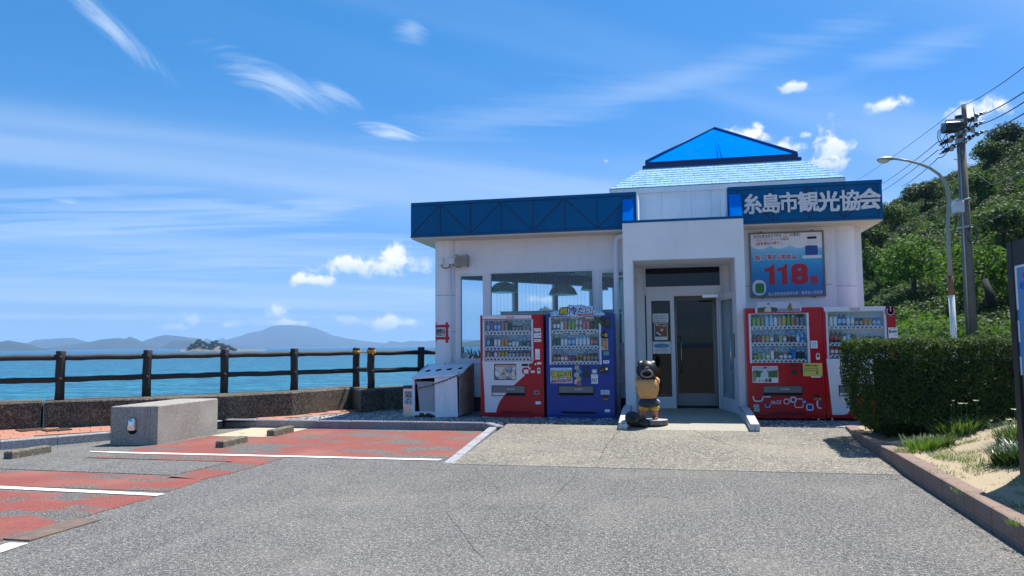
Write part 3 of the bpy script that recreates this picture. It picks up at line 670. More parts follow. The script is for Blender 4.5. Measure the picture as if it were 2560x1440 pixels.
range_mesh('far_hills',[(396,872),(406,866),(430,851.5),(447,850.2),(473,851),(510,858),(560,868)],4100,260)
range_mesh('far_hills',[(480,866),(507,850),(517,845),(528,850),(541,851.5),(556,844),(566,850),(600,866)],8600,500)
range_mesh('far_mountain',[(500,866),(562,850),(596,841),(626,831.5),(651,827),(681,815),(698,813),(732,812.5),(762,815),(788,820.5),(809,828),(834.5,839),(873,847),(915,853),(958,857),(1010,861),(1100,865)],7800,1500,rug=.05)
range_mesh('far_hills',[(930,865),(966,858),(975,852),(1005,856),(1030,851.5),(1056,853),(1090,851),(1160,849),(1260,853),(1420,850),(1560,853),(1700,856)],7100,700)
# small wooded island
ic=at(530,868,y=1)*1; isl_d=1150.
def isl(px,py): d=ray(px,py); hd=math.hypot(d[0],d[1]); return Vector((d[0]/hd,d[1]/hd)),CAMP[2]+d[2]/hd*isl_d
range_mesh('island_rock',[(452,874),(468,873.2),(473,868),(480,864),(495,862),(515,863),(535,862),(552,864),(575,867),(590,870),(600,872.9),(640,873.3),(665,873.8)],isl_d,26,'rock',-4.3,.25)
# rocky headland seen through the shop windows
range_mesh('headland',[(1215,862),(1240,858),(1290,830),(1325,795),(1345,778),(1352,770),(1358,771),(1362,765),(1370,770),(1390,778),(1405,786),(1425,792),(1460,810),(1520,835),(1600,858),(1640,862)],900,120,'forest_far',-4.3,.2)
range_mesh('headland',[(1120,866),(1160,856),(1190,851),(1215,848),(1240,850),(1290,856),(1340,862)],2600,260,'forest_far',-4.3,.1)
# ================================================================== foliage clumps
def leaf_arrays(P,Nn,size,asp,flat_=.0):
    """one folded quad (two triangles) per point, normals Nn"""
    n=len(P); Nn=Nn/np.linalg.norm(Nn,axis=1,keepdims=True)
    r=rng.normal(size=(n,3)); t=np.cross(Nn,r); t/=np.linalg.norm(t,axis=1,keepdims=True); b=np.cross(Nn,t)
    s=size if np.ndim(size) else np.full(n,size); s=s[:,None]
    V=np.stack([P-t*s*.5,P+b*s*asp*.5+Nn*s*.08,P+t*s*.5,P-b*s*asp*.5+Nn*s*.08],1).reshape(-1,3)
    return V
def quads_mesh(name,V,mats,mi=None):
    me=bpy.data.meshes.new(name); n=len(V)//4
    me.vertices.add(len(V)); me.vertices.foreach_set('co',V.astype(np.float32).ravel())
    me.loops.add(4*n); me.loops.foreach_set('vertex_index',np.arange(4*n,dtype=np.int32))
    me.polygons.add(n); me.polygons.foreach_set('loop_start',np.arange(0,4*n,4,dtype=np.int32))
    try: me.polygons.foreach_set('loop_total',np.full(n,4,dtype=np.int32))
    except Exception: pass
    for m in mats: me.materials.append(MAT[m])
    if mi is not None: me.polygons.foreach_set('material_index',mi.astype(np.int32))
    me.update(calc_edges=True); return me
def crown_points(n,lobes,rad=(1,1,.85)):
    L=[]; 
    for k in range(lobes):
        a=rng.uniform(0,2*math.pi); e=rng.uniform(-.3,1.3); rr_=rng.uniform(.35,.7)
        L.append((np.array([math.cos(a)*math.cos(e)*rr_,math.sin(a)*math.cos(e)*rr_,math.sin(e)*rr_+.1]),rng.uniform(.26,.50)))
    P=[];Nn=[]
    for c,r in L:
        m=int(n*r*r/sum(q[1]**2 for q in L)); d=rng.normal(size=(m,3)); d/=np.linalg.norm(d,axis=1,keepdims=True)
        rad_=r*rng.uniform(.62,1.06,(m,1))
        P.append(c+d*rad_); Nn.append(d+rng.normal(size=(m,3))*.55+np.array([0,0,.35]))
    return np.concatenate(P)*np.array(rad),np.concatenate(Nn)
src=bpy.data.collections.new('clump_sources')
def clump(name,n,lobes,leaf,mat_,asp=.5,rad=(1,1,.85)):
    P,Nn=crown_points(n,lobes,rad); V=leaf_arrays(P,Nn,leaf*rng.uniform(.6,1.3,len(P)),asp)
    return quads_mesh(name,V,[mat_])
CL=[clump('crown',2600,13,.13,'leaf_dark'),clump('crown',2600,15,.13,'leaf_dark'),clump('crown',2200,12,.14,'leaf_mid'),clump('crown',2400,16,.12,'leaf_mid'),
    clump('crown',2000,12,.15,'leaf_light',.45),clump('crown',2200,14,.13,'leaf_light',.4),clump('crown',1500,9,.12,'leaf_light',.18,(.9,.9,1.2))]
for i,me in enumerate(CL):
    o=bpy.data.objects.new(f'clump_{i}',me); src.objects.link(o)
def scatter(name,P,sc,idx,label,zs=None):
    """stuff: one mesh of points, a crown set on each by geometry nodes"""
    me=bpy.data.meshes.new(name); me.from_pydata([tuple(p) for p in P],[],[]); n=len(P)
    a=me.attributes.new('sc','FLOAT','POINT'); a.data.foreach_set('value',np.array(sc,dtype=np.float32))
    a=me.attributes.new('ix','INT','POINT'); a.data.foreach_set('value',np.array(idx,dtype=np.int32))
    a=me.attributes.new('rz','FLOAT','POINT'); a.data.foreach_set('value',rng.uniform(0,6.28,n).astype(np.float32))
    a=me.attributes.new('zs','FLOAT','POINT'); a.data.foreach_set('value',np.array(zs if zs is not None else np.ones(n),dtype=np.float32))
    ob=bpy.data.objects.new(name,me); COL.objects.link(ob)
    t=bpy.data.node_groups.new(name,'GeometryNodeTree'); t.interface.new_socket('Geometry',in_out='INPUT',socket_type='NodeSocketGeometry'); t.interface.new_socket('Geometry',in_out='OUTPUT',socket_type='NodeSocketGeometry')
    gi=t.nodes.new('NodeGroupInput'); go=t.nodes.new('NodeGroupOutput'); ci=t.nodes.new('GeometryNodeCollectionInfo'); ci.inputs[0].default_value=src; ci.inputs['Separate Children'].default_value=True; ci.inputs['Reset Children'].default_value=True
    ip=t.nodes.new('GeometryNodeInstanceOnPoints'); ip.inputs['Pick Instance'].default_value=True
    def attr(nm,ty):
        q=t.nodes.new('GeometryNodeInputNamedAttribute'); q.data_type=ty; q.inputs[0].default_value=nm; return q.outputs['Attribute']
    t.links.new(gi.outputs[0],ip.inputs['Points']); t.links.new(ci.outputs[0],ip.inputs['Instance']); t.links.new(attr('ix','INT'),ip.inputs['Instance Index'])
    cr_=t.nodes.new('ShaderNodeCombineXYZ'); t.links.new(attr('rz','FLOAT'),cr_.inputs[2]); t.links.new(cr_.outputs[0],ip.inputs['Rotation'])
    cs=t.nodes.new('ShaderNodeCombineXYZ'); s_=attr('sc','FLOAT'); mu=t.nodes.new('ShaderNodeMath'); mu.operation='MULTIPLY'; t.links.new(s_,mu.inputs[0]); t.links.new(attr('zs','FLOAT'),mu.inputs[1])
    t.links.new(s_,cs.inputs[0]); t.links.new(s_,cs.inputs[1]); t.links.new(mu.outputs[0],cs.inputs[2]); t.links.new(cs.outputs[0],ip.inputs['Scale'])
    t.links.new(ip.outputs[0],go.inputs[0]); md=ob.modifiers.new('scatter','NODES'); md.node_group=t
    tag(ob,label=label,kind='stuff'); return ob
# ---- hillside on the right: terrain as a fan of columns measured from the lot
RID=[(1350,210,1),(1560,215,3),(1800,205,8),(1960,180,13),(2100,160,19),(2205,145,22.0),(2300,134,22.5),(2400,125,23.0),(2480,117,23.6),(2560,110,23.6),(2700,100,24),(3000,92,32),(3500,85,46),(4300,80,50)]
def hill_at(px,t):
    for i in range(len(RID)-1):
        if px<=RID[i+1][0] or i==len(RID)-2:
            a,b=RID[i],RID[i+1]; k=(px-a[0])/(b[0]-a[0]); D=a[1]+(b[1]-a[1])*k; Hh=a[2]+(b[2]-a[2])*k; break
    d=ray(px,860); hd=math.hypot(d[0],d[1]); B=36+max(0,(2300-px))*.055+ (0 if px<2560 else (px-2560)*-.006)
    dist=B+(D-B)*t; x,y=d[0]/hd*dist,d[1]/hd*dist
    z=Hh*(t**1.18) if t<=1 else Hh*max(0,1-(t-1)*.8)
    z+=mnoise.fractal(Vector((x,y,0))*.045,1,2,4)*1.3*min(1,t*2.5)*min(1,Hh/12)
    return x,y,z
q=MB(); nx,ny=110,36; vs=[]
for i in range(nx+1):
    px=1350+2950*i/nx
    for j in range(ny+1): 
        x,y,z=hill_at(px,1.6*j/ny); vs.append((x,y,z-.3 if j else -1.0))
q.add(vs,[(i*(ny+1)+j,(i+1)*(ny+1)+j,(i+1)*(ny+1)+j+1,i*(ny+1)+j+1) for i in range(nx) for j in range(ny)],0,True)
q.build('hill','hill_soil',kind='structure')
P=[];sc=[];ix=[];zsn=[]
for k in range(10500):
    px=rng.uniform(1700,3100) if k%3 else rng.uniform(2080,2620); t=rng.uniform(0,1)**1.15*1.06 if k%5 else rng.uniform(.8,1.06)
    x,y,z=hill_at(px,t)
    low=t<.36+.10*mnoise.noise(Vector((px*.008,0,2))); s=rng.uniform(.8,1.8) if low else rng.uniform(1.1,2.3)
    pn=mnoise.noise(Vector((x*.09,y*.09,5)))
    if low: c=int(rng.choice([2,3,4,5,4,5,6]) if pn>-.22 else rng.choice([0,1,2,3]))
    else: c=int(rng.choice([0,1,0,1,2]) if pn<.42 else rng.choice([2,3,2,4]))
    P.append((x,y,z+s*.25)); sc.append(s); ix.append(c); zsn.append(rng.uniform(.75,1.15))
scatter('hillside_thicket',P,sc,ix,'dense evergreen thicket covering the hillside behind the utility pole',zsn)
# low light-green scrub along the foot of the hill
P=[];sc=[];ix=[];zsn=[]
for k in range(900):
    px=rng.uniform(2050,3000); t=rng.uniform(-.16,.06); x,y,z=hill_at(px,max(0,t)); d=ray(px,860); 
    if t<0: f=1+t*.9; x*=f;y*=f; z=0
    s=rng.uniform(.5,1.25); P.append((x,y,z+s*.45)); sc.append(s); ix.append(int(rng.choice([4,5,6,2,3,2,1]))); zsn.append(rng.uniform(.9,1.6))
scatter('roadside_scrub',P,sc,ix,'bright green scrub and reeds along the foot of the hill',zsn)
# trees one can tell apart on and below the hill
tr_src=MB(); tr_src.tube([(0,0,-2.2),(.05,.02,-1.2),(0,.05,-.4),(.05,0,.2)],[.13,.11,.08,.04],8); trunkm=tr_src.data('trunk',['bark'])
def tree(px,t,s,ci,label,zs=1.0,loc=None):
    x,y,z=hill_at(px,t) if loc is None else loc
    o=empty('tree',(x,y,z-.4),label,'tree','single trees standing out on the hillside')
    link('crown',CL[ci],o,(0,0,s*1.25+.4),(0,0,rng.uniform(0,6)),(s,s,s*zs)); link('trunk',trunkm,o,(0,0,s*1.0+.3),None,(s,s,s))
for a in [(2462,.60,2.4,4,'bright yellow-green tree high on the slope right of the utility pole',1.25),(2240,.62,3.0,3,'rounded mid-green tree on the ridge beside the blue sign end',.9),
          (2330,.75,3.0,0,'dark spreading tree on the ridge left of the utility pole',.85),(2545,.95,2.9,0,'tall dark tree on the ridge at the upper right corner',.9),(2500,.88,2.8,2,'dull green tree below the ridge top, right of the pole',.9),
          (2200,.2,2.4,3,'leafy green tree just right of the building corner',1.1),(2290,.16,2.6,5,'pale green bushy tree behind the street lamp',1.0),(2520,.3,2.4,3,'leafy mid-green tree above the map board',.8),
          (2470,.10,2.3,5,'small bright green tree right of the utility pole foot',1.2),(2160,.4,3.6,1,'dark tree directly beyond the building eave',1.1)]: tree(*a[:5],zs=a[5])
# leaning dead trunk at the foot of the slope
m=MB(); p0=at(2480,765,y=31); p1=at(2462,700,y=31.5); m.tube([p0,(p0+p1)/2+np.array([.03,0,0]),p1],[.16,.15,.12],8,wob=.1)
m.build('dead_trunk','hole_black',loc=tuple(p0),label='black leaning dead trunk on the slope right of the utility pole',cat='tree trunk')
# pines on the island
P=[];sc=[];ix=[];zsn=[]
for px,py in 2*[(474,866),(480,858),(486,862),(492,853),(500,856),(508,853),(516,857),(524,860),(532,854),(540,852),(548,855),(556,859),(562,863),(570,862),(578,866),(586,868),(498,848),(527,864),(545,862),(510,865),(488,868),(555,866),(535,862),(572,868)]:
    u,z=isl(px,py); s=rng.uniform(3.0,5.0); d=isl_d+rng.uniform(-18,2); P.append((u.x*d,u.y*d+0,z-s*.5-rng.uniform(0,3))); sc.append(s); ix.append(int(rng.choice([0,1,2]))); zsn.append(.85)
scatter('island_pines',P,sc,ix,'dark pine grove covering the small island',zsn)
for px,py,l in ((496,851,'taller pine on the left half of the island'),(541,850,'taller pine near the middle of the island')):
    u,z=isl(px,py); o=empty('pine_tree',(u.x*isl_d,u.y*isl_d,2),l,'tree'); link('crown',CL[0],o,(0,0,z-4.),None,(4,4,2.4)); link('trunk',trunkm,o,(0,0,z-9),None,(3,3,5))
# ================================================================== BUILDING
YF,YW=13.93,14.42; ZS,ZT=3.60,4.285; ZP=.134
B=empty('tourist_office',(0,16.5,0),'white flat-roofed tourist office with navy roof band and bright blue pyramid roof','building')
def part(name,mb,m,parent=B,**k): return mb.build(name,m,parent,**k)
# footprint: front wall between two round columns, glazed diagonal at the rear left
DG=Vector((.66,.75)).normalized(); RL=Vector((-4.52,15.95)); RE=Vector((-1.25,19.66))
# front wall: panels round the windows (butted end to end)
wl_=MB()
wl_.box(-4.16,YW,ZP,-.62,YW+.16,1.13)                                   # below windows
wl_.box(-4.16,YW,2.90,-.62,YW+.16,ZS)                                   # head
wl_.box(-4.16,YW,1.13,-4.10,YW+.16,2.90)
wl_.box(-1.36+.02,YW,1.13,-1.26,YW+.16,2.90)
wl_.box(1.30,YW,ZP,3.20,YW+.16,ZS)                                      # right of the porch
wl_.box(3.42,YW+.2,ZP,3.58,21.0,ZS); wl_.box(-1.25,20.84,ZP,3.42,21.0,ZS)

def parts_of(name,mb,m,parent=None,**k):
    """every 8-vertex box of mb becomes a part of its own"""
    out=[]
    for i in range(0,len(mb.v),8):
        q=MB(); q.v=mb.v[i:i+8]; fs=[(f,mm,s_) for f,mm,s_ in zip(mb.f,mb.m,mb.sm) if i<=min(f)<i+8]; q.f=[tuple(v-i for v in f) for f,_,_ in fs]; q.m=[a for _,a,_ in fs]; q.sm=[a for _,_,a in fs]; out.append(q.build(name,m,parent if parent is not None else B,**k))
    return out
parts_of('front_wall',wl_,'white_wall')
m=MB(); m.box(-4.2,YW-.006,ZP,-.70,YW,.42); m.box(1.36,YW-.006,ZP,3.0,YW,.42); parts_of('plinth',m,'plinth_paint')
m=MB(); m.box(-4.10,YW-.02,1.075,-.72,YW-.001,1.13); m.box(-4.10,YW-.012,.80,-.72,YW-.001,.815); part('sill_band',m,'frame_metal')
m=MB(); m.box(1.36,YW-.003,2.50,1.56,YW,2.508,0); m.box(2.9,YW-.003,2.50,3.0,YW,2.508); parts_of('wall_joint',m,'interior_wall')
def col_(x,y,r,lab):
    c=MB(); c.cyl((x,y,ZP),r,ZS-ZP,40,cap=False)
    o=part('column',c,'white_wall',label=lab)
    for z in (.95,1.72,2.46):
        j=MB(); j.cyl((x,y,z),r+.0015,.008,40,cap=False); j.build('column_joint','interior_wall',o)
    return o
colL=col_(-4.37,14.62,.265,'round white corner column at the left end'); colR=col_(3.20,14.66,.27,'round white corner column at the right end')
# floor, ceiling, inner walls
m=MB(); m.prism([(-4.5,14.5),(3.45,14.5),(3.45,20.9),(-1.2,20.9),(-1.25,19.7),(-4.5,16.0)],.13,.17); part('floor',m,'floor_tile')
m=MB(); m.prism([(-4.5,14.6),(3.4,14.6),(3.4,20.8),(-1.2,20.8),(-1.25,19.66),(-4.5,15.97)],3.16,3.24); part('ceiling',m,'interior_white')
m=MB(); m.box(-.80,15.2,.17,-.72,20.8,3.16); part('blocking_partition',m,'interior_dark')  # added to keep daylight of the glazed room out of the entrance
m=MB(); m.box(-.72,18.6,.17,3.4,18.7,3.16); m.box(1.42,14.6,.17,1.50,18.6,3.16); parts_of('blocking_partition',m,'interior_dark')  # added walls closing off the entrance room so it stays dark
m=MB(); m.box(-.715,15.3,3.02,1.42,18.6,3.15); part('blocking_ceiling',m,'interior_dark')  # added lower ceiling that keeps the entrance room dark
# rear glazed diagonal with mullions
def dpt(s,off=0): q=RL+DG*s; n_=Vector((-DG.y,DG.x)); return q+n_*off
Ld=(RE-RL).length
def dbox(mb,s0,s1,z0,z1,w,mi=0): 
    a,b,c,d=dpt(s0,-w/2),dpt(s1,-w/2),dpt(s1,w/2),dpt(s0,w/2); mb.prism([tuple(a),tuple(b),tuple(c),tuple(d)],z0,z1,mi)
m=MB(); dbox(m,0,Ld,2.93,3.16,.22); m.box(-4.62,14.9,2.93,-4.44,15.9,3.16); part('rear_beam',m,'beam_blue')
m=MB(); dbox(m,0,Ld,ZP,1.0,.16); m.box(-4.6,14.85,ZP,-4.46,15.9,1.0); part('rear_wall',m,'white_wall')
m=MB(); dbox(m,0,Ld,3.16,ZS,.2); m.box(-4.62,14.9,3.16,-4.44,15.9,ZS); part('rear_wall',m,'white_wall')
for s,w in ((-.02,.14),(1.58,.10),(2.82,.10),(4.06,.10),(4.9,.12)):
    m=MB(); dbox(m,s-w/2,s+w/2,1.0,2.93,.10); part('rear_mullion',m,'frame_grey')
m=MB(); m.box(-4.58,15.3,1.0,-4.50,15.36,2.93); part('rear_mullion',m,'frame_grey')
for a,b in ((.06,1.52),(1.64,2.76),(2.88,4.0),(4.12,4.83)):
    m=MB(); dbox(m,a,b,1.01,2.92,.008); part('rear_pane',m,'window_glass')
m=MB(); m.box(-4.545,14.95,1.01,-4.537,15.88,2.92); part('rear_pane',m,'window_glass')
# front windows: frames, mullions, panes
def window(x0,x1,z0,z1,fw,y=YW,lab=None,pane='window_glass',fm='frame_metal',dep=.07):
    f=MB(); f.box(x0,y-.012,z0,x0+fw,y+dep,z1); f.box(x1-fw,y-.012,z0,x1,y+dep,z1); f.box(x0+fw,y-.012,z1-fw,x1-fw,y+dep,z1); f.box(x0+fw,y-.012,z0,x1-fw,y+dep,z0+fw)
    o=part('window',f,fm,label=lab); p=MB(); p.box(x0+fw,y+.02,z0+fw,x1-fw,y+.026,z1-fw); p.build('pane',pane,o); return o
window(-4.10,-3.53,1.13,2.90,.055,lab='narrow left window pane beside the column'); 
m=MB(); m.box(-3.53,YW-.02,1.13,-3.44,YW+.10,2.90); part('mullion',m,'frame_metal')
window(-3.44,-1.36,1.13,2.90,.022,lab='wide front window showing the sky through the building')
m=MB(); m.box(-1.36,YW-.02,1.13,-1.34,YW+.001,2.90); part('mullion',m,'frame_metal')
window(-1.26,-.72,1.13,2.90,.065,lab='dark narrow window beside the downpipe')
for k in range(26):   # thin vertical blind strings inside the wide window
    pass
bl=MB()
for k in range(27): x=-3.36+k*.075; bl.box(x,YW+.26,1.13,x+.003,YW+.263,2.9)
part('blind_string',bl,'frame_grey',label='thin vertical strings hanging inside the wide window')
# roof band: core, top trim, bottom trim, panels between grooves
def band(x0,x1,back,starts,first_up,name):
    c=MB(); c.box(x0,YF+.012,ZS+.004,x1,YF+.16,ZT-.01); o=part('roof_band',c,'navy_dark',label=name)
    t=MB(); t.box(x0+.01,YF-.012,ZT-.05,x1+.004,YF+.18,ZT+.012); t.box(x0-.002,YF-.006,ZS,x1+.002,YF+.17,ZS+.035); t.build('trim','navy_paint',o)
    G=.011; zb,zt=ZS+.037,ZT-.052
    xs=starts; up=first_up; pts=[]
    def tri(P):
        P=[p for p in P]; 
        if sum(P[i][0]*P[(i+1)%len(P)][1]-P[(i+1)%len(P)][0]*P[i][1] for i in range(len(P)))<0: P=P[::-1]
        q=inset(P,G); mm=MB(); mm.xz(q,YF,.014); mm.build('band_panel','navy_paint',o)
    for i in range(len(xs)-1):
        a,b=xs[i],xs[i+1]
        z_a,z_b=(zb,zt) if up else (zt,zb)
        # upper and lower triangle of this bay
        tri([(a,z_a),(b,z_b),(a,z_b)]) ; tri([(a,z_a),(b,z_a),(b,z_b)])
        up=not up
    return o
bandL=band(-4.94,-.49,0,[-4.93,-4.32,-3.70,-3.08,-2.46,-1.84,-1.22,-.60],True,'left navy roof band with diagonal grooves')
m=MB(); m.xz([(-.59,ZS+.04),(-.50,ZS+.04),(-.50,ZT-.055),(-.59,ZT-.055)],YF,.014); m.build('band_panel','navy_paint',bandL)
nx_=[at(p,505,y=YF)[0] for p in (1842,1932,2020,2112,2195)]
bandR=band(1.16,3.79,0,[nx_[0]]+nx_[1:],False,'right navy roof band carrying the white sign letters')
m=MB(); m.xz([(1.17,ZS+.04),(nx_[0]-.01,ZS+.04),(nx_[0]-.01,ZT-.055),(1.17,ZT-.055)],YF,.014); m.xz([(nx_[-1]+.01,ZS+.04),(3.78,ZS+.04),(3.78,ZT-.055),(nx_[-1]+.01,ZT-.055)],YF,.014); parts_of('band_panel',m,'navy_paint',bandR)
# remaining sides of the band, flat roof, soffit
outl=[(-4.94,YF+.03),(-4.94,15.86),(-4.40,16.9),(-1.6,20.3),(-1.6,21.4),(3.79,21.4),(3.79,YF+.03)]
m=MB()
def wallrun(mb,P,t,z0,z1):
    for (a,b),(c,d) in zip(P[:-1],P[1:]):
        v=Vector((c-a,d-b)).normalized(); nn=Vector((v.y,-v.x)); mb.prism([(a,b),(c,d),(c+nn.x*t,d+nn.y*t),(a+nn.x*t,b+nn.y*t)],z0,z1)
wallrun(m,[(-4.94,YF+.17),(-4.94,15.86),(-4.40,16.9),(-1.6,20.3),(-1.6,21.4),(3.79,21.4),(3.79,YF+.17)],.15,ZS,ZT); part('roof_band',m,'navy_paint',label='side and rear roof band')
m=MB(); m.prism([(-4.93,YF+.02),(-.75,YF+.02),(-.75,YW),(1.41,YW),(1.41,YF+.02),(3.78,YF+.02),(3.78,21.3),(-1.6,21.3),(-1.6,20.3),(-4.40,16.9),(-4.93,15.86)][::1],ZS-.03,ZS-.002) ; part('soffit',m,'soffit_paint')
m=MB(); m.prism([(-4.7,14.2),(-.5,14.2),(-.5,15.6),(1.17,15.6),(1.17,14.2),(3.6,14.2),(3.6,21.2),(-1.5,21.2),(-1.5,20.2),(-4.3,16.8),(-4.7,15.8)],3.9,4.0); part('flat_roof',m,'interior_wall')
m=MB(); m.box(-.49,YF+.02,ZS,-.46,15.09,ZT); m.box(1.13,YF+.02,ZS,1.16,15.09,ZT); parts_of('parapet_return',m,'white_wall')
# ---- tower with shingle skirt and blue pyramid
TX0,TX1,TY0=-1.06,3.44,15.0; TC=(1.19,17.25); ZE=4.60; ZB=5.17; ZA=6.36
m=MB(); m.box(-.54,15.10,3.62,2.92,19.0,ZE-.11); tw_=part('tower_wall',m,'white_wall')
for xj in (-.02,.56,.94):
    m=MB(); m.box(xj,15.096,3.72,xj+.006,15.1,ZE-.115); m.build('wall_joint',mat('joint_grey',(.52,.52,.53),.8),tw_)
m=MB(); m.prism([(TX0,TY0),(TX1,TY0),(TX1,19.5),(TX0,19.5)],ZE-.11,ZE-.012); part('eave_board',m,'white_wall')
PB=[(-.34,15.72),(2.72,15.72),(2.72,18.78),(-.34,18.78)]; PE=[(TX0,TY0),(TX1,TY0),(TX1,19.5),(TX0,19.5)]
m=MB(); vs=[(x,y,ZE) for x,y in PE]+[(x,y,ZB) for x,y in PB]+[(x,y,ZE-.012) for x,y in PE]
m.add(vs,[(0,1,5,4),(1,2,6,5),(2,3,7,6),(3,0,4,7),(4,5,6,7),(8,9,1,0),(9,10,2,1),(10,11,3,2),(11,8,0,3)]); skirt=part('shingle_roof',m,'shingle_bed',label='pale blue shingled skirt roof below the pyramid')
# shingles of the front slope one by one, side slopes as one part
sl_n=Vector((0,-(ZB-ZE),PB[0][1]-TY0)).normalized(); rows=9
sme=[]
for wv_ in (.169,.170,.168): 
    q=MB(); q.box(-wv_/2,-.055,0,wv_/2,.062,.007,bev=.003); sme.append(q.data('shingle',['shingle']))
ang=math.atan2(ZB-ZE,PB[0][1]-TY0); cnt=0
for r_ in range(rows):
    t0,t1=r_/rows-.004,(r_+1)/rows+.006
    P3=lambda x,t: Vector((x,TY0+(PB[0][1]-TY0)*t,ZE+(ZB-ZE)*t))
    xl=lambda t:TX0+(PB[0][0]-TX0)*max(0,min(1,t))+.004; xr=lambda t:TX1+(PB[1][0]-TX1)*max(0,min(1,t))-.004
    x=TX0-.2+(.086 if r_%2 else 0)+rng.uniform(-.006,.006); nrm_=Vector((0,-(ZB-ZE),PB[0][1]-TY0)).normalized()
    while x<TX1:
        a0,a1=max(x,xl(t0)),min(x+.168,xr(t0)); b0,b1=max(x,xl(t1)),min(x+.168,xr(t1)); x+=.1715
        if a1-a0<.012: continue
        if b1-b0<.004: b0=b1=min(max((a0+a1)/2,xl(t1)),xr(t1)); b1+=.003
        lift=.011+rng.uniform(0,.002); Q=[P3(a0,t0)+nrm_*lift,P3(a1,t0)+nrm_*lift,P3(b1,t1)+nrm_*.004,P3(b0,t1)+nrm_*.004]; R_=[q_-nrm_*.009 for q_ in Q]
        q=MB(); q.add(Q+R_,[(0,1,2,3),(7,6,5,4),(0,4,5,1),(1,5,6,2),(2,6,7,3),(3,7,4,0)]); q.build('shingle','shingle',skirt)
for r_ in range(0):
    t=(r_+.5)/rows; y=TY0+(PB[0][1]-TY0)*t; z=ZE+(ZB-ZE)*t; xa=TX0+(PB[0][0]-TX0)*t; xb=TX1+(PB[1][0]-TX1)*t; x=xa+.06+(.08 if r_%2 else 0)
    while x<xb-.05:
        cnt+=1; x+=.172
def slope_shingles(A,Bp,C,D):  # A,B eave; C,D top (above A, B)
    A,Bp,C,D=[Vector(v) for v in (A,Bp,C,D)]; q=MB()
    for r_ in range(rows):
        for k in range(27):
            t0,t1=r_/rows+.006,(r_+1)/rows-.006; off=.5*(r_%2)/27; u0,u1=min(1,max(0,k/27+off+.002)),min(1,max(0,(k+1)/27+off-.002))
            if u1<=u0: continue
            P=[]
            for u,t in ((u0,t0),(u1,t0),(u1,t1),(u0,t1)): a=A.lerp(Bp,u); b=C.lerp(D,u); P.append(a.lerp(b,t))
            n_=(P[1]-P[0]).cross(P[3]-P[0]).normalized()*.009; q.add([p for p in P]+[p+n_ for p in P],[(4,5,6,7),(0,1,5,4),(1,2,6,5),(2,3,7,6),(3,0,4,7)])
    q.build('shingles_of_side_slopes','shingle',skirt,kind='stuff')
E4=[(x,y,ZE) for x,y in PE]; B4=[(x,y,ZB) for x,y in PB]
slope_shingles(E4[1],E4[2],B4[1],B4[2]); slope_shingles(E4[3],E4[0],B4[3],B4[0])
m=MB(); m.box(-.40,15.66,ZB-.03,2.78,18.84,ZB+.03); m.box(-.345,15.71,ZB+.03,2.725,18.79,ZB+.115); part('pyramid_base',m,'navy_dark')
ap=(TC[0],TC[1],ZA); m=MB()
q=[(-.325,15.73,ZB+.115),(2.705,15.73,ZB+.115),(2.705,18.77,ZB+.115),(-.325,18.77,ZB+.115)]
m.add(q+[ap],[(0,1,4),(1,2,4),(2,3,4),(3,0,4),(3,2,1,0)]); pyr=part('pyramid_roof',m,'azure_paint',label='bright azure metal pyramid with corner ribs')
for k in range(4):
    r=MB(); r.tube([Vector(q[k])+Vector((0,0,.02)),Vector(ap)+Vector((0,0,.02))],.03,6); r.build('hip_rib','navy_paint',pyr)
r=MB(); e=Vector((TC[0],15.73,ZB+.125)); A_p=Vector(ap)+Vector((0,0,.0)); 
for dx in (-.035,.035):
    r.tube([e+Vector((dx,-.006,0)),A_p+Vector((dx*.4,-.01,-.02))],.006,5)
r.build('seam_rib','azure_paint',pyr)
# ---- porch
PX0,PX1,PY=-.74,1.40,13.65; OX0,OX1,OZ=-.56,1.23,2.965
m=MB(); m.box(PX0,PY,ZP-.02,OX0,15.16,OZ); m.box(OX1,PY,ZP-.02,PX1,15.16,OZ); m.box(PX0,PY,OZ,PX1,PY+.9,3.665)
m.box(OX0,15.10,2.62+.45,OX1,15.16,OZ+.2); m.box(OX0,PY+.9,OZ,OX1,15.16,OZ+.1); part('porch',m,'white_wall')
m=MB(); m.box(OX0-.012,PY-.006,ZP,OX0,PY+.02,OZ+.012); m.box(OX1,PY-.006,ZP,OX1+.012,PY+.02,OZ+.012); m.box(OX0,PY-.006,OZ,OX1,PY+.02,OZ+.012); part('reveal_trim',m,'frame_metal')
m=MB(); m.box(PX0-.006,PY-.012,3.665,PX1+.006,PY+.9,3.71); part('porch_coping',m,'navy_paint')
for x0,x1,l in ((PX0+.005,PX0+.20,'left sloping azure cheek on the porch'),(PX1-.215,PX1-.005,'right sloping azure cheek on the porch')):
    m=MB(); P=[(13.66,3.71),(13.92,4.16),(14.3,4.16),(14.3,3.71)]; vs=[(x0,a,b) for a,b in P]+[(x1,a,b) for a,b in P]
    m.add(vs,[(0,1,2,3),(7,6,5,4),(0,4,5,1),(1,5,6,2),(2,6,7,3),(3,7,4,0)]); m2=part('porch_cheek',m,'azure_paint',label=l)
m=MB(); m.box(PX0+.2,14.56,3.60,PX1-.2,15.09,3.70); part('porch_roof',m,'white_wall')  # white so that it bounces light up onto the tower wall
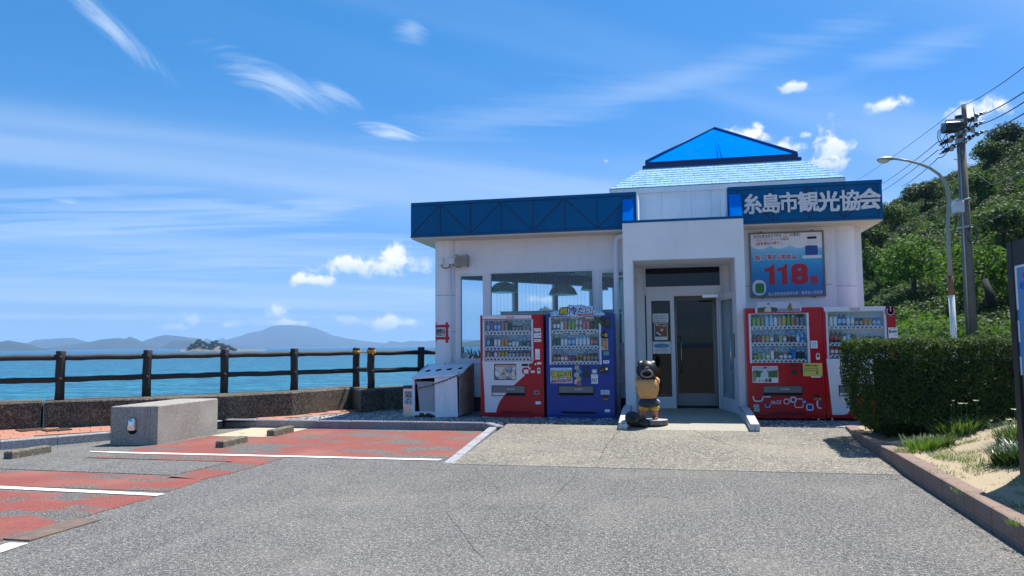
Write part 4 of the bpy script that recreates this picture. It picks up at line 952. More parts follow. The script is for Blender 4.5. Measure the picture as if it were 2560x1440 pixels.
# jambs beside the doors, transom
m=MB(); m.box(OX0,15.08,ZP,-.40,15.16,3.07); m.box(1.09,15.08,ZP,OX1,15.16,3.07); m.box(-.40,15.08,2.985,1.09,15.16,3.07); part('door_jamb',m,'white_wall')
tr=MB(); tr.box(-.40,15.03,2.42,1.09,15.12,2.58); tr.box(-.40,15.03,2.58,-.375,15.12,2.985); tr.box(1.065,15.03,2.58,1.09,15.12,2.985); tr.box(-.375,15.03,2.955,1.065,15.12,2.985); t_=part('transom_window',tr,'frame_metal')
m=MB(); m.box(-.375,15.06,2.58,1.065,15.068,2.955); m.build('pane','door_glass',t_)
# fixed leaf on the left with paper notices
m=MB(); x0,x1=-.375,.17; m.box(x0,15.03,.16,x0+.10,15.10,2.42); m.box(x1-.075,15.03,.16,x1,15.10,2.42); m.box(x0+.10,15.03,2.30,x1-.075,15.10,2.42); m.box(x0+.10,15.03,.16,x1-.075,15.10,.40)
fl=part('fixed_door_leaf',m,'frame_metal',label='fixed left door leaf with paper notices'); m=MB(); m.box(x0+.10,15.06,.40,x1-.075,15.068,2.30); m.build('pane','door_glass',fl)
m=MB(); m.box(.17,15.03,2.385,1.0,15.12,2.42); m.box(.985,15.03,.16,1.09,15.12,2.42); part('door_frame',m,'frame_metal')
m=MB(); m.box(.17,15.03,.135,1.0,15.14,.165); part('threshold',m,'frame_grey')
# open right leaf, hinged at (1.02,15.06), swung outwards
h0=Vector((1.02,15.04)); h1=Vector((1.25,14.05)); dd=(h1-h0).normalized(); Lw=(h1-h0).length; nn_=Vector((-dd.y,dd.x))
def leafbox(mb,s0,s1,z0,z1,t0,t1,mi=0): mb.prism([tuple(h0+dd*s0+nn_*t0),tuple(h0+dd*s1+nn_*t0),tuple(h0+dd*s1+nn_*t1),tuple(h0+dd*s0+nn_*t1)],z0,z1,mi)
m=MB(); leafbox(m,0,.10,.165,2.40,-.022,.022); leafbox(m,Lw-.10,Lw,.165,2.40,-.022,.022); leafbox(m,.10,Lw-.10,2.27,2.40,-.022,.022); leafbox(m,.10,Lw-.10,.165,.42,-.022,.022)
od=part('open_door_leaf',m,'frame_metal',label='glazed right door leaf standing open outwards'); m=MB(); leafbox(m,.10,Lw-.10,.42,2.27,-.004,.004); m.build('pane','window_glass',od)
for s_ in (-1,1):
    m=MB(); a=h0+dd*(Lw-.14)+nn_*.06*s_; m.tube([tuple(a)+(.95,),tuple(a)+(1.52,)],.012,8); 
    for z in (1.0,1.47): b=h0+dd*(Lw-.14)+nn_*.022*s_; m.tube([tuple(b)+(z,),tuple(a)+(z,)],.008,6)
    m.build('handle','chrome',od)
m=MB(); leafbox(m,Lw-.07,Lw-.02,1.18,1.62,-.026,-.022); leafbox(m,Lw-.07,Lw-.02,1.18,1.62,.022,.026); m.build('lock_plate','dark_metal',od)
m=MB(); m.box(.72,14.98,2.34,1.02,15.03,2.40); leafbox(m,.02,.30,2.33,2.39,.022,.06); part('door_closer',m,'steel')
# inner door
yI=15.75; ix0,ix1,iz0,iz1=rx(1691,748,1790,1010,yI)
m=MB(); m.box(ix0-.09,yI,.17,ix0+.02,yI+.06,2.47); m.box(ix1-.05,yI,.17,ix1+.08,yI+.06,2.47); m.box(ix0+.02,yI,2.33,ix1-.05,yI+.06,2.47); m.box(ix0+.02,yI,.17,ix1-.05,yI+.06,.42); 
idr=part('inner_door',m,'frame_grey',label='grey framed inner door seen through the open entrance'); m=MB(); m.box(ix0+.02,yI+.02,.42,ix1-.05,yI+.028,2.33); m.build('pane','door_glass',idr)
m=MB(); hx=ix0+.05; m.tube([(hx,yI,1.60),(hx+.04,yI-.06,1.58),(hx+.05,yI-.06,1.2),(hx+.05,yI-.06,.87),(hx,yI,.84)],.013,8); m.build('handle','chrome',idr)
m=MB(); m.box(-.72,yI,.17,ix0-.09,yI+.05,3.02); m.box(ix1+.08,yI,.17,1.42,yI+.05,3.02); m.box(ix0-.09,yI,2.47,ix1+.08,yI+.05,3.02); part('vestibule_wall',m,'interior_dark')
m=MB(); m.box(.2,15.2,.171,1.0,15.7,.178); part('door_mat',m,'rubber')
# notices on the fixed leaf
def notice(px0,py0,px1,py1,y,m_,name='notice',parent=fl,label=None):
    b=rx(px0,py0,px1,py1,y); q=MB(); q.box(b[0],y,b[2],b[1],y+.002,b[3]); return q.build(name,m_,parent,label=label),b
yn=15.054
o,b=notice(1632,784,1671,806,yn,'cloth_paper',label='top white notice with three black lines')
mb=MB(); h=(b[3]-b[2])/3.6
for k,s in enumerate(('糸島産の牛肉めんべい','小島屋の牛肉めんべい','お土産にどうぞ！！')): lettering(mb,s,b[0]+.02,b[1]-.02,b[3]-h*(k+1)-.01,b[3]-h*k-.035,yn-.002,bold=.02)
mb.build('lettering',flat('black',(.01,.01,.015)),o)
o,b=notice(1636,808,1669,850,yn,'cloth_paper',label='brown food poster')
mb=MB(); bx=lambda u0,v0,u1,v1,k:mb.box(b[0]+(b[1]-b[0])*u0,yn-.001,b[2]+(b[3]-b[2])*v0,b[0]+(b[1]-b[0])*u1,yn-.0005-.001*0,b[2]+(b[3]-b[2])*v1,k)
W_,H_=b[1]-b[0],b[3]-b[2]; P_=lambda u,v:(b[0]+W_*u,b[2]+H_*v)
mb.xz([P_(.04,.2),P_(.96,.2),P_(.96,.97),P_(.04,.97)],yn-.002,.001,0); mb.xz([P_(.04,.2),P_(.6,.2),P_(.1,.55),P_(.04,.5)],yn-.0035,.001,1); mb.xz([P_(.1,.42),P_(.45,.24),P_(.52,.32),P_(.2,.5)],yn-.005,.001,2); mb.xz([P_(.15,.84),P_(.3,.84),P_(.3,.94),P_(.15,.94)],yn-.0035,.001,2)
mb.xz(rrect(b[0]+W_*.45,b[0]+W_*.68,b[2]+H_*.52,b[2]+H_*.68,W_*.1),yn-.0035,.001,2); lettering(mb,'いか',b[0]+W_*.38,b[0]+W_*.92,b[2]+H_*.78,b[2]+H_*.93,yn-.004,2,bold=.03)
mb.build('poster_print',[flat('brown',(.25,.09,.03)),flat('navy',(.01,.03,.09)),flat('cream',(.7,.66,.58))],o)
o,b=notice(1632,854,1677,884,yn,'cloth_paper',label='white notice with a blue ribbon banner')
W_,H_=b[1]-b[0],b[3]-b[2]; mb=MB(); mb.xz([P_(.04,.52),P_(.22,.56),P_(.22,.50),P_(.78,.50),P_(.78,.56),P_(.95,.52),P_(.86,.65),P_(.95,.76),P_(.78,.76),P_(.78,.80),P_(.22,.80),P_(.22,.76),P_(.04,.76),P_(.12,.65)],yn-.002,.001,0)
lettering(mb,'Facebook',b[0]+W_*.3,b[0]+W_*.62,b[2]+H_*.86,b[2]+H_*.94,yn-.002,1); lettering(mb,'いいね！はお待ち',b[0]+W_*.26,b[0]+W_*.74,b[2]+H_*.58,b[2]+H_*.70,yn-.004,2); lettering(mb,'〜しています〜',b[0]+W_*.2,b[0]+W_*.8,b[2]+H_*.34,b[2]+H_*.44,yn-.002,1); lettering(mb,'糸島市観光協会',b[0]+W_*.14,b[0]+W_*.84,b[2]+H_*.2,b[2]+H_*.28,yn-.002,1)
mb.build('lettering',[flat('ribbon_blue',(.02,.22,.45)),flat('black',(.01,.01,.015)),flat('cream',(.7,.66,.58))],o)
# ---- sign letters on the right band
SG=[('糸',85,285,205,422),('島',300,495,198,410),('市',492,695,183,400),('観',700,925,178,396),('光',925,1160,173,392),('協',1172,1390,160,382),('会',1385,1625,143,368)]
sgn=empty('roof_sign',(2.6,YF-.03,3.9),'raised pale grey letters of the tourist association on the navy roof band','sign')
for ch,a,b_,c,d in SG:
    bx_=rx(1840+a/4.5,440+c/4.5,1840+b_/4.5,440+d/4.5,YF-.03); q=MB(); lettering(q,ch,*bx_,YF-.03,bold=.030,th=.028); q.build('letter',[mat('letter_grey',(.66,.68,.71),.5,0,.03)],sgn)
# ---- notice board 118
bd=empty('safety_board',(2.2,YW-.06,2.9),'framed blue and white sea safety board reading 118 above the vending machine','sign')
yb=YW-.075; F_=lambda cx_,cy_:(1840+cx_/4.5,440+cy_/4.5)
c4=[at(*F_(145,645),y=yb),at(*F_(985,605),y=yb),at(*F_(1015,1350),y=yb),at(*F_(168,1366),y=yb)]
x0=(c4[0][0]+c4[3][0])/2; x1=(c4[1][0]+c4[2][0])/2; z1=(c4[0][2]+c4[1][2])/2; z0=(c4[2][2]+c4[3][2])/2
fr=MB(); fw=.028
fr.box(x0,yb,z0,x0+fw,YW-.002,z1); fr.box(x1-fw,yb,z0,x1,YW-.002,z1); fr.box(x0+fw,yb,z1-fw,x1-fw,YW-.002,z1); fr.box(x0+fw,yb,z0,x1-fw,YW-.002,z0+fw)
for xx in (x0+.2,x1-.2): fr.box(xx,yb+.02,z1,xx+.03,YW-.002,z1+.02); fr.box(xx,yb+.02,z0-.02,xx+.03,YW-.002,z0)
fr.build('frame','board_back',bd)
def poster_mat():
    m,t,p=newmat('board_print'); c=N(t,'ShaderNodeTexCoord').outputs['Generated']; sp=N(t,'ShaderNodeSeparateXYZ'); t.links.new(c,sp.inputs[0])
    x,z=sp.outputs[0],sp.outputs[2]
    wave=M(t,'MULTIPLY',M(t,'ABSOLUTE',M(t,'SINE',M(t,'MULTIPLY',x,11.5))),.055)
    k=sstep(t,M(t,'ADD',M(t,'SUBTRACT',z,M(t,'SUBTRACT',.80,wave)),0),.0,.015)
    grad=N(t,'ShaderNodeValToRGB'); t.links.new(z,grad.inputs[0]); e=grad.color_ramp.elements; e[0].position=0; e[0].color=(.012,.13,.36,1); e[1].position=.80; e[1].color=(.34,.62,.80,1)
    q=e.new(.35); q.color=(.01,.22,.52,1); q=e.new(.6); q.color=(.05,.40,.66,1)
    t.links.new(mixc(t,k,grad.outputs[0],(.78,.79,.80)),p.inputs['Base Color']); p.inputs['Roughness'].default_value=.45; MAT['board_print']=m
poster_mat()
m=MB(); m.box(x0+fw,yb+.012,z0+fw,x1-fw,yb+.02,z1-fw); m.build('print_panel','board_print',bd)
yl=yb+.010; RED,BLK,WHT=flat('red',(.50,.006,.02)),flat('black',(.01,.01,.015)),flat('white',(.72,.73,.76))
def LT(s,cx0,cy0,cx1,cy1,mi,mb,y=yl,**k): lettering(mb,s,*rx(*F_(cx0,cy0),*F_(cx1,cy1),y),y,mi,**k)
mb=MB(); LT('大切な命は自分で守る（三つの基本）',190,655,720,700,0,mb,bold=.01,shear=.15,skew=.03)
LT('1ライフジャケットの着用、',222,705,602,738,1,mb,bold=.01,shear=.15,skew=.03); LT('2携帯電話の携行',218,745,490,780,1,mb,bold=.01,shear=.15,skew=.03); LT('と、',500,742,545,770,0,mb,skew=.03)
for dx_,dy_,mi_,yy in ((0,0,2,yl+.0006),(0,0,1,yl-.001)):
    bb=.05 if mi_==2 else .015
    for s,a,b_,c,d in (('海',205,272,890,950),('の',282,315,912,944),('「',322,345,885,940),('事件',347,470,882,942),('・',480,497,905,925),('事故',500,628,878,938),('」',628,658,880,935),('は',664,700,900,935)):
        LT(s,a-(4 if mi_==2 else 0),c-(4 if mi_==2 else 0),b_+(4 if mi_==2 else 0),d+(4 if mi_==2 else 0),mi_,mb,y=yy,bold=bb)

for ox_,oy_ in ((0,0),(142,-4)):
    mb.xz([(at(*F_(a+ox_,b+oy_),y=yl)[0],at(*F_(a+ox_,b+oy_),y=yl)[2]) for a,b in ((322,1040),(360,1036),(395,1020),(410,994),(432,994),(438,1222),(376,1224),(374,1075),(322,1078))],yl,.001,1)
LT('8',628,995,800,1208,1,mb,bold=.075); LT('番',828,1118,930,1215,1,mb,bold=.02)
LT('海上保安協会唐津支部・唐津海上保安部',362,1303,975,1342,2,mb,bold=.008,skew=.02)
mb.build('lettering',[BLK,RED,WHT],bd)
# plain stand-ins for the two pictures on the board: a cap badge shape and an oval
mb=MB(); b=rx(*F_(185,1170),*F_(338,1345),yl); mb.xz(rrect(b[0],b[1],b[2],b[3],(b[1]-b[0])*.49,8),yl,.001,0)
b=rx(*F_(218,1205),*F_(318,1320),yl-.002); mb.xz(rrect(b[0],b[1],b[2],b[3],(b[1]-b[0])*.3,5),yl-.002,.001,1); mb.build('oval_emblem',[WHT,flat('green',(.03,.20,.06))],bd)
mb=MB(); b=rx(*F_(778,780),*F_(920,888),yl); mb.xz(rrect(b[0],b[1],b[2],b[3],.03,4),yl,.001,0); b=rx(*F_(795,655),*F_(915,770),yl); mb.xz(rrect(b[0],b[1],b[2],b[3],.05,6),yl,.001,1)
b=rx(*F_(800,680),*F_(905,706),yl-.002); mb.xz([(b[0],b[2]),(b[1],b[2]),(b[1],b[3]),(b[0],b[3])],yl-.002,.001,2); b=rx(*F_(745,890),*F_(965,925),yl); mb.xz(rrect(b[0],b[1],b[2],b[3],.018,4),yl,.001,1)
mb.build('picture_block',[flat('uniform_blue',(.015,.07,.28)),WHT,BLK],bd)
# ---- small fittings on the building
def thing(name,mb,m_,label,cat,loc,group=None): return mb.build(name,m_,loc=loc,label=label,cat=cat,group=group)
dp=empty('downpipe',(-.90,14.22,0),'white rainwater downpipe beside the porch with wall brackets','pipe')
m=MB(); m.tube([(-.70,14.14,3.50),(-.80,14.16,3.50),(-.86,14.18,3.485),(-.895,14.20,3.43),(-.90,14.21,3.35),(-.905,14.21,2.5),(-.91,14.21,1.2),(-.915,14.21,.14)],.052,14); m.build('pipe','pvc',dp)
for z in (2.72,2.02,1.35,.72):
    m=MB(); m.cyl((-.905,14.21,z),.058,.03,14); m.box(-.905,14.21,z+.005,-.74,14.24,z+.028); m.build('bracket','pvc',dp)
# floodlight with cage guard, junction boxes, conduit
fx0,fx1,fz0,fz1=rx(1139,637,1172,666,14.25)
lw=empty('caged_wall_lamp',((fx0+fx1)/2,14.3,fz0),'rusty square wall lamp behind a wire guard on the left column','lamp')
m=MB(); m.box(fx0+.02,14.20,fz0+.02,fx1-.03,14.40,fz1-.02); m.build('housing','frame_grey',lw)
m=MB()
for k in range(8):
    x=fx0+(fx1-fx0-.05)*k/7; z=fz0+(fz1-fz0)*k/7; m.box(x,14.16,fz0,x+.006,14.17,fz1); m.box(fx0,14.155,z-.003,fx1-.04,14.165,z+.003)
for k in range(6):
    y=14.17+.04*k; m.box(fx1-.045,y,fz0,fx1-.039,y+.006,fz1)
    z=fz0+(fz1-fz0)*k/5; m.box(fx1-.045,14.16,z-.003,fx1-.039,14.40,z+.003)
for x in (fx0,fx1-.05):
    for z in (fz0,fz1): m.box(x,14.16,z-.006,x+.012,14.42,z+.006)
m.build('wire_guard',[mat('guard_cream',(.50,.42,.30),.6,0,.3,20)],lw)
for px0,py0,px1,py1,l in ((1095,645,1108,664,'small grey junction box on the left face of the column'),(1121,645,1137,660,'small grey junction box beside the caged wall lamp')):
    b=rx(px0,py0,px1,py1,14.32); m=MB(); m.box(b[0],14.31,b[2],b[1],14.42,b[3],bev=.004); m.build('junction_box','pvc',loc=(b[0],14.36,b[2]),label=l,cat='junction box')
P0=[at(1103,662,y=14.3),at(1106,668,y=14.27),at(1115,671,y=14.27),at(1123,668,y=14.3),at(1126,660,y=14.34)]
P1=[at(1132,660,y=14.3),at(1138,666,y=14.26),at(1145,668,y=14.26),at(1152,667,y=14.28)]
m=MB(); m.tube(P0,.010,6); m.build('cable','black_plastic',loc=tuple(P0[2]),label='black cable looping between the two junction boxes',cat='cable')
m=MB(); m.tube(P1,.010,6); m.build('cable','black_plastic',loc=tuple(P1[2]),label='short black cable running into the caged wall lamp',cat='cable')
cb=at(1128,900,y=14.37)
m=MB(); m.tube([(cb[0],14.34,ZP),(cb[0],14.345,at(1128,662,y=14.34)[2])],.013,8); m.build('conduit','pvc',loc=(cb[0],14.34,ZP),label='thin vertical conduit on the left column below the junction box',cat='pipe')
# smoking area sign taped to the column
yc=14.34
sg=empty('smoking_area_sign',(-4.46,yc,1.7),'white paper reading smoking area taped to the column with red tape','sign')
q=MB(); b=rx(1088,817,1118,843,yc); 
def curved(mb,x0,x1,z0,z1,off,mi=0,n=8,y0=14.62,r=.265,xc=-4.37):
    vs=[]
    for i in range(n+1):
        x=x0+(x1-x0)*i/n; y=y0-math.sqrt(max(.0005,(r+off)**2-(x-xc)**2)); vs+=[(x,y,z0),(x,y,z1)]
    mb.add(vs,[(2*i,2*i+2,2*i+3,2*i+1) for i in range(n)],mi)
def cb_(px0,py0,px1,py1): 
    b=rx(px0,py0,px1,py1,14.38); return max(-4.625,b[0]),min(-4.12,b[1]),b[2],b[3]
curved(q,*cb_(1088,818,1117,844),.003); q.build('paper','cloth_paper',sg)
q=MB()
for p in ((1084,812,1124,819),(1084,842,1124,849)): curved(q,*cb_(*p),.005)
for p in ((1086,807,1089,855),(1115,806,1121,857)): curved(q,*cb_(*p),.006)
q.build('red_tape','tape_red',sg)
q=MB(); b=cb_(1089,821,1115,840); v0=len(q.v); lettering(q,'喫煙所',b[0]+.01,b[1]-.01,b[2],b[3],0,bold=.02)
q.v=[(x,14.62-math.sqrt(max(.0005,.272**2-(x+4.37)**2)),z) for x,y,z in q.v]; q.build('lettering',[BLK],sg)
# pink on the right column is light off the red machine, not painted
# ---- pendant lamps and things inside the glazed room
def pend(x,y,z,label,first=None):
    if first is None:
        o=empty('pendant_lamp',(x,y,z),label,'lamp','dome pendant lamps inside the shop')
        m=MB(); m.lathe((x,y,z),[(.305,0),(.30,.012),(.285,.05),(.25,.12),(.19,.18),(.12,.21),(.05,.22)],24); m.lathe((x,y,z),[(.297,.002),(.28,.05),(.245,.115),(.185,.172),(.05,.21)],24); m.build('shade','steel',o)
        m=MB(); m.tube([(x-.05,y,z+.21),(x-.16,y,z+.45)],.010,6); m.tube([(x+.05,y,z+.21),(x+.16,y,z+.45)],.010,6); m.build('hanger','dark_metal',o)
        m=MB(); m.box(x-.26,y-.05,z+.45,x+.26,y+.05,z+.50); m.build('ceiling_bar','dark_metal',o); return o
    return clone(first,(x,y,z),label)
y=15.35; l0=pend(-3.36,y,2.56,'left dome pendant lamp behind the wide window'); pend(-2.09,y,2.48,'',l0)['label']='middle dome pendant lamp behind the wide window, seen darkest'
q_=pend(-1.50,16.1,2.62,'',l0); q_['label']='right dome pendant lamp partly behind the window mullion'
b=rx(1252,779,1400,800,14.75); m=MB(); m.box(b[0],14.72,1.1,-.85,14.78,b[3]); m.box(b[0]-.02,14.70,b[3],-.85,14.80,b[3]+.012)
m.build('display_partition','frame_grey',loc=(b[0],14.75,1.1),label='low grey partition panel behind the wide window, above the machines',cat='partition')
m=MB()
for k in range(26):
    a=rng.uniform(0,6.28); c0=Vector((-3.9+.12*rng.normal(),14.78,1.15)); c1=c0+Vector((rng.normal()*.10,0,rng.uniform(.05,.28))); m.tube([c0,c0.lerp(c1,.5)+Vector((.02,0,.02)),c1],[.004,.018,.002],4)
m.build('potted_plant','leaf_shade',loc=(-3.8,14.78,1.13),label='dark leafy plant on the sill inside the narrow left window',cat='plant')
b=rx(1155,881,1171,895,14.60); m=MB(); m.box(b[0],14.60,1.19,b[1],14.605,b[3]); m.build('window_card','cloth_paper',loc=(b[0],14.6,1.19),label='small white handwritten card in the narrow left window corner',cat='card')
b=rx(1538,842,1552,890,14.6); m=MB(); m.cyl((-.86,14.62,1.17),.05,.3,12); m.build('paper_roll','cloth_paper',loc=(-.86,14.62,1.17),label='white bottle behind the dark window beside the downpipe',cat='bottle')
# interior seen through the entrance
m=MB(); m.box(.72,16.6,.17,1.38,17.3,1.12); m.box(.68,16.55,1.12,1.41,17.35,1.17); m.build('counter','interior_dark',loc=(1.05,17,.17),label='dark reception counter inside the entrance',cat='counter')
b=rx(1697,822,1736,870,16.3); ez=empty('easel_board',(.3,16.3,.17),'pale poster board on a stand inside the entrance','board'); m=MB(); m.box(b[0],16.3,b[2],b[1],16.32,b[3]); m.build('board',[mat('poster_blue',(.30,.38,.46),.6,0,.3,14)],ez)
m=MB(); m.tube([(b[0]+.06,16.34,b[2]+.1),(b[0]+.0,16.3,.17)],.012,6); m.tube([(b[1]-.06,16.34,b[2]+.1),(b[1],16.3,.17)],.012,6); m.tube([((b[0]+b[1])/2,16.36,b[2]+.2),((b[0]+b[1])/2,16.7,.17)],.012,6); m.build('leg','dark_metal',ez)
m=MB(); m.lathe((.62,16.45,.17),[(.07,0),(.05,.08),(.07,.25),(.09,.42),(.05,.6),(.07,.7),(.05,.82),(.0,.86)],14); m.build('figurine','slab_top',loc=(.62,16.45,.17),label='pale slim standing ornament just inside the entrance',cat='ornament')
m=MB()
for k in range(7):
    x=.74+k*.09; m.lathe((x,16.75,1.17),[(.025,0),(.028,.08+.03*(k%3)),(.01,.12+.03*(k%3)),(.0,.13+.03*(k%3))],8)
m.build('souvenir_row','statue_grey',loc=(1.0,16.75,1.17),label='row of small souvenirs on the reception counter',cat='souvenirs')
m.__init__(); m.box(.74,18.45,1.6,1.35,18.58,2.5); m.build('wall_shelf','interior_wall',loc=(1.05,18.5,2),label='dim wall shelf at the back of the entrance room',cat='shelf')
# ramp to the door
zr=lambda x,y:.103+.062*min(1,max(0,(y-11.8)/.55))**.8+.008*max(0,min(1,(y-12.35)/2.7)); n=26; vs=[]
for j in range(n+1):
    y=11.80+3.30*j/n; vs+=[(-.62,y,zr(0,y)+.004*(j>0)),(1.22,y,zr(0,y)+.004*(j>0))]
m=MB(); m.add(vs,[(2*j,2*j+1,2*j+3,2*j+2) for j in range(n)]); m.add([(-.62,11.80,-.01),(1.22,11.80,-.01),(-.62,11.80,.103),(1.22,11.80,.103)],[(0,1,3,2)])
m.build('entrance_ramp','ramp_concrete',kind='structure')
# curved tiled wing walls
def wing(x0,label,w=.135):
    o=empty('wing_wall',(x0,12.8,0),label,'low wall','tiled wing walls beside the entrance ramp')
    prof=[(13.66,.345),(13.25,.347),(12.95,.342),(12.68,.326),(12.46,.302),(12.28,.277),(12.10,.254),(11.95,.236),(11.80,.220)]
    m=MB()
    for k in range(len(prof)-1):
        (a,b_),(c,d)=prof[k],prof[k+1]; vs=[(x,y,z) for x in (x0+.004,x0+w-.004) for y,z in ((a,.02),(a,b_-.006),(c,d-.006),(c,.02))]
        m.add(vs,[(0,1,2,3),(7,6,5,4),(1,5,6,2),(3,2,6,7),(0,4,5,1)])
    m.build('core','tile_joint',o)
    # cap tiles
    P=[]; 
    for k in range(len(prof)-1):
        for t in (0,.5): P.append((prof[k][0]+(prof[k+1][0]-prof[k][0])*t,prof[k][1]+(prof[k+1][1]-prof[k][1])*t))
    P.append(prof[-1]); L=[0]
    for a,b_ in zip(P[:-1],P[1:]): L.append(L[-1]+math.hypot(b_[0]-a[0],b_[1]-a[1]))
    def pt(s):
        for i in range(len(P)-1):
            if s<=L[i+1] or i==len(P)-2:
                t=(s-L[i])/(L[i+1]-L[i]); return P[i][0]+(P[i+1][0]-P[i][0])*t,P[i][1]+(P[i+1][1]-P[i][1])*t
    nT=13; T=L[-1]
    for k in range(nT):
        a=pt(T*k/nT+.004); b_=pt(T*(k+1)/nT-.004); m=MB()
        vs=[(x,y,z) for x in (x0+.004,x0+w-.004) for y,z in ((a[0],a[1]-.01),(a[0],a[1]),(b_[0],b_[1]),(b_[0],b_[1]-.01))]
        m.add(vs,[(0,1,2,3),(7,6,5,4),(1,5,6,2),(3,2,6,7),(0,4,5,1),(0,3,7,4)]); m.build('tile','tile_pale',o)
    for i,xx in enumerate((x0+.004,x0+w/2+.003)):
        for z0_,z1_ in ((.128,.207),(.05,.122)):
            m=MB(); m.box(xx,11.790,z0_,xx+w/2-.007,11.805,z1_); m.build('tile','tile_pale',o)
    for side,xx in ((-1,x0-.002),(1,x0+w-.006)):
        for k in range(12):
            a=pt(T*k/12+.004); b_=pt(T*(k+1)/12-.004); m=MB(); z0_=.03
            vs=[(xx,a[0],z0_),(xx,a[0],a[1]-.02),(xx,b_[0],b_[1]-.02),(xx,b_[0],z0_)]; vs+=[(x+.008,y,z) for x,y,z in vs]
            m.add(vs,[(0,1,2,3),(7,6,5,4),(1,5,6,2),(3,2,6,7),(0,4,5,1),(0,3,7,4)]); m.build('tile','tile_pale',o)
wing(-.765,'curved tile-capped wing wall left of the entrance, next to the statue'); wing(1.215,'curved tile-capped wing wall right of the entrance, next to the red machine')
# ================================================================== VENDING MACHINES
YM=13.33
def pc(name,c,rough=.35): return flat(name,c,rough)
DR={}
def drink(kind,h,r,body,label_,cap,band=None,clear=None):
    """bottle or can standing on z=0 (12-sided); colours by material slot"""
    k=(kind,round(h,3),body,label_,cap)
    if k in DR: return DR[k]
    m=MB(); n=10
    if kind=='bottle':
        m.lathe((0,0,0),[(r*.9,0),(r,.01),(r,h*.28),(r,h*.62),(r*.92,h*.70),(r*.45,h*.86),(r*.40,h*.90),(r*.46,h*.905),(r*.46,h),(0.001,h)],n,0,[0,0,1,0,0,0,2,2,2])
    elif kind=='label':   # bottle nearly covered by its label
        m.lathe((0,0,0),[(r*.9,0),(r,.008),(r,h*.10),(r,h*.74),(r*.8,h*.80),(r*.42,h*.89),(r*.46,h*.90),(r*.46,h),(0.001,h)],n,0,[0,0,1,1,0,2,2,2])
    else:
        m.lathe((0,0,0),[(r*.86,0),(r,.008),(r,h*.32),(r,h*.66),(r,h*.93),(r*.84,h),(0.001,h)],n,0,[0,0,1,0,2,2])
    DR[k]=m.data('bottle' if kind!='can' else 'can',[pc(*body),pc(*label_),pc(*cap)]); return DR[k]
C=dict(blu=('blu',(.03,.20,.55)),lbl=('lbl',(.30,.55,.80)),wht=('wht',(.70,.72,.76)),red=('dred',(.45,.02,.03)),pnk=('pnk',(.60,.16,.18)),grn=('grn',(.05,.24,.05)),lgr=('lgr',(.22,.42,.06)),dgr=('dgr',(.015,.07,.03)),
       blk=('blk',(.02,.017,.017)),brn=('brn',(.13,.06,.03)),org=('org',(.60,.22,.02)),yel=('yel',(.62,.48,.06)),gld=('gld',(.40,.26,.06)),nav=('nav',(.015,.04,.20)),pur=('pur',(.16,.06,.16)),tan=('tan',(.42,.32,.2)),gry=('gry',(.25,.26,.28)),tea=('tea',(.03,.14,.12)))
def D(s):
    kind={'b':'bottle','l':'label','c':'can'}[s[0]]; a,b_,c=s[1:4],s[4:7],s[7:10]; h=float(s[10:])
    return kind,h,C[a],C[b_],C[c]
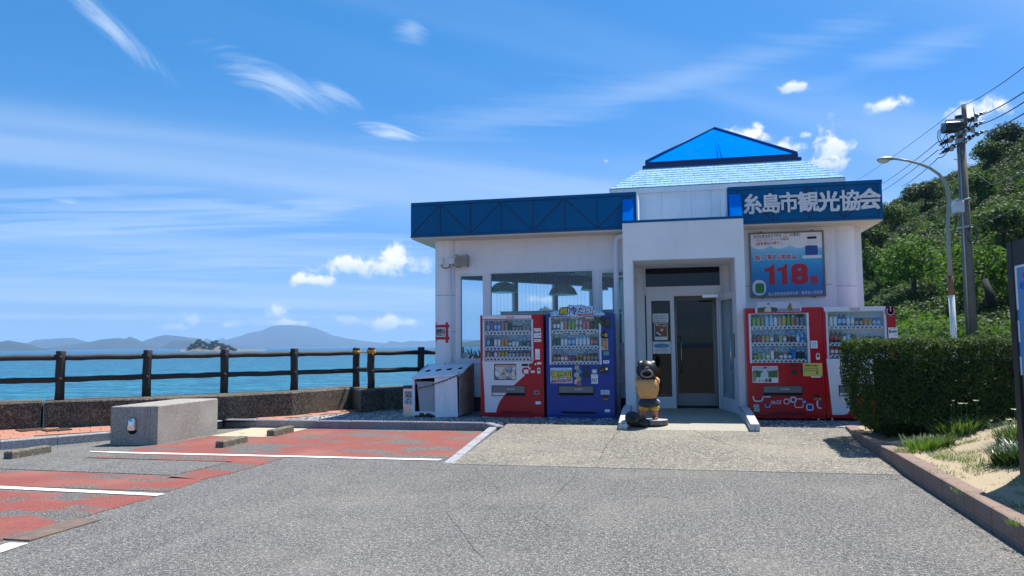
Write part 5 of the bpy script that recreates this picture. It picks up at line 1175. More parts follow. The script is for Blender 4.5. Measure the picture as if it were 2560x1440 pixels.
def machine(px0,px1,ptop,pbot,bodym,name,label,win,rowdef,shelves,depth=.70,feet=True,right_lock=None):
    """win: px box of the display window; shelves: px y of each shelf strip (top,bottom); rowdef: three lists of drinks"""
    xa=at(px0,900,y=YM)[0]; xb=at(px1,900,y=YM)[0]; xm=(xa+xb)/2; pm=(px0+px1)/2
    z1=at(pm,ptop,y=YM)[2]; z0=at(pm,pbot,y=YM)[2]
    o=empty(name,(xm,YM,ZP),label,'vending machine','drink vending machines along the building front')
    wx0,wx1,wz0,wz1=rx(*win,YM); rec=.15
    m=MB(); m.box(xa,YM+.17,z0,xb,YM+depth,z1)
    m.box(xa,YM,z0+.05,wx0,YM+.168,z1); m.box(wx1,YM,z0+.05,xb,YM+.168,z1); m.box(wx0,YM,wz1,wx1,YM+.168,z1); m.box(wx0,YM,z0+.05,wx1,YM+.168,wz0); m.box(xa+.004,YM+.012,z0,xb-.004,YM+.168,z0+.046)
    m.build('cabinet',bodym,o)
    m=MB(); m.box(wx0,YM+rec,wz0,wx1,YM+rec+.01,wz1); m.build('display_back','ice_print' if 'emblem' not in label else 'liner',o)
    m=MB(); e=.012; m.box(wx0,YM+.004,wz0,wx0+.035,YM+rec,wz1); m.box(wx1-.035,YM+.004,wz0,wx1,YM+rec,wz1); m.box(wx0+.035,YM+.01,wz1-e,wx1-.035,YM+rec,wz1); m.build('display_lining','shelf_white',o)
    m=MB(); m.box(wx0+.004,YM+.003,wz0+.004,wx1-.004,YM+.006,wz1-.004); m.build('display_pane','display_glass',o)
    N_=12; xs0,xs1=wx0+.06,wx1-.07; st=(xs1-xs0)/N_
    for r_,(sy0,sy1) in enumerate(shelves):
        zt_=at(pm,sy0,y=YM)[2]; zb_=at(pm,sy1,y=YM)[2]; zb_=max(zb_,wz0+.004)
        m=MB(); m.box(xs0-.012,YM+.02,zb_,xs1+.012,YM+.04,zt_); m.box(wx0+.036,YM+.04,zt_-.02,wx1-.036,YM+rec,zt_-.008); m.box(xs0-.01,YM+.04,zt_-.007,xs1+.01,YM+.046,zt_+.022,1); sh=m.build('shelf',['shelf_white',C and flat('pricestrip',(.10,.16,.32))],o)
        m=MB()
        for k in range(N_):
            cx_=xs0+st*(k+.5); hh=(zt_-zb_); two=hh>.075
            zc=zb_+hh*(.3 if two else .5)
            m.xz([(cx_+st*.33*math.cos(a),zc+min(.019,hh*.34)*math.sin(a)) for a in [2*math.pi*i/10 for i in range(10)]],YM+.016,.005,0)
            if two: m.box(cx_-st*.28,YM+.016,zb_+hh*.66,cx_+st*.28,YM+.02,zb_+hh*.82)
        m.build('button_row',flat('button',(.02,.03,.08)),sh)
        m=MB()
        for k in range(N_):
            cx_=xs0+st*(k+.5); m.box(cx_-st*.36,YM+.038,zt_+.004,cx_+st*.30,YM+.0395,zt_+.018)
        m.build('price_tags','cloth_paper',sh)
        for k,s in enumerate(rowdef[r_]):
            if not s: continue
            kind,h,a,b_,c=D(s); me=drink(kind,h,st*.44,a,b_,c); cx_=xs0+st*(k+.5)
            link('bottle' if kind!='can' else 'can',me,o,(cx_-xm,.075,zt_-.006-ZP),(0,0,rng.uniform(0,6)))
    if feet:
        for x in (xa+.09,xb-.12):
            for y in (YM+.03,YM+depth-.06):
                m=MB(); m.cyl((x,y,ZP),.018,z0-ZP,8); m.box(x-.05,y-.05,ZP,x+.06,y+.02,ZP+.008); m.build('foot','steel',o)
    return o,(xa,xb,z0,z1)
def px_poly(P,y): 
    out=[]
    for a,b_ in P: q=at(a,b_,y=y); out.append((q[0],q[2]))
    return out
def plate(name,o,P,m_,y=YM-.004,th=.003,label=None,side=None):
    mb=MB(); mb.xz(px_poly(P,y),y,th,0); return mb.build(name,m_,o,label=label)
def bxp(a,b_,c,d): return [(a,b_),(c,b_),(c,d),(a,d)]
def rplate(name,o,px0,py0,px1,py1,m_,y=YM-.004,r=.01,th=.003,label=None):
    b=rx(px0,py0,px1,py1,y); mb=MB(); mb.xz(rrect(*b,r),y,th); return mb.build(name,m_,o,label=label)
def tx(o,items,mats,y=YM-.0065,name='lettering'):
    mb=MB()
    for s,px0,py0,px1,py1,mi,*kw in items: lettering(mb,s,*rx(px0,py0,px1,py1,y),y,mi,**(kw[0] if kw else {}))
    return mb.build(name,mats,o)
K=lambda cx_,cy_:(1160+cx_/4.114,740+cy_/4.114)     # detail measurement grids
K2=lambda cx_,cy_:(1840+cx_/4.114,740+cy_/4.114)
def slot(o,a,b_,c,d,Kf):
    """delivery opening: dark recess look built as frame, flap and lip"""
    b=rx(*Kf(a,b_),*Kf(c,d),YM-.004); m=MB(); x0,x1,z0,z1=b; f=.012
    m.box(x0,YM-.012,z0,x0+f,YM-.001,z1); m.box(x1-f,YM-.012,z0,x1,YM-.001,z1); m.box(x0+f,YM-.012,z1-f,x1-f,YM-.001,z1); m.box(x0+f,YM-.012,z0,x1-f,YM-.001,z0+f); fr=m.build('delivery_slot','black_plastic',o)
    zm=z0+(z1-z0)*.30; m=MB(); m.box(x0+f,YM-.006,zm,x1-f,YM-.003,z1-f); m.build('flap','tray_grey',fr)
    m=MB(); m.box(x0+f,YM-.003,z0+f,x1-f,YM-.001,zm); m.build('opening','hole_black',fr); 
    m=MB(); lettering(m,'PUSH',x0+(x1-x0)*.46,x0+(x1-x0)*.66,zm+(z1-zm)*.35,zm+(z1-zm)*.62,YM-.0075); m.build('lettering','shelf_white',fr)
# -- first red machine
r1=['bwhtwhtwht.20','bblulblwht.20','bblured red.20'.replace(' ',''),'bblulblwht.20','bblulblwht.20','lpnkpnkwht.21','lblkgryblk.22','lgryblkgld.21','bblkgryblk.14','bblkgryblk.14','bblkgryblk.14','bgrytanbrn.14']
M1,b1=machine(1201,1359,787,1043,'machine_red','vending_machine','red drink machine with white swoosh panel, leftmost, beside the blue machine',(1206.5,799,1333,903),
 [['bblulblwht.19','bblured'+'red.20','bblulblwht.20','bblulblwht.20','lpnkpnkwht.21','lblkgryblk.22','lgryblkgld.21','bblkgrywht.135','bblkgrywht.135','bblkgrywht.135','bgrytanbrn.135','bgrytanbrn.135'],
  ['bblulblblu.19','lblkdgrblk.19','lgrnwhttan.185','lgrnwhttan.185','llblorgred.185','llblorgred.185','cdgrwhtlgr.13','lgrnwhtred.135','lgrnwhtred.135','cteatealbl.13','cteadgrlbl.13','cblkgldwht.13'],
  ['corgtanbrn.125','cnavredwht.125','clblwhtnav.125','corgtanred.125','corglgrred.125','corglgrred.125','cnavlblwht.12','cnavlblwht.12','cnavtanwht.12','cnavgrywht.12','cnavtanblu.12','cnavtanblu.12']],
 [(828.5,836.5),(867.5,875.5),(894,902.5)])
plate('swoosh_panel',M1,[K(188,672),K(706,672),K(704,700),K(690,742),K(655,786),K(605,834),K(560,875),K(510,920),K(470,962),K(405,1032),K(370,1080),K(345,1135),K(330,1196),K(216,1196),K(213,1060),K(205,900)],'machine_white')
plate('header_panel',M1,[K(188,200),K(692,196),K(694,232),K(188,238)],'machine_white')
tx(M1,[('Coca-Cola',*K(432,202),*K(512,230),0,dict(bold=.01,shear=.35))],[RED])
sc_=rplate('movie_poster',M1,*K(310,697),*K(537,864),'black_plastic',r=.02)
mb=MB(); b=rx(*K(318,706),*K(531,857),YM-.008); mb.box(b[0],YM-.0085,b[2],b[1],YM-.0045,b[3]); mb.build('print','poster_collage',sc_)
mb=MB(); mb.box(b[0]+.01,YM-.0095,b[3]-.045,b[1]-.01,YM-.0088,b[3]-.008,0); mb.build('title_strip',flat('title_or',(.55,.30,.22)),sc_)
slot(M1,285,920,630,1028,K)
def sticker(o,a,b_,c,d,Kf,m_='cloth_paper',r=.004,**k): return rplate('sticker',o,*Kf(a,b_),*Kf(c,d),m_,r=r,**k)
sticker(M1,718,332,793,430,K); sticker(M1,720,444,794,472,K); sticker(M1,732,545,780,653,K); 
tx(M1,[('Coke ON',*K(732,340),*K(780,350),0),('1',*K(722,356),*K(733,385),1,dict(bold=.04)),('点無料!',*K(736,362),*K(791,383),1,dict(bold=.03)),('スタンプ',*K(726,400),*K(760,416),1),('見本',*K(764,395),*K(790,413),2),('お支払い',*K(727,452),*K(788,466),1)],[RED,BLK,flat('nvy',(.02,.05,.2))])
tx(M1,[('アプリ',*K(738,600),*K(775,612),1),('で払う',*K(738,622),*K(775,634),1)],[RED,BLK])
for a,b_,c,d,r_,mm in ((596,735,672,808,.055,'machine_red'),(614,757,662,797,.004,'frame_metal'),(665,690,712,738,.035,'machine_red'),(594,696,658,722,.004,'black_plastic'),(718,682,748,718,.02,'machine_red'),(728,690,744,712,.01,'frame_metal')):
    rplate('coin_panel',M1,*K(a,b_),*K(c,d),mm,r=r_,y=YM-.008-.002*(mm!='machine_red'),th=.006)
rplate('lock',M1,*K(753,737),*K(784,798),'frame_metal',r=.018,y=YM-.012,th=.01); rplate('keyhole',M1,*K(760,750),*K(776,775),'black_plastic',r=.01,y=YM-.015,th=.003)
for a,b_,c,d in ((752,680,795,704),(688,768,728,790),(736,1084,790,1114)): sticker(M1,a,b_,c,d,K)
rplate('change_slot',M1,*K(722,972),*K(774,1012),'frame_grey',r=.012,y=YM-.01,th=.008); rplate('change_cup',M1,*K(730,980),*K(768,1004),'black_plastic',r=.012,y=YM-.012,th=.003)
m=MB()
for k in range(34): x=b1[0]+.40+k*.016; m.box(x,YM-.004,b1[2]+.065,x+.006,YM-.001,b1[2]+.11)
m.build('vent_slots','hole_black',M1)
m=MB(); m.tube([(b1[1]-.03,YM-.014,z) for z in (1.70,1.78,1.86,1.97)],.011,6); m.build('door_handle','machine_red',M1)
# -- blue machine
M2,b2=machine(1366,1534,783,1046,'machine_blue','vending_machine','deep blue drink machine with icy header board and yellow lettering panel',(1373,792,1503,912),
 [['bteawhtred.20','bteawhtred.20','llblwhtred.20','llblpnkred.20','blgrlgrgry.205','blgrlgrgry.205','bwhtgrywht.20','bwhtgrywht.20','cpnkpnkred.175','cpnkpnkred.175','cblkdgrblk.175','cblkdgrblk.175'],
  ['lblkdgrlgr.18','lblkdgrlgr.18','lpnkwhttan.17','lpnkwhttan.17','bblulblwht.19','bblulblwht.19','llblwhtlbl.18','llblwhtlbl.18','llblwhtlbl.18','llblwhtlbl.18','cbrnpnkblk.17','cblkpnkbrn.17'],
  ['cblktanred.15','cblktanred.15','cpnkwhtred.14','cpnkwhtred.14','cnavredlbl.14','cnavredlbl.14','cgldbrntan.14','cgldbrntan.14','cbrntanred.16','cbrntanred.16','cblkgrybrn.16','cblkgrybrn.16']],
 [(825.5,831.5),(865.5,871.5),(905,911.5)])
J2=lambda cx_,cy_:(1360+cx_/9,750+cy_/9)
hd=plate('header_board',M2,[J2(130,290),J2(190,262),J2(280,240),J2(350,215),J2(370,180),J2(520,150),J2(560,105),J2(700,120),J2(850,100),J2(930,135),J2(1110,130),J2(1100,215),J2(1180,240),J2(1300,265),J2(1370,300),J2(1365,345),J2(1150,352),J2(760,380),J2(520,370),J2(150,368)],[mat('ice_pale',(.30,.48,.70),.5,0,.5,24)],y=YM-.03,th=.012)
def JT(s,a,b_,c,d,mi,y,**k): return (s,*J2(a,b_),*J2(c,d),mi,k)
tx(hd,[JT('超',352,172,528,318,1,0,bold=.12),],[flat('hyel',(.68,.56,.03)),BLK],y=YM-.032)
tx(hd,[JT('超',362,182,518,308,0,0,bold=.02),],[flat('hyel',(.68,.56,.03)),BLK],y=YM-.034)
hblue=flat('hblue',(.01,.07,.36)); 
for y_,bo,mi in ((YM-.0325,.13,1),(YM-.035,.03,0)):
    tx(hd,[JT('冷',550,150,740,330,mi,0,bold=bo),JT('たい！',750,160,1130,290,mi,0,bold=bo,shear=.25)],[hblue,WHT],y=y_)
rplate('header_ribbon',hd,*J2(770,305),*J2(1100,345),RED,y=YM-.034,r=.003,th=.002); tx(hd,[JT('この夏も強冷却',790,310,1080,338,0,0)],[WHT],y=YM-.0365)
for rr_,(ya,yb_) in enumerate(((390,418),(742,770))):
    for xa_ in (245,600,945):
        q=rplate('price_card',M2,*J2(xa_,ya),*J2(xa_+175,yb_),flat('cardc',(.66,.60,.38)),y=YM-.006,r=.002)
    tx(M2,[JT('つめた〜い',xa_+40,ya+4,xa_+165,yb_-5,0,0) for xa_ in (245,600,945)],[BLK],y=YM-.009)
# dark green energy-drink banner running off the window corner
plate('diagonal_banner',M2,[J2(1110,385),J2(1500,385),J2(1495,655),J2(1390,650),J2(1250,525)],'black_plastic',label='black banner with green scratch stripes')
mb=MB(); 
for k in range(3):
    a=px_poly([J2(1400+k*25,440),J2(1408+k*25,440),J2(1412+k*25,590),J2(1404+k*25,560)],YM-.008); mb.xz(a,YM-.008,.002)
a=px_poly([J2(1160,400),J2(1200,400),J2(1330,520),J2(1300,530)],YM-.008); mb.xz(a,YM-.008,.002); mb.build('green_marks',flat('mgreen',(.06,.16,.02)),M2)
rplate('round_sticker',M2,*J2(1270,700),*J2(1445,878),BLK,y=YM-.010,r=.068,th=.002); tx(M2,[JT('一番',1285,745,1430,830,0,0,bold=.02)],[flat('hyel2',(.55,.45,.05))],y=YM-.013)
rplate('tall_sticker',M2,*J2(1283,870),*J2(1440,1125),flat('stick_tan',(.50,.44,.26)),y=YM-.006,r=.003)
mb=MB()
for s,xa_,xb_,y0_,y1_,mi in [(c,1352,1425,890+k*54,938+k*54,0) for k,c in enumerate('熱中対策')]+[(c,1292,1340,890+k*40,926+k*40,1) for k,c in enumerate('自分の為')]:
    lettering(mb,s,*rx(*J2(xa_,y0_),*J2(xb_,y1_),YM-.009),YM-.009,mi,bold=.02)
mb.build('lettering',[RED,BLK],M2)
sticker(M2,1435,568,1492,610,K,flat('stgrn',(.10,.32,.22))); sticker(M2,1430,662,1495,694,K,r=.015); tx(M2,[('千円札',*K(1440,668),*K(1486,688),0)],[BLK])
py=rplate('cooling_poster',M2,*K(888,738),*K(1115,897),[mat('ray_print',(.45,.58,.75),.5,0,.3,18)],r=.012)
for y_,bo,mi in ((YM-.006,.10,1),(YM-.008,.025,0)): tx(py,[('強冷却',*K(898,768),*K(1108,845),mi,dict(bold=bo))],[flat('hyel',(.68,.56,.03)),BLK],y=y_)
plate('poster_ribbon',py,[K(900,862),K(1106,855),K(1100,880),K(896,892)],RED,y=YM-.007,th=.001); tx(py,[('この夏も強冷却でお得です!',*K(915,864),*K(1095,884),0)],[WHT],y=YM-.0095)
for k,(cx_,cy_) in enumerate(((1162,738),(1182,776),(1158,812),(1180,852),(1158,884),(1184,900))): rplate('round_badge',M2,*K(cx_-26,cy_-26),*K(cx_+26,cy_+26),flat(f'badge{k}',[(.5,.3,.25),(.08,.3,.22),(.4,.42,.45),(.5,.32,.12),(.55,.5,.48),(.3,.14,.08)][k]),y=YM-.005-.001*k,r=.042,th=.002)
rplate('coin_panel',M2,*K(1388,722),*K(1493,796),'black_plastic',r=.06,y=YM-.012,th=.010,); rplate('coin_panel',M2,*K(1455,738),*K(1478,762),'chrome',r=.012,y=YM-.016,th=.004)
mb=MB(); mb.xz(px_poly([K(1400,762),K(1432,752),K(1436,762),K(1404,776)],YM-.016),YM-.016,.003); mb.build('coin_lever',flat('orange',(.5,.12,.02)),M2)
rplate('bill_reader',M2,*K(1225,768),*K(1292,838),'black_plastic',r=.012,y=YM-.010,th=.008); rplate('bill_reader',M2,*K(1315,752),*K(1368,797),'frame_grey',r=.008,y=YM-.010,th=.008); rplate('bill_reader',M2,*K(1322,762),*K(1362,788),'frame_metal',r=.006,y=YM-.013,th=.003)
rplate('display_bar',M2,*K(1225,722),*K(1288,746),'black_plastic',r=.006)
sticker(M2,1308,806,1377,902,K); tx(M2,[('PAY',*K(1314,845),*K(1370,892),0,dict(bold=.02)),('PayPay',*K(1318,815),*K(1368,828),1)],[BLK,flat('pcy',(.02,.3,.45))])
sticker(M2,1406,966,1498,1013,K,flat('stick_blue',(.45,.52,.66))); tx(M2,[('サポート',*K(1418,978),*K(1485,998),0)],[BLK]); sticker(M2,1448,1166,1502,1194,K)
slot(M2,972,922,1335,1026,K); rplate('change_slot',M2,*K(1424,1025),*K(1487,1076),'black_plastic',r=.015,y=YM-.01,th=.008); rplate('change_cup',M2,*K(1430,1052),*K(1482,1070),flat('orange',(.5,.12,.02)),r=.01,y=YM-.012,th=.002)
plate('vent_recess',M2,[K(1000,1184),K(1130,1188),K(1360,1190),K(1365,1210),K(1200,1213),K(1000,1205)],'hole_black',y=YM-.003,th=.002)
# -- second red machine
M3,b3=machine(1867,2060,769,1046,'machine_red','vending_machine','plain red drink machine with patterned skirt and yellow notice, right of the entrance',(1873,783,2024,908),
 [['lgrnlgrdgr.205','lgrnlgrdgr.205','lbrngldgry.20','llbllbllbl.21','llbllbllbl.21','lgrywhtblu.205','lpnktanblk.205','lwhtyelgrn.205','lgrnlgrtan.205','lyelorgwht.20','lbrngrybrn.21','lblkgryblk.21'],
  ['cbrnredblk.15','cbrnredblk.15','cgldtanblk.15','cgldtanblk.15','cgrywhtblu.15','cnavbrnblk.15','ctanlgrtan.145','ctanwhtbrn.145','lwhtbrntan.15','lwhtbrntan.15','blblwhtlbl.17','blblblulbl.18'],
  ['cdgrlgrwht.135','ctanlgrdgr.135','blbllgrlbl.13','clgrwhtlgr.13','lpnkwhtred.205','lyelbrnwht.19','cdgrwhtgrn.13','ctanwhtdgr.13','cnavwhtblk.13','lnavblulbl.20','lredblkwht.17','lredblkwht.17']],
 [(816,822.5),(857.5,864),(900,907)])
J3=lambda cx_,cy_:(1865+cx_/9,750+cy_/9)
a=plate('topper_board',M3,[J3(245,50),J3(1215,38),J3(1218,268),J3(262,278)],[mat('dusk_print',(.50,.50,.60),.5,0,.10,2)],y=YM-.03,th=.008,label='landscape advertising board standing on the machine')
mb=MB(); mb.xz(px_poly([J3(262,178),J3(400,165),J3(560,152),J3(700,175),J3(720,266),J3(262,272)],YM-.032),YM-.032,.001,0); mb.xz(px_poly([J3(420,200),J3(450,170),J3(490,158),J3(495,130),J3(478,110),J3(490,75),J3(525,75),J3(540,105),J3(528,140),J3(560,165),J3(570,262),J3(415,262)],YM-.034),YM-.034,.001,1)
mb.xz(px_poly([J3(478,108),J3(488,74),J3(526,74),J3(540,104),J3(508,96)],YM-.036),YM-.036,.001,2); mb.xz(px_poly([J3(925,190),J3(960,110),J3(990,65),J3(1020,90),J3(1025,170),J3(1060,240),J3(970,240)],YM-.034),YM-.034,.001,3); mb.xz(px_poly([J3(722,192),J3(1216,186),J3(1216,264),J3(722,268)],YM-.032),YM-.032,.001,4)
mb.build('print',[flat('field',(.04,.08,.02)),flat('shirt',(.55,.45,.48)),flat('hair',(.03,.02,.02)),flat('olive',(.16,.17,.03)),flat('dusk2',(.26,.24,.34))],a)
m=MB(); q=rx(*J3(210,175),*J3(1245,285),YM-.018); m.box(q[0],YM-.018,q[2],q[0]+.03,YM-.001,q[3]); m.box(q[1]-.03,YM-.018,q[2]+.02,q[1],YM-.001,q[3]+.03); m.build('board_clip','shelf_white',M3)
sticker(M3,768,460,838,537,K2); rplate('small_print',M3,*K2(777,470),*K2(828,528),'sticker_grey' if False else flat('stick_blue',(.45,.52,.66)),y=YM-.006,r=.003)
rplate('lock',M3,*K2(824,588),*K2(862,656),'frame_metal',r=.024,y=YM-.012,th=.01); rplate('keyhole',M3,*K2(833,598),*K2(855,630),'black_plastic',r=.014,y=YM-.015,th=.003)
y_p=rplate('yellow_notice',M3,*K2(690,690),*K2(887,825),flat('notice_yellow',(.60,.50,.10)),y=YM-.012,r=.002,th=.001)
tx(y_p,[('使用禁止のお願い',*K2(705,706),*K2(848,724),0,dict(bold=.02)),('申し訳ありませんが、お金を',*K2(705,738),*K2(848,752),0,dict(bold=.01)),('使用できませんのでご注意',*K2(705,760),*K2(850,773),0,dict(bold=.01)),('5',*K2(823,780),*K2(846,804),0,dict(bold=.04))],[BLK],y=YM-.0145)
sticker(M3,772,822,872,838,K2)
rplate('bill_reader',M3,*K2(568,760),*K2(632,810),'black_plastic',r=.008,y=YM-.010,th=.008); rplate('display_bar',M3,*K2(565,706),*K2(632,728),'black_plastic',r=.006,y=YM-.008,th=.006); rplate('coin_panel',M3,*K2(664,738),*K2(700,792),'black_plastic',r=.01,y=YM-.008,th=.006)
tp=rplate('tea_poster',M3,*K2(168,722),*K2(433,892),flat('poster_white',(.66,.68,.70)),r=.006)
mb=MB(); mb.xz(px_poly(bxp(*K2(172,727),*K2(428,775)),YM-.006),YM-.006,.001,0); mb.xz(px_poly([K2(172,775),K2(210,765),K2(300,778),K2(428,762),K2(428,838),K2(172,838)],YM-.0075),YM-.0075,.001,1)
mb.xz(px_poly([K2(252,838),K2(255,795),K2(285,774),K2(284,750),K2(310,748),K2(312,774),K2(332,792),K2(334,838)],YM-.009),YM-.009,.001,2); mb.xz(px_poly([K2(282,752),K2(284,730),K2(314,728),K2(316,748),K2(300,740)],YM-.0105),YM-.0105,.001,3); mb.xz(px_poly([K2(176,880),K2(176,800),K2(186,784),K2(196,784),K2(205,800),K2(206,880)],YM-.009),YM-.009,.001,4)
mb.build('print',[flat('psky',(.40,.46,.52)),flat('pfield',(.05,.13,.05)),flat('pshirt',(.50,.55,.62)),flat('hair',(.03,.02,.02)),flat('pbottle',(.16,.30,.08))],tp)
tx(tp,[('お〜い',*K2(235,853),*K2(292,884),0,dict(bold=.02)),('お茶',*K2(300,846),*K2(368,887),0,dict(bold=.04))],[BLK],y=YM-.0075)
slot(M3,277,920,686,1026,K2)
rplate('change_slot',M3,*K2(796,1012),*K2(862,1074),'black_plastic',r=.015,y=YM-.01,th=.008); rplate('change_cup',M3,*K2(800,1046),*K2(858,1070),flat('orange',(.5,.12,.02)),r=.012,y=YM-.012,th=.002)
# skirt pattern: rounded squares and loops
def ring(mb,a,b_,c,d,wd,mi,y,r=.03):
    x0,x1,z0,z1=rx(*K2(a,b_),*K2(c,d),y); O=rrect(x0,x1,z0,z1,r); I=rrect(x0+wd,x1-wd,z0+wd,z1-wd,max(.004,r-wd)); n=len(O)
    mb.add([(x,y,z) for x,z in O]+[(x,y,z) for x,z in I],[(i,(i+1)%n,n+(i+1)%n,n+i) for i in range(n)],mi)
mb=MB(); yy=YM-.0035
for a,b_,c,d,w_,r_ in ((490,1056,550,1114,.014,.035),(556,1036,622,1098,.022,.035),(600,1054,694,1150,.014,.035),(722,1108,798,1180,.022,.035)): ring(mb,a,b_,c,d,w_,0,yy,r_)
for a,b_,c,d in ((572,1052,606,1082),(690,1072,722,1104),(736,1120,786,1166),(306,1104,340,1138)): 
    x0,x1,z0,z1=rx(*K2(a,b_),*K2(c,d),yy-.001); mb.xz(rrect(x0,x1,z0,z1,.012),yy-.001,.001,1)
for a,b_,c,d in ((695,1078,716,1098),): x0,x1,z0,z1=rx(*K2(a,b_),*K2(c,d),yy-.003); mb.xz(rrect(x0,x1,z0,z1,.01),yy-.003,.001,0)
ring(mb,244,1040,322,1112,.005,1,yy-.001,.03); ring(mb,676,1066,735,1118,.014,1,yy-.001,.02)
def arc(P,w_,mi,y):
    Q=px_poly([K2(*p) for p in P],y); vs=[]
    for i,(x,z) in enumerate(Q):
        a=Q[max(0,i-1)]; b_=Q[min(len(Q)-1,i+1)]; d=Vector((b_[0]-a[0],b_[1]-a[1])).normalized(); vs+=[(x-d.y*w_,y,z+d.x*w_),(x+d.y*w_,y,z-d.x*w_)]
    mb.add(vs,[(2*i,2*i+1,2*i+3,2*i+2) for i in range(len(Q)-1)],mi)
arc([(178,1030),(178,1052),(186,1072),(202,1082),(250,1082),(268,1072),(275,1052),(278,1038),(355,1036)],.011,0,yy); arc([(348,1118),(348,1144),(312,1144),(300,1132),(300,1112)],.006,0,yy-.001); arc([(872,1060),(845,1066),(836,1090),(838,1130),(850,1150),(878,1156)],.012,0,yy)
x0,x1,z0,z1=rx(*K2(862,1078),*K2(880,1128),yy-.001); mb.box(x0,yy-.001,z0,x1,yy,z1,1)
mb.build('skirt_pattern',[flat('pattern_white',(.62,.60,.66)),flat('pattern_navy',(.02,.03,.22))],M3)
tx(M3,[('NeOS',*K2(356,1072),*K2(468,1112),0,dict(bold=.012,shear=.3))],[flat('pattern_white',(.62,.60,.66))],y=YM-.006)
sticker(M3,180,1116,238,1152,K2,flat('stick_grey',(.42,.46,.40))); sticker(M3,184,1154,242,1190,K2,flat('stick_grey',(.42,.46,.40)))
m=MB()
for k in range(38): x=b3[0]+.36+k*.015; m.box(x,YM-.004,b3[2]+.06,x+.006,YM-.001,b3[2]+.095+.02*math.sin(k/37*3.14))
m.build('vent_slots','hole_black',M3)
# -- last machine, half hidden by the hedge
M4,b4=machine(2061,2244,768,1046,'machine_red','vending_machine','red and white drink machine half hidden behind the hedge, round power emblem at its top',(2066,777,2218,897),
 [['llgrwhtgrn.215','llgrwhtgrn.215','bnavlblnav.22','bnavlblnav.22','blblwhtlgr.215','blblwhtlgr.215','cblktanblk.145','cblktanblk.145','cgldorgbrn.145','cgldorgbrn.145','cblulblnav.145','cblulblnav.145'],
  ['bblkredred.22','bblkredred.22','bblkbrnblk.22','bteawhtwht.20','lpurlblwht.20','lyelbrnyel.205','ctanwhtnav.12','ctanwhtnav.12','cblkgldblk.12','cblkgldblk.12','cblkbrnblk.12','cblkgldblk.12'],
  ['credwhtred.15','credwhtred.15','cblkgldbrn.15','cnavwhtlbl.14','corgwhtred.14','cgrnwhtgrn.14','cnavlblwht.14','corgyelred.14','cblkgldblk.12','cblkgldblk.12','cnavgrywht.12','cnavgrywht.12']],
 [(815.5,821.5),(858,864),(888.5,894)])
plate('header_panel',M4,[K2(903,115),K2(1538,104),K2(1538,150),K2(905,158)],'machine_white'); tx(M4,[('Coca-Cola',*K2(1165,116),*K2(1270,148),0,dict(bold=.01,shear=.35))],[RED])
plate('swoosh_panel',M4,[K2(930,646),K2(1560,640),K2(1550,820),K2(1420,900),K2(1300,1000),K2(1200,1120),K2(1150,1212),K2(1100,1222),K2(992,1222),K2(960,920)],'machine_white')
em=rplate('power_emblem',M4,*K2(1534,104),*K2(1646,210),flat('emb_pink',(.55,.30,.34)),y=YM-.006,r=.125,th=.002); rplate('disc',em,*K2(1543,112),*K2(1637,202),flat('emb_red',(.22,.01,.03)),y=YM-.009,r=.105,th=.002)
mb=MB(); cx_,cz_=at(*K2(1590,158),y=YM-.011)[0],at(*K2(1590,158),y=YM-.011)[2]; n=20; vs=[]
for i in range(n+1):
    a=math.radians(130+280*i/n); vs+=[(cx_+.050*math.cos(a),YM-.011,cz_+.050*math.sin(a)),(cx_+.068*math.cos(a),YM-.011,cz_+.068*math.sin(a))]
mb.add(vs,[(2*i,2*i+1,2*i+3,2*i+2) for i in range(n)]); mb.box(cx_-.010,YM-.0115,cz_-.005,cx_+.010,YM-.0105,cz_+.085); mb.build('power_symbol',flat('emb_pink',(.55,.30,.34)),em)
sticker(M4,1568,324,1664,432,K2); tx(M4,[('1',*K2(1576,348),*K2(1588,382),0,dict(bold=.04)),('点無料!',*K2(1592,354),*K2(1660,378),0,dict(bold=.03)),('Coke ON',*K2(1585,330),*K2(1645,340),1),('見本',*K2(1625,392),*K2(1658,408),2)],[BLK,RED,flat('nvy',(.02,.05,.2))])
rplate('side_screen',M4,*K2(1072,668),*K2(1250,852),'frame_grey',r=.02); rplate('screen_print',M4,*K2(1084,682),*K2(1240,842),'cloth_paper',r=.01,y=YM-.007)
rplate('eco_label',M4,*K2(1080,862),*K2(1240,906),flat('ecog',(.02,.22,.10)),r=.004); tx(M4,[('ecoる',*K2(1088,872),*K2(1180,892),0,dict(bold=.03))],[WHT])
slot(M4,1058,918,1420,1032,K2)
# ================================================================== BINS
tb=empty('recycling_bin',(-4.15,13.55,ZP),'rusty white sloped-top recycling bin with four holes, open left door and rope','recycling bin')
X0,X1=-4.63,-3.74; yf0,yb0=13.20,14.12; zf_,zb__=.845,1.095; xo=.045
fx=lambda t:(X0+(-4.60-X0)*t)
def quadbox(mb,P4,th,mi=0):
    P4=[Vector(p) for p in P4]; n=(P4[1]-P4[0]).cross(P4[3]-P4[0]).normalized()*th; mb.add([p for p in P4]+[p+n for p in P4],[(0,1,2,3),(7,6,5,4),(0,4,5,1),(1,5,6,2),(2,6,7,3),(3,7,4,0)],mi)
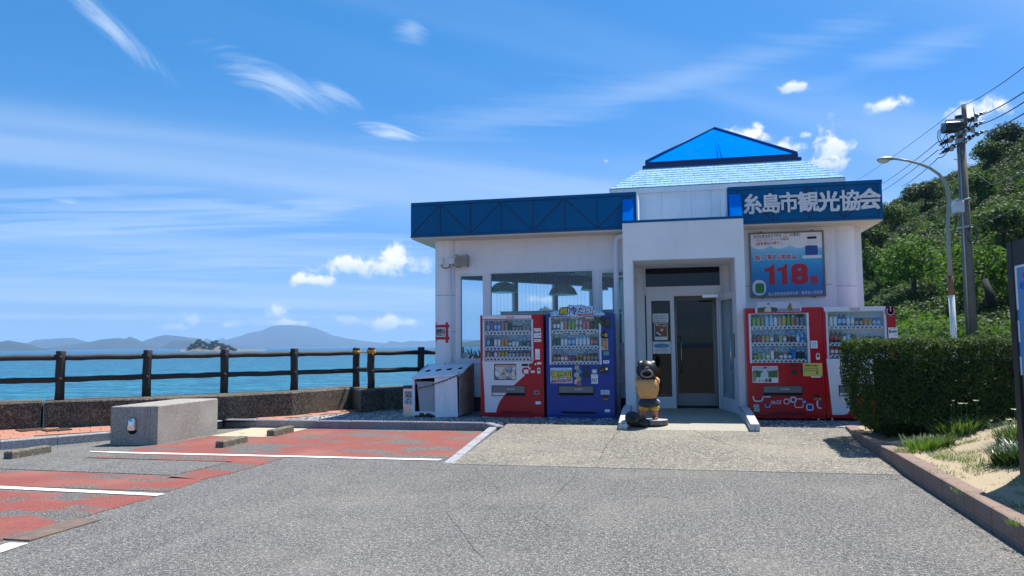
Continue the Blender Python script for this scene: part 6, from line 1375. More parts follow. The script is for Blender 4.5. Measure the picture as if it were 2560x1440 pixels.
# body: frame open at the front left
m=MB()
quadbox(m,[(X1,yf0,ZP+.03),(X1+.03,yb0,ZP+.03),(X1+.03,yb0,zb__),(X1,yf0,zf_+.07)],.012); m.build('side_panel','bin_rust',tb,label='rust-stained right side panel')
m=MB(); quadbox(m,[(X0,yf0,ZP+.03),(X0,yb0,ZP+.03),(X0,yb0,zb__),(X0,yf0,zf_+.02)],-.012); m.box(X0,yb0-.012,ZP+.03,X1,yb0,zb__-.02); m.build('side_panel','bin_white',tb)
m=MB(); m.box(X0,yf0,ZP+.03,X0+.03,yf0+.03,zf_); m.box(X0+.03,yf0+.002,ZP+.03,-4.20,yf0+.03,ZP+.10); m.box(X0+.02,yf0+.03,ZP+.03,X1,yb0-.02,ZP+.05); m.build('frame','bin_white',tb)
m=MB(); 
for k in range(6): x=X0+.12+k*.045; m.box(x,yf0-.001,ZP+.03,x+.05,yf0+.0015,ZP+.045+rng.uniform(0,.035))
m.build('rust_patch','rust',tb)
# top with four real holes
top=[Vector((X0-.02,yf0-.03,zf_)),Vector((X1+.02,yf0-.03,zf_+.15)),Vector((X1+.03,yb0,zb__+.02)),Vector((X0+.06,yb0,zb__-.0))]
top[0].z=.862; top[1].z=.925; 
def tp(u,v): return top[0].lerp(top[1],u).lerp(top[3].lerp(top[2],u),v)
bmm=bmesh.new(); 
holes=[(.17,.43,.055),(.395,.45,.065),(.625,.47,.065),(.86,.50,.055)]
def top_mesh():
    m=MB(); U=[0]; 
    # strips: each hole sits in its own cell, cell ring-filled
    cells=[0,.28,.51,.745,1.0]; n=16
    for (c0,c1),(hu,hv,hr) in zip(zip(cells[:-1],cells[1:]),holes):
        O=[];I=[]
        for i in range(n):
            a=2*math.pi*i/n+math.pi/4; ca_,sa_=math.cos(a),math.sin(a); k=1/max(abs(ca_),abs(sa_))
            ou=c0+(c1-c0)*(.5+.5*ca_*k); ov=.5+.5*sa_*k; O.append(tp(ou,ov)); I.append(tp(hu+hr*.95*ca_,hv+.085*sa_))
        m.add(O+I,[(i,(i+1)%n,n+(i+1)%n,n+i) for i in range(n)])
        m.add(I+[p-Vector((0,0,.03)) for p in I],[(i,(i+1)%n,n+(i+1)%n,n+i) for i in range(n)],1)
    for (a,b_) in ((top[0],top[1]),(top[1],top[2]),(top[2],top[3]),(top[3],top[0])): m.add([a,b_,b_-Vector((0,0,.035)),a-Vector((0,0,.035))],[(0,1,2,3)])
    return m
top_mesh().build('sloped_top',['bin_white','hole_black'],tb)
m=MB(); a=[tp(.30,.80),tp(.93,.86),tp(.93,.99),tp(.30,.97)]; quadbox(m,[p+Vector((0,0,.002)) for p in a],-.002); st=m.build('label_strip','cloth_paper',tb)
v,fs=text_mesh('空き缶空きびん専用ボックス',.01,0); lo,hi=v.min(0),v.max(0); m=MB(); m.add([tp(.42+.46*(q[0]-lo[0])/(hi[0]-lo[0]),.875+.055*(q[1]-lo[1])/(hi[1]-lo[1])+.02*(q[0]-lo[0])/(hi[0]-lo[0]))+Vector((0,-.002,.0055)) for q in v],fs); m.build('lettering',[BLK],st)
m=MB(); pr=[tp(.36+.025*math.cos(t_),.90+.035*math.sin(t_))+Vector((0,-.002,.006)) for t_ in np.linspace(0,5.6,14)]; m.tube(pr,.004,5); m.build('recycle_mark',flat('recyc_blue',(.05,.15,.5)),st)
m=MB(); P=[(-4.20,.165,ZP-.0),(-3.765,.165,0)]; quadbox(m,[(-4.185,yf0-.03,ZP+.0),(-3.76,yf0-.02,ZP+.012),(-3.775,yf0-.02,.880),(-4.20,yf0-.03,.850)],.014); m.build('door','bin_white',tb,label='white door on the right half')
m=MB(); b=rx(1098,986,1103,991,yf0-.03); m.cyl((b[0],yf0-.045,b[2]),.012,.016,10,axis='y'); m.build('lock','steel',tb)
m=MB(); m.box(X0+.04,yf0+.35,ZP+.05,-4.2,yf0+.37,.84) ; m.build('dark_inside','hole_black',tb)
pl=MB(); n4=[(-4.50,13.21,ZP+.06),(-4.20,13.21,ZP+.07),(-4.20,13.45,ZP+.07),(-4.50,13.45,ZP+.06),(-4.555,13.21,.765),(-4.20,13.21,.785),(-4.20,13.5,.785),(-4.555,13.5,.765)]
pl.add(n4,[(3,2,1,0),(4,5,6,7),(0,1,5,4),(1,2,6,5),(2,3,7,6),(3,0,4,7)]); pl.box(-4.575,13.195,.755,-4.19,13.51,.782); pl.build('pail','bin_grey',loc=(-4.37,13.33,ZP+.06),label='grey plastic pail standing inside the open half of the recycling bin',cat='pail')
rp=[at(1036,971,y=13.17),at(1050,970,y=13.14),at(1075,964,y=13.14),at(1092,958,y=13.15),at(1110,952,y=13.15),at(1130,944,y=13.15),at(1148,936.5,y=13.16)]
m=MB(); R=[]; 
for a,b_ in zip(rp[:-1],rp[1:]):
    for t_ in np.linspace(0,1,9)[:-1]: R.append(Vector(a).lerp(Vector(b_),t_))
m.tube([p+Vector((0,0,.006*math.sin(i*1.6))) for i,p in enumerate(R)],[.011+.004*math.sin(i*1.7) for i in range(len(R))],6)
m.tube([at(1146,930,y=13.15),at(1150,937,y=13.14),at(1144,940,y=13.14),at(1149,944,y=13.14),at(1146,950,y=13.15)],.008,6); m.tube([at(1150,936,y=13.16),at(1154,935,y=13.3),at(1165,942,y=13.75),at(1176,948,y=13.98)],.007,6)
m.build('rope',[mat('old_rope',(.12,.11,.085),.9,0,.5,80)],loc=tuple(rp[3]),label='old twisted rope tied across the front of the recycling bin',cat='rope')
cg=empty('ashtray_stand',(-4.73,13.32,ZP),'slim steel cigarette-end box with black vertical lettering','ashtray')
b=rx(1008,971,1036,1042,13.24); m=MB(); m.box(b[0],13.24,ZP,b[1],13.46,b[3],bev=.006); m.build('box','steel',cg)
m=MB(); m.box(b[0]-.003,13.235,b[3],b[1]+.003,13.47,b[3]+.05); m.build('lid','dark_metal',cg)
m=MB(); m.box((b[0]+b[1])/2-.05,13.238,b[3]-.05,(b[0]+b[1])/2+.03,13.2395,b[3]-.035); m.build('label_slot','cloth_paper',cg)
bp=rx(1009,974,1034,1012,13.237); m=MB(); m.box(bp[0]+.01,13.237,bp[2],bp[1]-.005,13.2385,bp[3]-.02); m.build('paper_plate',flat('plate_white',(.50,.52,.55)),cg)
mb=MB()
for k,c in enumerate('吸殻入れ'): lettering(mb,c,*rx(1013,979+k*7.8,1029.5,985.8+k*7.8,13.235),13.235,0,bold=.02)
mb.build('lettering',[BLK],cg)
# ================================================================== STATUE
sx,sy=-.33,12.80; zb_s=.16
st=empty('wooden_statue',(sx,sy,.115),'carved bear-like statue with black round head, tan belly, yellow shorts','statue')
m=MB(); pts=[(sx-.02+.27*math.cos(a)*(1+.05*math.sin(3*a)),sy-.03+.17*math.sin(a)) for a in [2*math.pi*i/18 for i in range(18)]]
pts=[(x+.08,y) for x,y in pts]; m.prism(pts,.105,.185,0,side=1,bev=.006); m.build('base_slab',['slab_top','slab_bark'],st)
m=MB(); m.ball((sx+.0,sy,1.005),.178,.165,.170,28,18); hd_=m.build('head','statue_black',st)
m=MB()
for s_ in (-1,1): m.ball((sx+s_*.105,sy+.0,1.125),.048,.05,.045,14,10)
m.build('ear_lump','statue_black',hd_)
for s_ in (-1,1):
    m=MB(); m.ball((sx+s_*.095,sy-.035,1.135),.030,.028,.026,14,10); m.build('eye','white_paint',hd_)
m=MB(); pts_=[(sx+.062*math.cos(a)*1.45,sy-.150-.012*abs(math.sin(a)),.955+.058*math.sin(a)) for a in np.linspace(0,2*math.pi,25)]; m.tube(pts_,.017,8); m.build('mouth_rim','statue_grey',hd_)
m=MB(); m.ball((sx,sy-.118,.955),.078,.045,.048,18,10); m.build('open_mouth','hole_black',hd_)
m=MB(); m.tube([(sx-.035,sy-.150,1.035),(sx-.022,sy-.160,1.055),(sx,sy-.163,1.062),(sx+.022,sy-.160,1.055),(sx+.035,sy-.150,1.035)],.011,7); m.ball((sx,sy-.148,1.035),.022,.02,.02,12,8); m.build('snout','statue_grey',hd_)
m=MB(); m.lathe((sx+.005,sy+.01,.505),[(.06,0),(.13,.03),(.172,.10),(.188,.19),(.185,.26),(.170,.32),(.150,.345),(.07,.355),(0.001,.36)],28,sy=.88); m.build('torso','statue_tan',st,label='round tan wooden belly')
for s_ in (-1,1):
    m=MB(); m.tube([(sx+s_*.150,sy+.03,.865),(sx+s_*.172,sy+.0,.845),(sx+s_*.176,sy-.02,.79),(sx+s_*.160,sy-.03,.72)],[.030,.038,.030,.015],10); m.build('arm_stump','statue_tan',st)
m=MB(); m.lathe((sx+.015,sy+.01,.385),[(.115,0),(.165,.02),(.172,.06),(.155,.11),(.125,.15),(.06,.16)],24,sy=.85); m.build('waist_wrap','statue_navy',st)
for s_,fw_ in ((-1,0),(1,1)):
    lx=sx+.02+s_*.085
    m=MB(); m.lathe((lx,sy+.01,.335),[(.070,0),(.086,.012),(.088,.07),(.06,.09)],16); m.build('shorts_leg','statue_yellow',st)
    m=MB(); m.lathe((lx+s_*.008,sy+.01,.22),[(.042,0),(.050,.03),(.066,.12),(.05,.14)],14); m.build('leg','statue_pink',st)
    m=MB(); m.ball((lx+s_*.012,sy-.03,.205),.050,.095,.042,14,8,zmin=-.5); m.build('foot','statue_brown',st)
m=MB(); m.tube([(sx+.155,sy+.03,.51),(sx+.19,sy+.0,.48),(sx+.185,sy-.01,.455)],.014,7); m.build('tail_knob','slab_top',st)
st.scale=(.953,)*3; st.location=(sx*.953,sy*.953,.172)
# black carved companion at its foot
an=empty('carved_animal',(-.56,12.42,.10),'black charred-looking carved lump lying beside the statue on the ramp','statue')
def lump(c,r,seed,mi=0,n=22,k=10,amp=.16):
    m=MB(); m.ball(c,*r,n,k); out=[]
    for x,y,z in m.v:
        d=Vector((x-c[0],y-c[1],z-c[2])); f=1+amp*mnoise.noise(Vector((x*14+seed,y*14,z*14)))+.06*mnoise.noise(Vector((x*45,y*45,z*45))); out.append((c[0]+d.x*f,c[1]+d.y*f,max(.09,c[2]+d.z*f)))
    m.v=out; return m
lump((-.575,12.40,.235),(.125,.13,.125),3).build('head','statue_black',an); lump((-.42,12.46,.165),(.13,.12,.075),9).build('body','statue_black',an)
lump((-.565,12.28,.245),(.035,.02,.03),5).build('hollow','hole_black',an)
m=MB(); m.tube([(-.665,12.34,.17),(-.655,12.31,.14),(-.635,12.29,.11)],[.018,.020,.010],7); m.build('pale_chip','cover_concrete',an); an.scale=(.965,)*3; an.location=(-.56*.965,12.42*.965,.135)
# ================================================================== SEAWALL AND FENCE
def wallseg(name,F,Bk,label,z1=WZ):
    m=MB(); P=[tuple(p) for p in F]+[tuple(p) for p in reversed(Bk)]; m.prism(P,-.1,z1,bev=.022); c=F[len(F)//2]
    return m.build(name,'seawall_stone',loc=(c[0],c[1],0),label=label,cat='seawall',group='seawall blocks')
def lerp2(a,b,t): return (a[0]+(b[0]-a[0])*t,a[1]+(b[1]-a[1])*t)
i3=3
wallseg('seawall_block',wf[0:3]+[lerp2(wf[2],wf[3],.97)],wb[0:3]+[lerp2(wb[2],wb[3],.97)],'rough seawall block at the left edge, left of the dark joint')
ex_=(wf[7][0]+.10,wf[7][1]+.42); exb=(wb[7][0]+.10,wb[7][1]+.42)
wallseg('seawall_block',[lerp2(wf[3],wf[4],.012)]+wf[4:8]+[ex_],[lerp2(wb[3],wb[4],.012)]+wb[4:8]+[exb],'long rough seawall block right of the dark joint, behind the concrete block')
cA,cB,cC,cD=g(874,967,z=WZ),g(903,977,z=WZ),g(957,971.5,z=WZ),g(935,965.5,z=WZ)
wallseg('seawall_block',[cB,cC],[(cA[0]+.0,cA[1]),(cD[0],cD[1])],'squat seawall corner block under the two roped posts',WZ+.004)
s0_=lerp2(cC,(-5.35,14.64),.03); wallseg('seawall_block',[(cC[0]+.012,cC[1]+.01),(-5.2,14.95),(-4.95,15.4)],[(cD[0]+.012,cD[1]+.01),(-5.75,15.85),(-5.5,16.2)],'short smoother seawall block behind the recycling bin')
fe=empty('post_and_rail_fence',(-8.4,13.0,WZ),'dark wood-look post and rail fence on the seawall above the water','fence')
posts=[(-12.35,8.95),(-11.3,10.0),(-10.30,11.04),(-9.35,12.02),(-8.43,13.04),(-7.47,14.01),(-6.60,15.12)]; posts2=[(-6.05,14.62),(-5.32,15.69),(-4.75,16.9)]
def post(p):
    m=MB(); x,y=p; m.tube([(x,y,WZ-.03),(x+.004,y,WZ+.2),(x-.004,y,WZ+.45),(x,y,WZ+.65),(x+.003,y,1.405),(x+.003,y,1.42)],[.078,.074,.077,.074,.078,.066],12,wob=.16); m.build('post','fence_wood',fe)
    for z in (1.30,.925):
        k=MB(); k.ball((x+.045,y-.05,z),.03,.03,.035,8,6); k.build('knot','fence_wood',fe)
def rail(a,b_,z,e=0):
    A=Vector((a[0],a[1],z)); Bv=Vector((b_[0],b_[1],z+rng.uniform(-.008,.008))); n=9
    m=MB(); m.tube([A.lerp(Bv,i/n)+Vector((0,0,.004*math.sin(i*1.3+a[0]))) for i in range(n+1)],[.049+.002*math.sin(i*2.1+a[1]) for i in range(n+1)],9,wob=.12); m.build('rail','fence_wood',fe)
for p in posts+posts2: post(p)
for L in (posts,posts2):
    for a,b_ in zip(L[:-1],L[1:]):
        rail(a,b_,1.30); rail(a,b_,.925 if a[0]<-7 else .935)
rail(posts[-1],posts2[0],.95)
A,Bv=Vector((-6.60,15.12,1.33)),Vector((-6.05,14.62,1.33)); m=MB()
for c,zz__ in ((A,1.335),(Bv,1.34)):
    for j in range(3): m.tube([(c.x+.088*math.cos(a),c.y+.088*math.sin(a),zz__-.03+j*.022+.01*math.sin(a*2)) for a in np.linspace(0,6.28,14)],.011,6)
m.tube([A.lerp(Bv,t)+Vector((0,0,.02-.10*t*(1-t)*1.6)) for t in np.linspace(.1,.9,9)],.012,6); m.tube([A.lerp(Bv,t)+Vector((0,-.03,.0-.05*t*(1-t))) for t in np.linspace(.1,.9,9)],.010,6)
m.tube([(A.x-.02,A.y-.09,1.30),(A.x-.03,A.y-.10,1.22)],.009,5); m.tube([(Bv.x+.06,Bv.y-.07,1.31),(Bv.x+.08,Bv.y-.08,1.24)],.009,5)
m.build('rope','rope_yellow',loc=tuple(A),label='yellow-orange rope lashing the two corner fence posts together',cat='rope')
# ================================================================== CONCRETE BLOCK, WHEEL STOPS
cb1=[g(275,1114),g(397,1112),g(537.5,1082.5)]; c3=(cb1[2][0]-.70,cb1[2][1]-.02)
P=[(-8.22,9.80),(-7.53,9.95),(-7.53,11.47),(-8.24,11.40)]
bk=empty('concrete_block',(-7.88,10.6,0),'large raw concrete block with a chrome vent hood in its front face','concrete block')
m=MB(); m.prism(P,0,.585,bev=.014,z1f=lambda x,y:.580+.006*(x+8.2)); m.build('block','block_concrete',bk)
d=(Vector(P[1])-Vector(P[0])).normalized(); nf=Vector((d.y,-d.x)); cc=Vector(P[0])+d*.335
def onf(a,z,off): q=Vector(P[0])+d*a+nf*off; return (q.x,q.y,z)
m=MB()
n=14; ring_o=[];ring_i=[]
m.add([onf(.33+.072*math.cos(a),.27+.072*math.sin(a)*1.0-.06*(math.sin(a)<0)+.02,.002) for a in np.linspace(0,6.283,24)[:-1]],[tuple(range(23))]); m.build('vent_opening','hole_black',bk)
m=MB(); vs=[];  # hood: half dome over a half cylinder
for j in range(7):
    ph=math.pi/2*j/6
    for i in range(13):
        a=math.pi*i/12; r_=.070*math.cos(ph); vs.append(onf(.33+r_*math.cos(a),.345+.070*math.sin(ph),.003+.088*math.cos(ph)*math.sin(a)))
for i in range(13): a=math.pi*i/12; vs.append(onf(.33+.070*math.cos(a),.225,.003+.088*math.sin(a)))
fs=[(j*13+i,j*13+i+1,(j+1)*13+i+1,(j+1)*13+i) for j in range(6) for i in range(12)]+[(7*13+i,7*13+i+1,i+1,i) for i in range(12)]
m.add(vs,fs,0,True); m.build('vent_hood','chrome',bk,label='rounded chrome vent hood')
m=MB()
for a0,a1 in ((.565,.60),(.62,.622),(.50,.615)):
    pass
for (a,z0_,b_,z1_) in ((.50,.08,.555,.57),(.585,.05,.59,.57),(.03,.3,.032,.31)):
    q=[onf(a-.0015,z0_,.0015),onf(a+.0015,z0_,.0015),onf(b_+.0015,z1_,.0015),onf(b_-.0015,z1_,.0015)]; m.add(q,[(0,1,2,3)])
m.build('crack','interior_dark',bk)
def stop(x0,y0,x1,y1,label,rot=0,h=.10):
    m=MB(); cx_,cy_=(x0+x1)/2,(y0+y1)/2; c,s=math.cos(rot),math.sin(rot)
    Q=[(cx_+c*(x-cx_)-s*(y-cy_),cy_+s*(x-cx_)+c*(y-cy_)) for x,y in ((x0,y0),(x1,y0),(x1,y1),(x0,y1))]
    m.prism(Q,0,h,bev=.014); out=[]
    return m.build('wheel_stop','stopper_concrete',loc=(cx_,cy_,0),label=label,cat='wheel stop',group='concrete wheel stops in the stalls')
stop(-8.66,8.40,-8.52,9.02,'mossy concrete wheel stop on the asphalt at the left edge',-.03); stop(-6.43,9.76,-6.30,10.40,'front concrete wheel stop on the red coating near the white line',.0); stop(-6.38,11.08,-6.25,11.74,'rear concrete wheel stop next to the cream utility cover',0,.11)
# ================================================================== STREET LAMP, UTILITY POLE, WIRES
YL=27.; lp0=at(2388,855,y=YL); lx=9.32
sl_=empty('street_lamp',(lx,YL,0),'tall curved-arm street lamp with its lower post painted white','street lamp')
top_=at(2372,490,y=YL)
m=MB(); m.tube([(lx,YL,0),(lx,YL,at(2385,738,y=YL)[2])],.095,12); m.build('lower_post','lamp_white',sl_)
zq=at(2385,738,y=YL)[2]; zr_=at(2384,690,y=YL)[2]
m=MB(); m.tube([(lx,YL,zq),(lx,YL,zr_)],.092,12); m.build('rusty_band','lamp_rust',sl_)
pth=[(lx,YL,zr_),(lx+.0,YL,top_[2]-1.0)]+[at(a,b_,y=YL) for a,b_ in ((2373,500),(2370,478),(2362,455),(2348,436),(2325,420),(2300,410),(2270,402),(2236,397))]
m=MB(); m.tube(pth,[.085,.072,.066,.062,.058,.054,.05,.045,.04,.036],10); m.build('pole','lamp_paint',sl_)
h=at(2215,399,y=YL); m=MB(); m.ball((h[0],h[1],h[2]),.30,.15,.105,20,10,zmin=-.1); m.build('lamp_head','lamp_paint',sl_); m=MB(); m.ball((h[0]-.08,h[1],h[2]-.01),.20,.13,.12,16,8,zmax=.1); m.build('lamp_glass',[mat('lamp_lens',(.45,.44,.36),.25,0,.1)],sl_)
YP=30.; up0=at(2425,780,y=YP); upt=at(2402,290,y=YP); upx=up0[0]+.02
up=empty('utility_pole',(upx,YP,0),'tall concrete utility pole carrying a transformer and power lines','utility pole')
m=MB(); m.tube([(upx,YP,0),(upx,YP,5),(upx-.0,YP,upt[2])],[.205,.175,.14],16); m.build('pole','pole_concrete',up)
U=lambda cx_,cy_,y=YP:Vector(at(2320+cx_/7.2,240+cy_/7.2,y=y))
m=MB(); a=U(570,370); m.cyl((a.x,a.y,a.z-.5),.17,.52,12); m.build('pole_cap','black_plastic',up)
m=MB(); a,b_=U(640,155,YP-.2),U(665,575,YP-.2); m.tube([b_,a],.085,10); m.build('extension','pole_concrete',up)
m=MB(); a,b_=U(315,462,YP-.22),U(885,452,YP-.22); m.box(a.x,YP-.27,a.z-.06,b_.x,YP-.17,a.z+.06); m.box(a.x,YP+.17,a.z-.06,b_.x-.2,YP+.27,a.z+.06); m.build('crossarm','galvanised',up)
a,b_=U(268,500,YP-.35),U(545,650,YP-.35); m=MB(); m.box(a.x,YP-.65,b_.z+.04,b_.x,YP-.1,a.z,bev=.05)
for k in range(7): x=a.x+.05+k*(b_.x-a.x-.1)/6; m.box(x,YP-.70,b_.z+.1,x+.03,YP-.05,a.z-.1)
m.build('transformer','dark_metal',up)
m=MB()
for k in range(4): q=U(345+k*55,515,YP-.5); m.lathe((q.x,q.y,q.z-.05),[(.05,0),(.07,.05),(.04,.08),(.06,.13),(.03,.18),(.001,.19)],10)
m.build('bushing',[mat('porcelain',(.38,.30,.25),.4)],up)
m=MB(); m.tube([U(480,460,YP-.3),U(620,570,YP-.3)],.025,6); m.tube([U(800,430,YP-.3),U(640,740,YP-.3)],.025,6); m.tube([U(640,600,YP-.3),U(850,670,YP-.3)],.02,6); m.build('brace','galvanised',up)
def ins(o_,c,d,l=.42):
    m=MB(); d=d.normalized(); 
    for k in range(4): q=c+d*(l*(k/3-.5)); m.tube([q-d*.04,q+d*.04],.085 if k%2==0 else .055,8)
    m.tube([c-d*l*.9,c+d*l*.9],.025,6); m.build('insulator','black_plastic',o_)
for a,b_ in (((840,375),(1.0,.45)),((835,540),(1,.45)),((850,700),(1,.4)),((350,800),(-1,-.6)),((365,955),(-1,-.6))):
    q=U(*a,YP-.3); ins(up,q,Vector((b_[0],-.2,b_[1])))
    m=MB(); m.tube([q,q+Vector((-.02,0,.35))],.015,5); m.build('pin','dark_metal',up)
for a in ((400,785),(420,935),(790,590)):
    q=U(*a,YP-.3); m=MB(); m.lathe((q.x,q.y,q.z-.12),[(.05,0),(.10,.04),(.06,.08),(.10,.13),(.05,.2),(.001,.21)],10); m.build('bushing','porcelain',up)
for z_ in (660,700,800,840): 
    q=U(590,z_); m=MB(); m.cyl((upx-.0,YP,q.z-.04),.20,.08,14); m.build('pole_band','galvanised',up)
q=at(2388,533,y=YP-.3); q2=at(2408,500,y=YP-.3)
m=MB(); a,b_=at(2380,505,y=YP-.3),at(2404,533,y=YP-.3); m.box(a[0],YP-.6,b_[2],b_[0],YP-.2,a[2]-.02,bev=.02); m.build('meter_box',[mat('box_white',(.5,.52,.52),.5)],up)
m=MB(); a,b_=at(2378,505,y=YP-.2),at(2425,497,y=YP-.2); m.tube([a,b_],.05,8); a,b_=at(2393,570,y=YP-.2),at(2423,566,y=YP-.2); m.tube([a,b_],.05,8); m.build('bracket','galvanised',up)
m=MB(); m.tube([at(2425+12*math.cos(t)+6,588+20*math.sin(t),y=YP-.25) for t in np.linspace(-2.6,3.0,16)],.025,6); m.tube([at(2392,540,y=YP-.3),at(2390,560,y=YP-.3),at(2388,570,y=YP-.3)],.03,6); m.build('slack_cable','black_plastic',up)
m=MB(); m.tube([(upx-.17,YP-.22,1.5),(upx-.16,YP-.20,5.5),(upx-.12,YP-.16,8.6)],.022,6); m.build('conduit','galvanised',up)
m=MB()
for k in range(9): z=3.2+k*.62; m.tube([(upx+(.2 if k%2 else -.2),YP-.1,z),(upx+(.36 if k%2 else -.36),YP-.25,z)],.014,5)
m.build('climbing_step','dark_metal',up)
def wire(P,label,r=.018,sag=0):
    r*=.72
    m=MB(); R=[]
    for (a,b_) in zip(P[:-1],P[1:]):
        A_,B_=Vector(a),Vector(b_); n=12
        for i in range(n): t=i/n; R.append(A_.lerp(B_,t)-Vector((0,0,sag*4*t*(1-t))))
    R.append(Vector(P[-1])); m.tube(R,r,5); return m.build('power_line','black_plastic',loc=tuple(Vector(P[0])),label=label,cat='power line')
wire([at(2140,452,y=62),U(575,195,YP-.2),at(2620,120,y=15)],'thin top ground wire running over the utility pole head',.016,.12)
wire([at(2195,466,y=62),U(190,815,YP-.3),U(310,700,YP-.3),U(840,375,YP-.3),at(2600,202,y=15)],'upper power line of the utility pole, with the thick strain section',.022,.1)
wire([at(2195,484,y=62),U(180,970,YP-.3),U(350,810,YP-.3),U(640,640,YP-.3),U(835,540,YP-.3),at(2600,228,y=15)],'middle power line passing the utility pole',.022,.1)
wire([at(2255,466,y=50),U(185,1110,YP-.3),U(365,960,YP-.3),U(620,800,YP-.3),U(850,700,YP-.3),at(2600,258,y=15)],'lowest power line passing the utility pole',.022,.1)
wire([U(700,1230,YP-.2),at(2480,462,y=26),at(2620,395,y=15)],'faint service cable in front of the hillside, upper',.014,.05); wire([at(2426,566,y=YP-.2),at(2480,548,y=26),at(2620,470,y=14)],'faint service cable in front of the hillside, lower',.014,.05)
wire([U(240,590,YP-.5),U(180,640,YP-.4),U(175,760,YP-.35),U(235,880,YP-.3),U(325,970,YP-.3)],'looping jumper cable from the transformer, outer loop',.022); wire([U(265,595,YP-.5),U(215,650,YP-.4),U(215,750,YP-.35),U(280,870,YP-.3)],'looping jumper cable from the transformer, inner loop',.02)
# ================================================================== HEDGE
hg=empty('hedge',(4.0,11.6,.2),'dark dense clipped box hedge in front of the last vending machine','hedge')
hx0,hx1,hy0,hy1,hz0,hz1=2.50,5.0,10.34,11.65,.20,1.44
def hedge_pts(n):
    P=[];Nn=[]
    A=[('f',(hx1-hx0)*(hz1-hz0)*1.2),('l',(hy1-hy0)*(hz1-hz0)),('t',(hx1-hx0)*(hy1-hy0)),('r',(hy1-hy0)*(hz1-hz0)),('b',(hx1-hx0)*(hz1-hz0)*.4)]
    T=sum(a for _,a in A)
    for f,a in A:
        m=int(n*a/T); u,v=rng.uniform(0,1,m),rng.uniform(0,1,m)
        if f=='f': p=np.stack([hx0+(hx1-hx0)*u,np.full(m,hy0),hz0+(hz1-hz0)*v],1); nn=(0,-1,0)
        elif f=='b': p=np.stack([hx0+(hx1-hx0)*u,np.full(m,hy1),hz0+(hz1-hz0)*v],1); nn=(0,1,0)
        elif f=='l': p=np.stack([np.full(m,hx0),hy0+(hy1-hy0)*u,hz0+(hz1-hz0)*v],1); nn=(-1,0,0)
        elif f=='r': p=np.stack([np.full(m,hx1),hy0+(hy1-hy0)*u,hz0+(hz1-hz0)*v],1); nn=(1,0,0)
        else: p=np.stack([hx0+(hx1-hx0)*u,hy0+(hy1-hy0)*v,np.full(m,hz1)],1); nn=(0,0,1)
        P.append(p); Nn.append(np.tile(nn,(m,1)).astype(float))
    P=np.concatenate(P);Nn=np.concatenate(Nn)
    c=np.array([(hx0+hx1)/2,(hy0+hy1)/2,.8])
    # rounded right end and shoulders, bellied sides, narrower foot
    q=P.copy(); tx_=np.clip((q[:,0]-(hx1-.9))/.9,0,1); tz=np.clip((q[:,2]-(hz1-.45))/.45,0,1)
    q[:,2]-=(tx_**2)*.34*np.clip((q[:,2]-.5)/.9,0,1); q[:,0]-=tx_*(np.clip((.75-q[:,2])/.6,0,1)*.22+tz*tz*.10)
    q[:,1]+=tx_**2*.25*(q[:,1]<11.4); foot=np.clip((.62-q[:,2])/.45,0,1)**1.6
    q[:,0]+=foot*.34*(q[:,0]<3.6)*np.clip((3.6-q[:,0])/.8,0,1); q[:,1]+=foot*.30*(q[:,1]<11.3)
    nz=np.array([mnoise.noise(Vector(p)*2.1)*.10+mnoise.noise(Vector(p)*6)*.055 for p in q]); ins_=-np.abs(rng.normal(0,.05,len(q)))
    q+=Nn*(nz+ins_+.01)[:,None]+rng.normal(0,.012,q.shape)
    return q,Nn
q,Nn=hedge_pts(64000); o_off=np.array([4.0,11.6,.2])
V=leaf_arrays(q-o_off,Nn+rng.normal(0,.6,q.shape)+np.array([0,0,.35]),.034*rng.uniform(.6,1.3,len(q)),.55)
me=quads_mesh('foliage',V,['leaf_hedge']); link('foliage',me,hg)
k=9000; idx=rng.choice(len(q),k,replace=False); sel=q[idx]; topm=sel[:,2]>hz1-.10; sel=sel[topm]; V=leaf_arrays(sel-o_off+rng.normal(0,.02,sel.shape)+np.array([0,0,.02]),rng.normal(0,1,sel.shape)+np.array([0,0,1.0]),.032,.5); link('top_leaves',quads_mesh('top_leaves',V,['leaf_mid']),hg,label='fresh lighter green shoots on top of the hedge')  # second leaf mesh in a lighter green, topmost leaves only
m=MB(); m.prism([(2.95,10.75),(4.7,10.85),(4.65,11.5),(2.9,11.5)],.12,1.20); m.build('dark_core','leaf_shade' if False else 'hole_black',hg)  # near-black core, the dark between the leaves put into its colour
m=MB()
for k in range(26):
    x,y=rng.uniform(2.95,4.7),rng.uniform(10.8,11.5); m.tube([(x,y,.12),(x+rng.uniform(-.1,.1),y+rng.uniform(-.15,.05),.55)],[.018,.01],6)
m.build('stem','bark',hg)
# ================================================================== PLANTER PLANTS
def blades(n,c,spread,h,w,lean,seed,mat_,name,loc,label,cat='plant',group=None,zf_=sand_h,arch=.5):
    r=np.random.default_rng(seed); vs=[];fs=[]
    for i in range(n):
        a=r.uniform(0,6.28); rad=spread*math.sqrt(r.uniform(0,1)); x,y=c[0]+rad*math.cos(a),c[1]+rad*math.sin(a)*.9; z=zf_(x,y)-.01
        hh=h*r.uniform(.55,1.15); az_=a+r.normal(0,.6); ln=lean*hh*r.uniform(.3,1.1); dx,dy=math.cos(az_),math.sin(az_); px_,py_=-dy*w*.5,dx*w*.5; b0=len(vs)
        for t,ww in ((0,.8),(.35,1),(.72,.75),(1,.05)):
            q=t**1.6; zz_=z+hh*(t-arch*lean*.45*t*t); vs+=[(x+dx*ln*q-px_*ww,y+dy*ln*q-py_*ww,zz_),(x+dx*ln*q+px_*ww,y+dy*ln*q+py_*ww,zz_)]
        fs+=[(b0+2*k,b0+2*k+1,b0+2*k+3,b0+2*k+2) for k in range(3)]
    m=MB(); m.add(vs,fs); return m
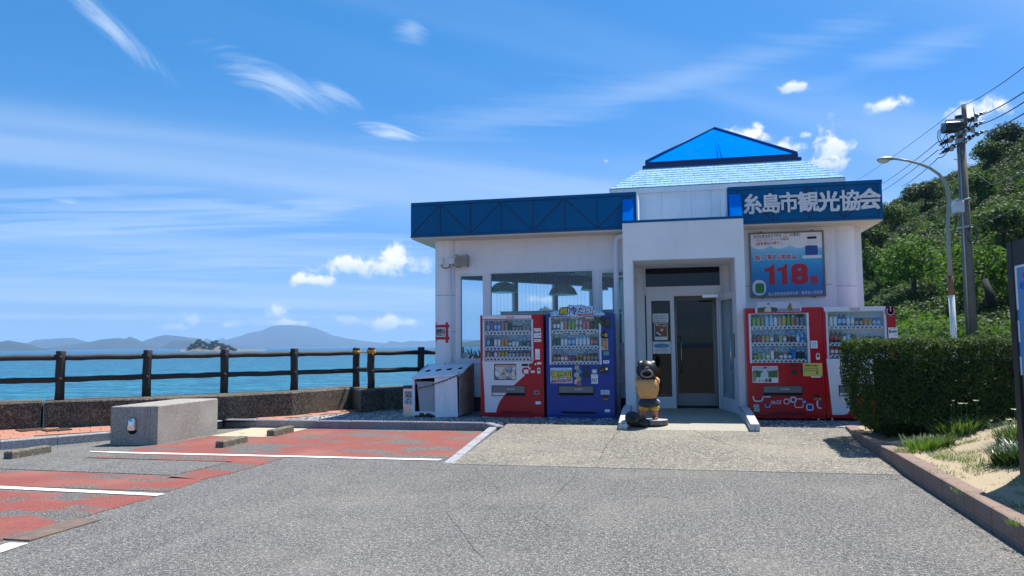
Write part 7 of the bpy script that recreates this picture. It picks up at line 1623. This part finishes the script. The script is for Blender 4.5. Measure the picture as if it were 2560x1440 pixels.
def tuft(name,n,c,spread,h,w,lean,seed,mat_,label,**k):
    m=blades(n,c,spread,h,w,lean,seed,mat_,name,None,label); z=sand_h(*c)
    o=empty(name,(c[0],c[1],z),label,'plant' if name!='grass_tuft' else 'grass',k.get('group')); m.build('leaves',mat_,o); return o
def W2(px,py,z=.35): q=at(px,py,z=z); return (q[0],q[1])
gz1=tuft('gazania_plant',420,W2(2400,1062,.42),.30,.24,.014,.9,11,'leaf_gazania','broad clump of strap-leaved plant with white flowers in front of the hedge')
gz2=tuft('gazania_plant',340,(3.72,8.95),.26,.24,.014,.9,12,'leaf_gazania','yellowish clump with pale flowers beside the map board leg')
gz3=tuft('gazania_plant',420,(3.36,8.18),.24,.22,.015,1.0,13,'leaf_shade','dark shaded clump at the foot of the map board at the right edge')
gz4=tuft('grass_tuft',200,W2(2300,1110,.25),.20,.20,.007,.8,14,'leaf_grass','bright green grass tuft at the hedge foot beside the pinkish kerb')
tuft('grass_tuft',120,W2(2262,1122,.22),.10,.10,.006,.9,24,'leaf_grass','low grass tuft at the left corner of the sandy planter')
tuft('gazania_plant',260,W2(2340,1085,.36),.18,.16,.012,.9,31,'leaf_gazania','smaller green clump just left of the flowering plant')
k=0
TUFT=['wispy grass tuft in the sand just below the tall green grass at the hedge foot','small grass tuft in the sand in front of the white-flowered plant','wide flat grass patch right behind the middle of the planter kerb','spreading grass patch along the kerb, next to the tall grass tuft','grass tuft in open sand between the flowered plant and the board shadow','creeping grass patch at the kerb left of the board shadow','creeping grass at the tip of the map board shadow','grass tuft half inside the map board shadow near the kerb','yellowish grass tuft nearest the viewer at the right edge','taller grass tuft inside the map board shadow at the right edge','thin blades beside the kerb at the left end of the sand','thin tuft directly under the front of the flowered plant','sparse blades between the yellowish clump and the open sand']
for px,py,n,s,h,w_ in [(2355,1122,60,.09,.08,.005),(2400,1132,70,.10,.08,.005),(2360,1155,90,.14,.06,.005),(2330,1140,80,.16,.05,.005),(2440,1140,80,.13,.08,.006),(2385,1165,60,.12,.05,.005),(2430,1196,70,.16,.05,.005),(2470,1212,60,.12,.05,.005),(2545,1268,90,.08,.06,.005),(2545,1232,50,.08,.09,.005),(2310,1130,50,.10,.05,.004),(2425,1108,40,.08,.07,.005),(2480,1128,40,.08,.05,.005)]:
    k+=1; tuft('grass_tuft',n,W2(px,py,.28),s,h,w_,1.0,40+k,'leaf_grass',TUFT[k-1],group='thin grass tufts in the sand')
def flower(o,x,y,z,h,r_=.028,tilt=0):
    m=MB(); m.tube([(x,y,z-.12),(x+.004,y,z+h*.5),(x,y,z+h)],.0028,5); f=m.build('flower_stem','leaf_gazania',o)
    m=MB(); n=10; zc=z+h
    for i in range(n):
        a=2*math.pi*i/n; b_=a+.26; m.add([(x,y,zc),(x+r_*.7*math.cos(a-.2),y+r_*.7*math.sin(a-.2),zc+.008),(x+r_*math.cos(a),y+r_*math.sin(a),zc+.014),(x+r_*.7*math.cos(a+.2),y+r_*.7*math.sin(a+.2),zc+.008)],[(0,1,2,3)])
    m.build('flower_head',flat('petal',(.72,.68,.48)),f)
for px,py,h,r_ in ((2383,1003,.12,.02),(2402,1010,.10,.036),(2415,1010,.14,.022),(2440,1003,.20,.036),(2378,1014,.06,.012)):
    q=at(px,py,y=10.02); flower(gz1,q[0],q[1],q[2]-h,h,r_)
for px,py,h,r_,yy_ in ((2536,1025,.10,.036,9.0),(2522,1050,.06,.03,8.9),(2478,1053,.06,.018,8.95)): q=at(px,py,y=yy_); flower(gz2,q[0],q[1],q[2]-h,h,r_)
for px,py in ((2552,1066),(2556,1087)): q=at(px,py,y=8.0); flower(gz3,q[0],q[1],q[2]-.07,.07,.036)
# soil shade litter under the hedge
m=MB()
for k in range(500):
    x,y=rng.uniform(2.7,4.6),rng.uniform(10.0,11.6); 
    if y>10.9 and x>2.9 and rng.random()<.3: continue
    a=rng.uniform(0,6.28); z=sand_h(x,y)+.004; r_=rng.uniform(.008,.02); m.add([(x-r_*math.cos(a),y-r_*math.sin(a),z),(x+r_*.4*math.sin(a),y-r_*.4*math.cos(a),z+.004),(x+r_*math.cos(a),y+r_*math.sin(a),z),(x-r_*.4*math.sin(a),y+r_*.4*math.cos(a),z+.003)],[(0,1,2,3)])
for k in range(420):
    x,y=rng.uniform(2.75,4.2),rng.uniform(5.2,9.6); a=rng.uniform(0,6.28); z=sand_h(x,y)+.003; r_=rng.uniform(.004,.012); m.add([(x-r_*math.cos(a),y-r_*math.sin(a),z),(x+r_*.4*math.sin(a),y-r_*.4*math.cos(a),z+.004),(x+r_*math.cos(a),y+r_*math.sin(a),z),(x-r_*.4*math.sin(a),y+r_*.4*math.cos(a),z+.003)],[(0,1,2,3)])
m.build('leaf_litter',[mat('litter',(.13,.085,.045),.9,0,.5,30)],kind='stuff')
m=MB()
for k in range(9500):
    x,y=2.72+abs(rng.normal(0,.55))+.1,rng.uniform(4.5,10.2); 
    if mnoise.noise(Vector((x*2.2,y*2.2,9)))<.02: continue
    z=sand_h(x,y)-.004; a=rng.uniform(0,6.28); h=rng.uniform(.015,.06); w_=.003; dx,dy=math.cos(a)*h*.6,math.sin(a)*h*.6; m.add([(x-w_,y-w_,z),(x+w_,y+w_,z),(x+dx,y+dy,z+h)],[(0,1,2)])
m.build('sparse_grass','leaf_grass',kind='stuff',label='sparse short grass creeping over the planter sand')
# ================================================================== MAP BOARD (faces left, runs towards the viewer)
mbx=3.20; mp_=empty('map_board',(mbx,7.1,.3),'tall dark-framed sightseeing map board standing in the planter at the right edge','sign')
x_=at(2517,607,y=7.7)[0]; zt_=at(2517,607,y=7.7)[2]
m=MB(); m.box(x_,7.62,.2,x_+.12,7.72,zt_); fr=m.build('post','board_frame',mp_); m=MB(); m.box(x_,5.4,.2,x_+.12,5.5,zt_); m.build('post','board_frame',mp_)
m=MB(); m.box(x_+.005,5.5,zt_-.22,x_+.115,7.62,zt_-.004); m.build('header','board_frame',mp_)
z_b=at(2545,938,y=7.6)[2]
m=MB(); m.box(x_+.03,5.5,.55,x_+.06,7.62,z_b-.004); m.build('lower_panel','board_back',mp_)
def map_mat():
    m,t,p=newmat('map_print'); c=N(t,'ShaderNodeTexCoord').outputs['Object']; sp=N(t,'ShaderNodeSeparateXYZ'); t.links.new(c,sp.inputs[0])
    n_=noisen(t,c,2.2,4,.6); k=sstep(t,M(t,'SUBTRACT',M(t,'MULTIPLY',n_,1.1),M(t,'ADD',M(t,'MULTIPLY',sp.outputs[2],.55),M(t,'MULTIPLY',sp.outputs[1],.25))),.18,.20)
    t.links.new(mixc(t,k,(.09,.27,.55),(.04,.22,.05)),p.inputs['Base Color']); p.inputs['Roughness'].default_value=.4; MAT['map_print']=m
map_mat()
m=MB(); m.box(x_+.02,5.5,z_b,x_+.05,7.62,zt_-.224); m.build('map_panel','map_print',mp_)
m=MB(); xx=x_+.017
m.box(xx,7.585,z_b+.60,x_+.02,7.62,zt_-.23); m.box(xx,7.595,z_b,x_+.02,7.62,z_b+.17); m.box(xx,7.3,zt_-.25,x_+.02,7.585,zt_-.23); m.box(xx,7.594,z_b+.3,x_+.02,7.62,z_b+.5); m.build('white_margin','cloth_paper',mp_)
def disc(cy_,cz_,r_,mm,off): 
    q=MB(); q.add([(xx-off,cy_+r_*math.cos(a),cz_+r_*math.sin(a)) for a in np.linspace(0,6.283,19)[:-1]],[tuple(range(18))]); return q
for cy_,dz,r_,c_ in ((7.50,-.42,.045,'disc_blue'),(7.42,-.33,.05,'disc_red'),(7.33,-.40,.045,'disc_green')):
    col={'disc_blue':(.02,.12,.45),'disc_red':(.45,.02,.06),'disc_green':(.02,.25,.16)}[c_]; disc(cy_,zt_+dz,r_,0,.002).build('disc',flat(c_+'_rim',tuple(min(1,v*1.6+.08) for v in col)),mp_); disc(cy_,zt_+dz,r_*.7,0,.004).build('disc',flat(c_,col),mp_)
disc(7.41,zt_-.56,.055,0,.002).build('disc',flat('map_green',(.06,.22,.06)),mp_)
# ================================================================== RAIL FENCE BEHIND THE HEDGE
gr=empty('rail_fence',(6.4,15,0),'pale wooden rail fence seen behind the hedge, left of the map board','fence')
ga=at(2470,875,y=16.5); za=[at(2510,v,y=15.8)[2] for v in (872,896,921,945)]
for z in za:
    m=MB(); m.box(6.15,15.75,z-.035,9.5,15.85,z+.035,bev=.01); m.build('rail','guard_rail',gr)
for x in (6.3,7.0,7.9,8.8):
    m=MB(); m.box(x-.06,15.86,.1,x+.06,15.96,za[0]+.0,bev=.01); m.build('post','guard_rail',gr)
# grit and small stones on the lot, thin cracks
m=MB()
for k in range(1500):
    x,y=rng.uniform(-5,2.3),rng.uniform(2.2,9.0)
    if rng.random()<.5: x=2.35-abs(rng.normal(0,.12)); y=rng.uniform(3,11)
    z=(zf(x,y) if y>8.85 else 0); r_=rng.uniform(.003,.008); a=rng.uniform(0,6.28)
    m.add([(x+r_*math.cos(a+q),y+r_*math.sin(a+q),z+.001) for q in (0,2.1,4.2)]+[(x,y,z+r_*.9)],[(0,1,3),(1,2,3),(2,0,3)])
m.build('grit','apron_concrete',kind='stuff')
crack([(-2.3,8.7),(-1.7,7.4),(-1.9,6.3),(-1.2,4.9)],.0016); crack([(1.2,8.8),(1.4,7.6),(1.0,6.7),(1.3,5.6)],.0014)
# ================================================================== SEA AIR
hz=bpy.data.materials.new('sea_air'); hz.use_nodes=True; t=hz.node_tree; t.nodes.remove(t.nodes['Principled BSDF'])
pv=N(t,'ShaderNodeVolumePrincipled'); pv.inputs['Color'].default_value=(.42,.66,1,1); pv.inputs['Density'].default_value=HAZE; pv.inputs['Anisotropy'].default_value=0.0
t.links.new(pv.outputs[0],t.nodes['Material Output'].inputs['Volume'])
MAT['sea_air']=hz
m=MB(); m.box(-14000,-1200,-6.5,14000,14000,250); hb=m.build('haze','sea_air',kind='stuff')
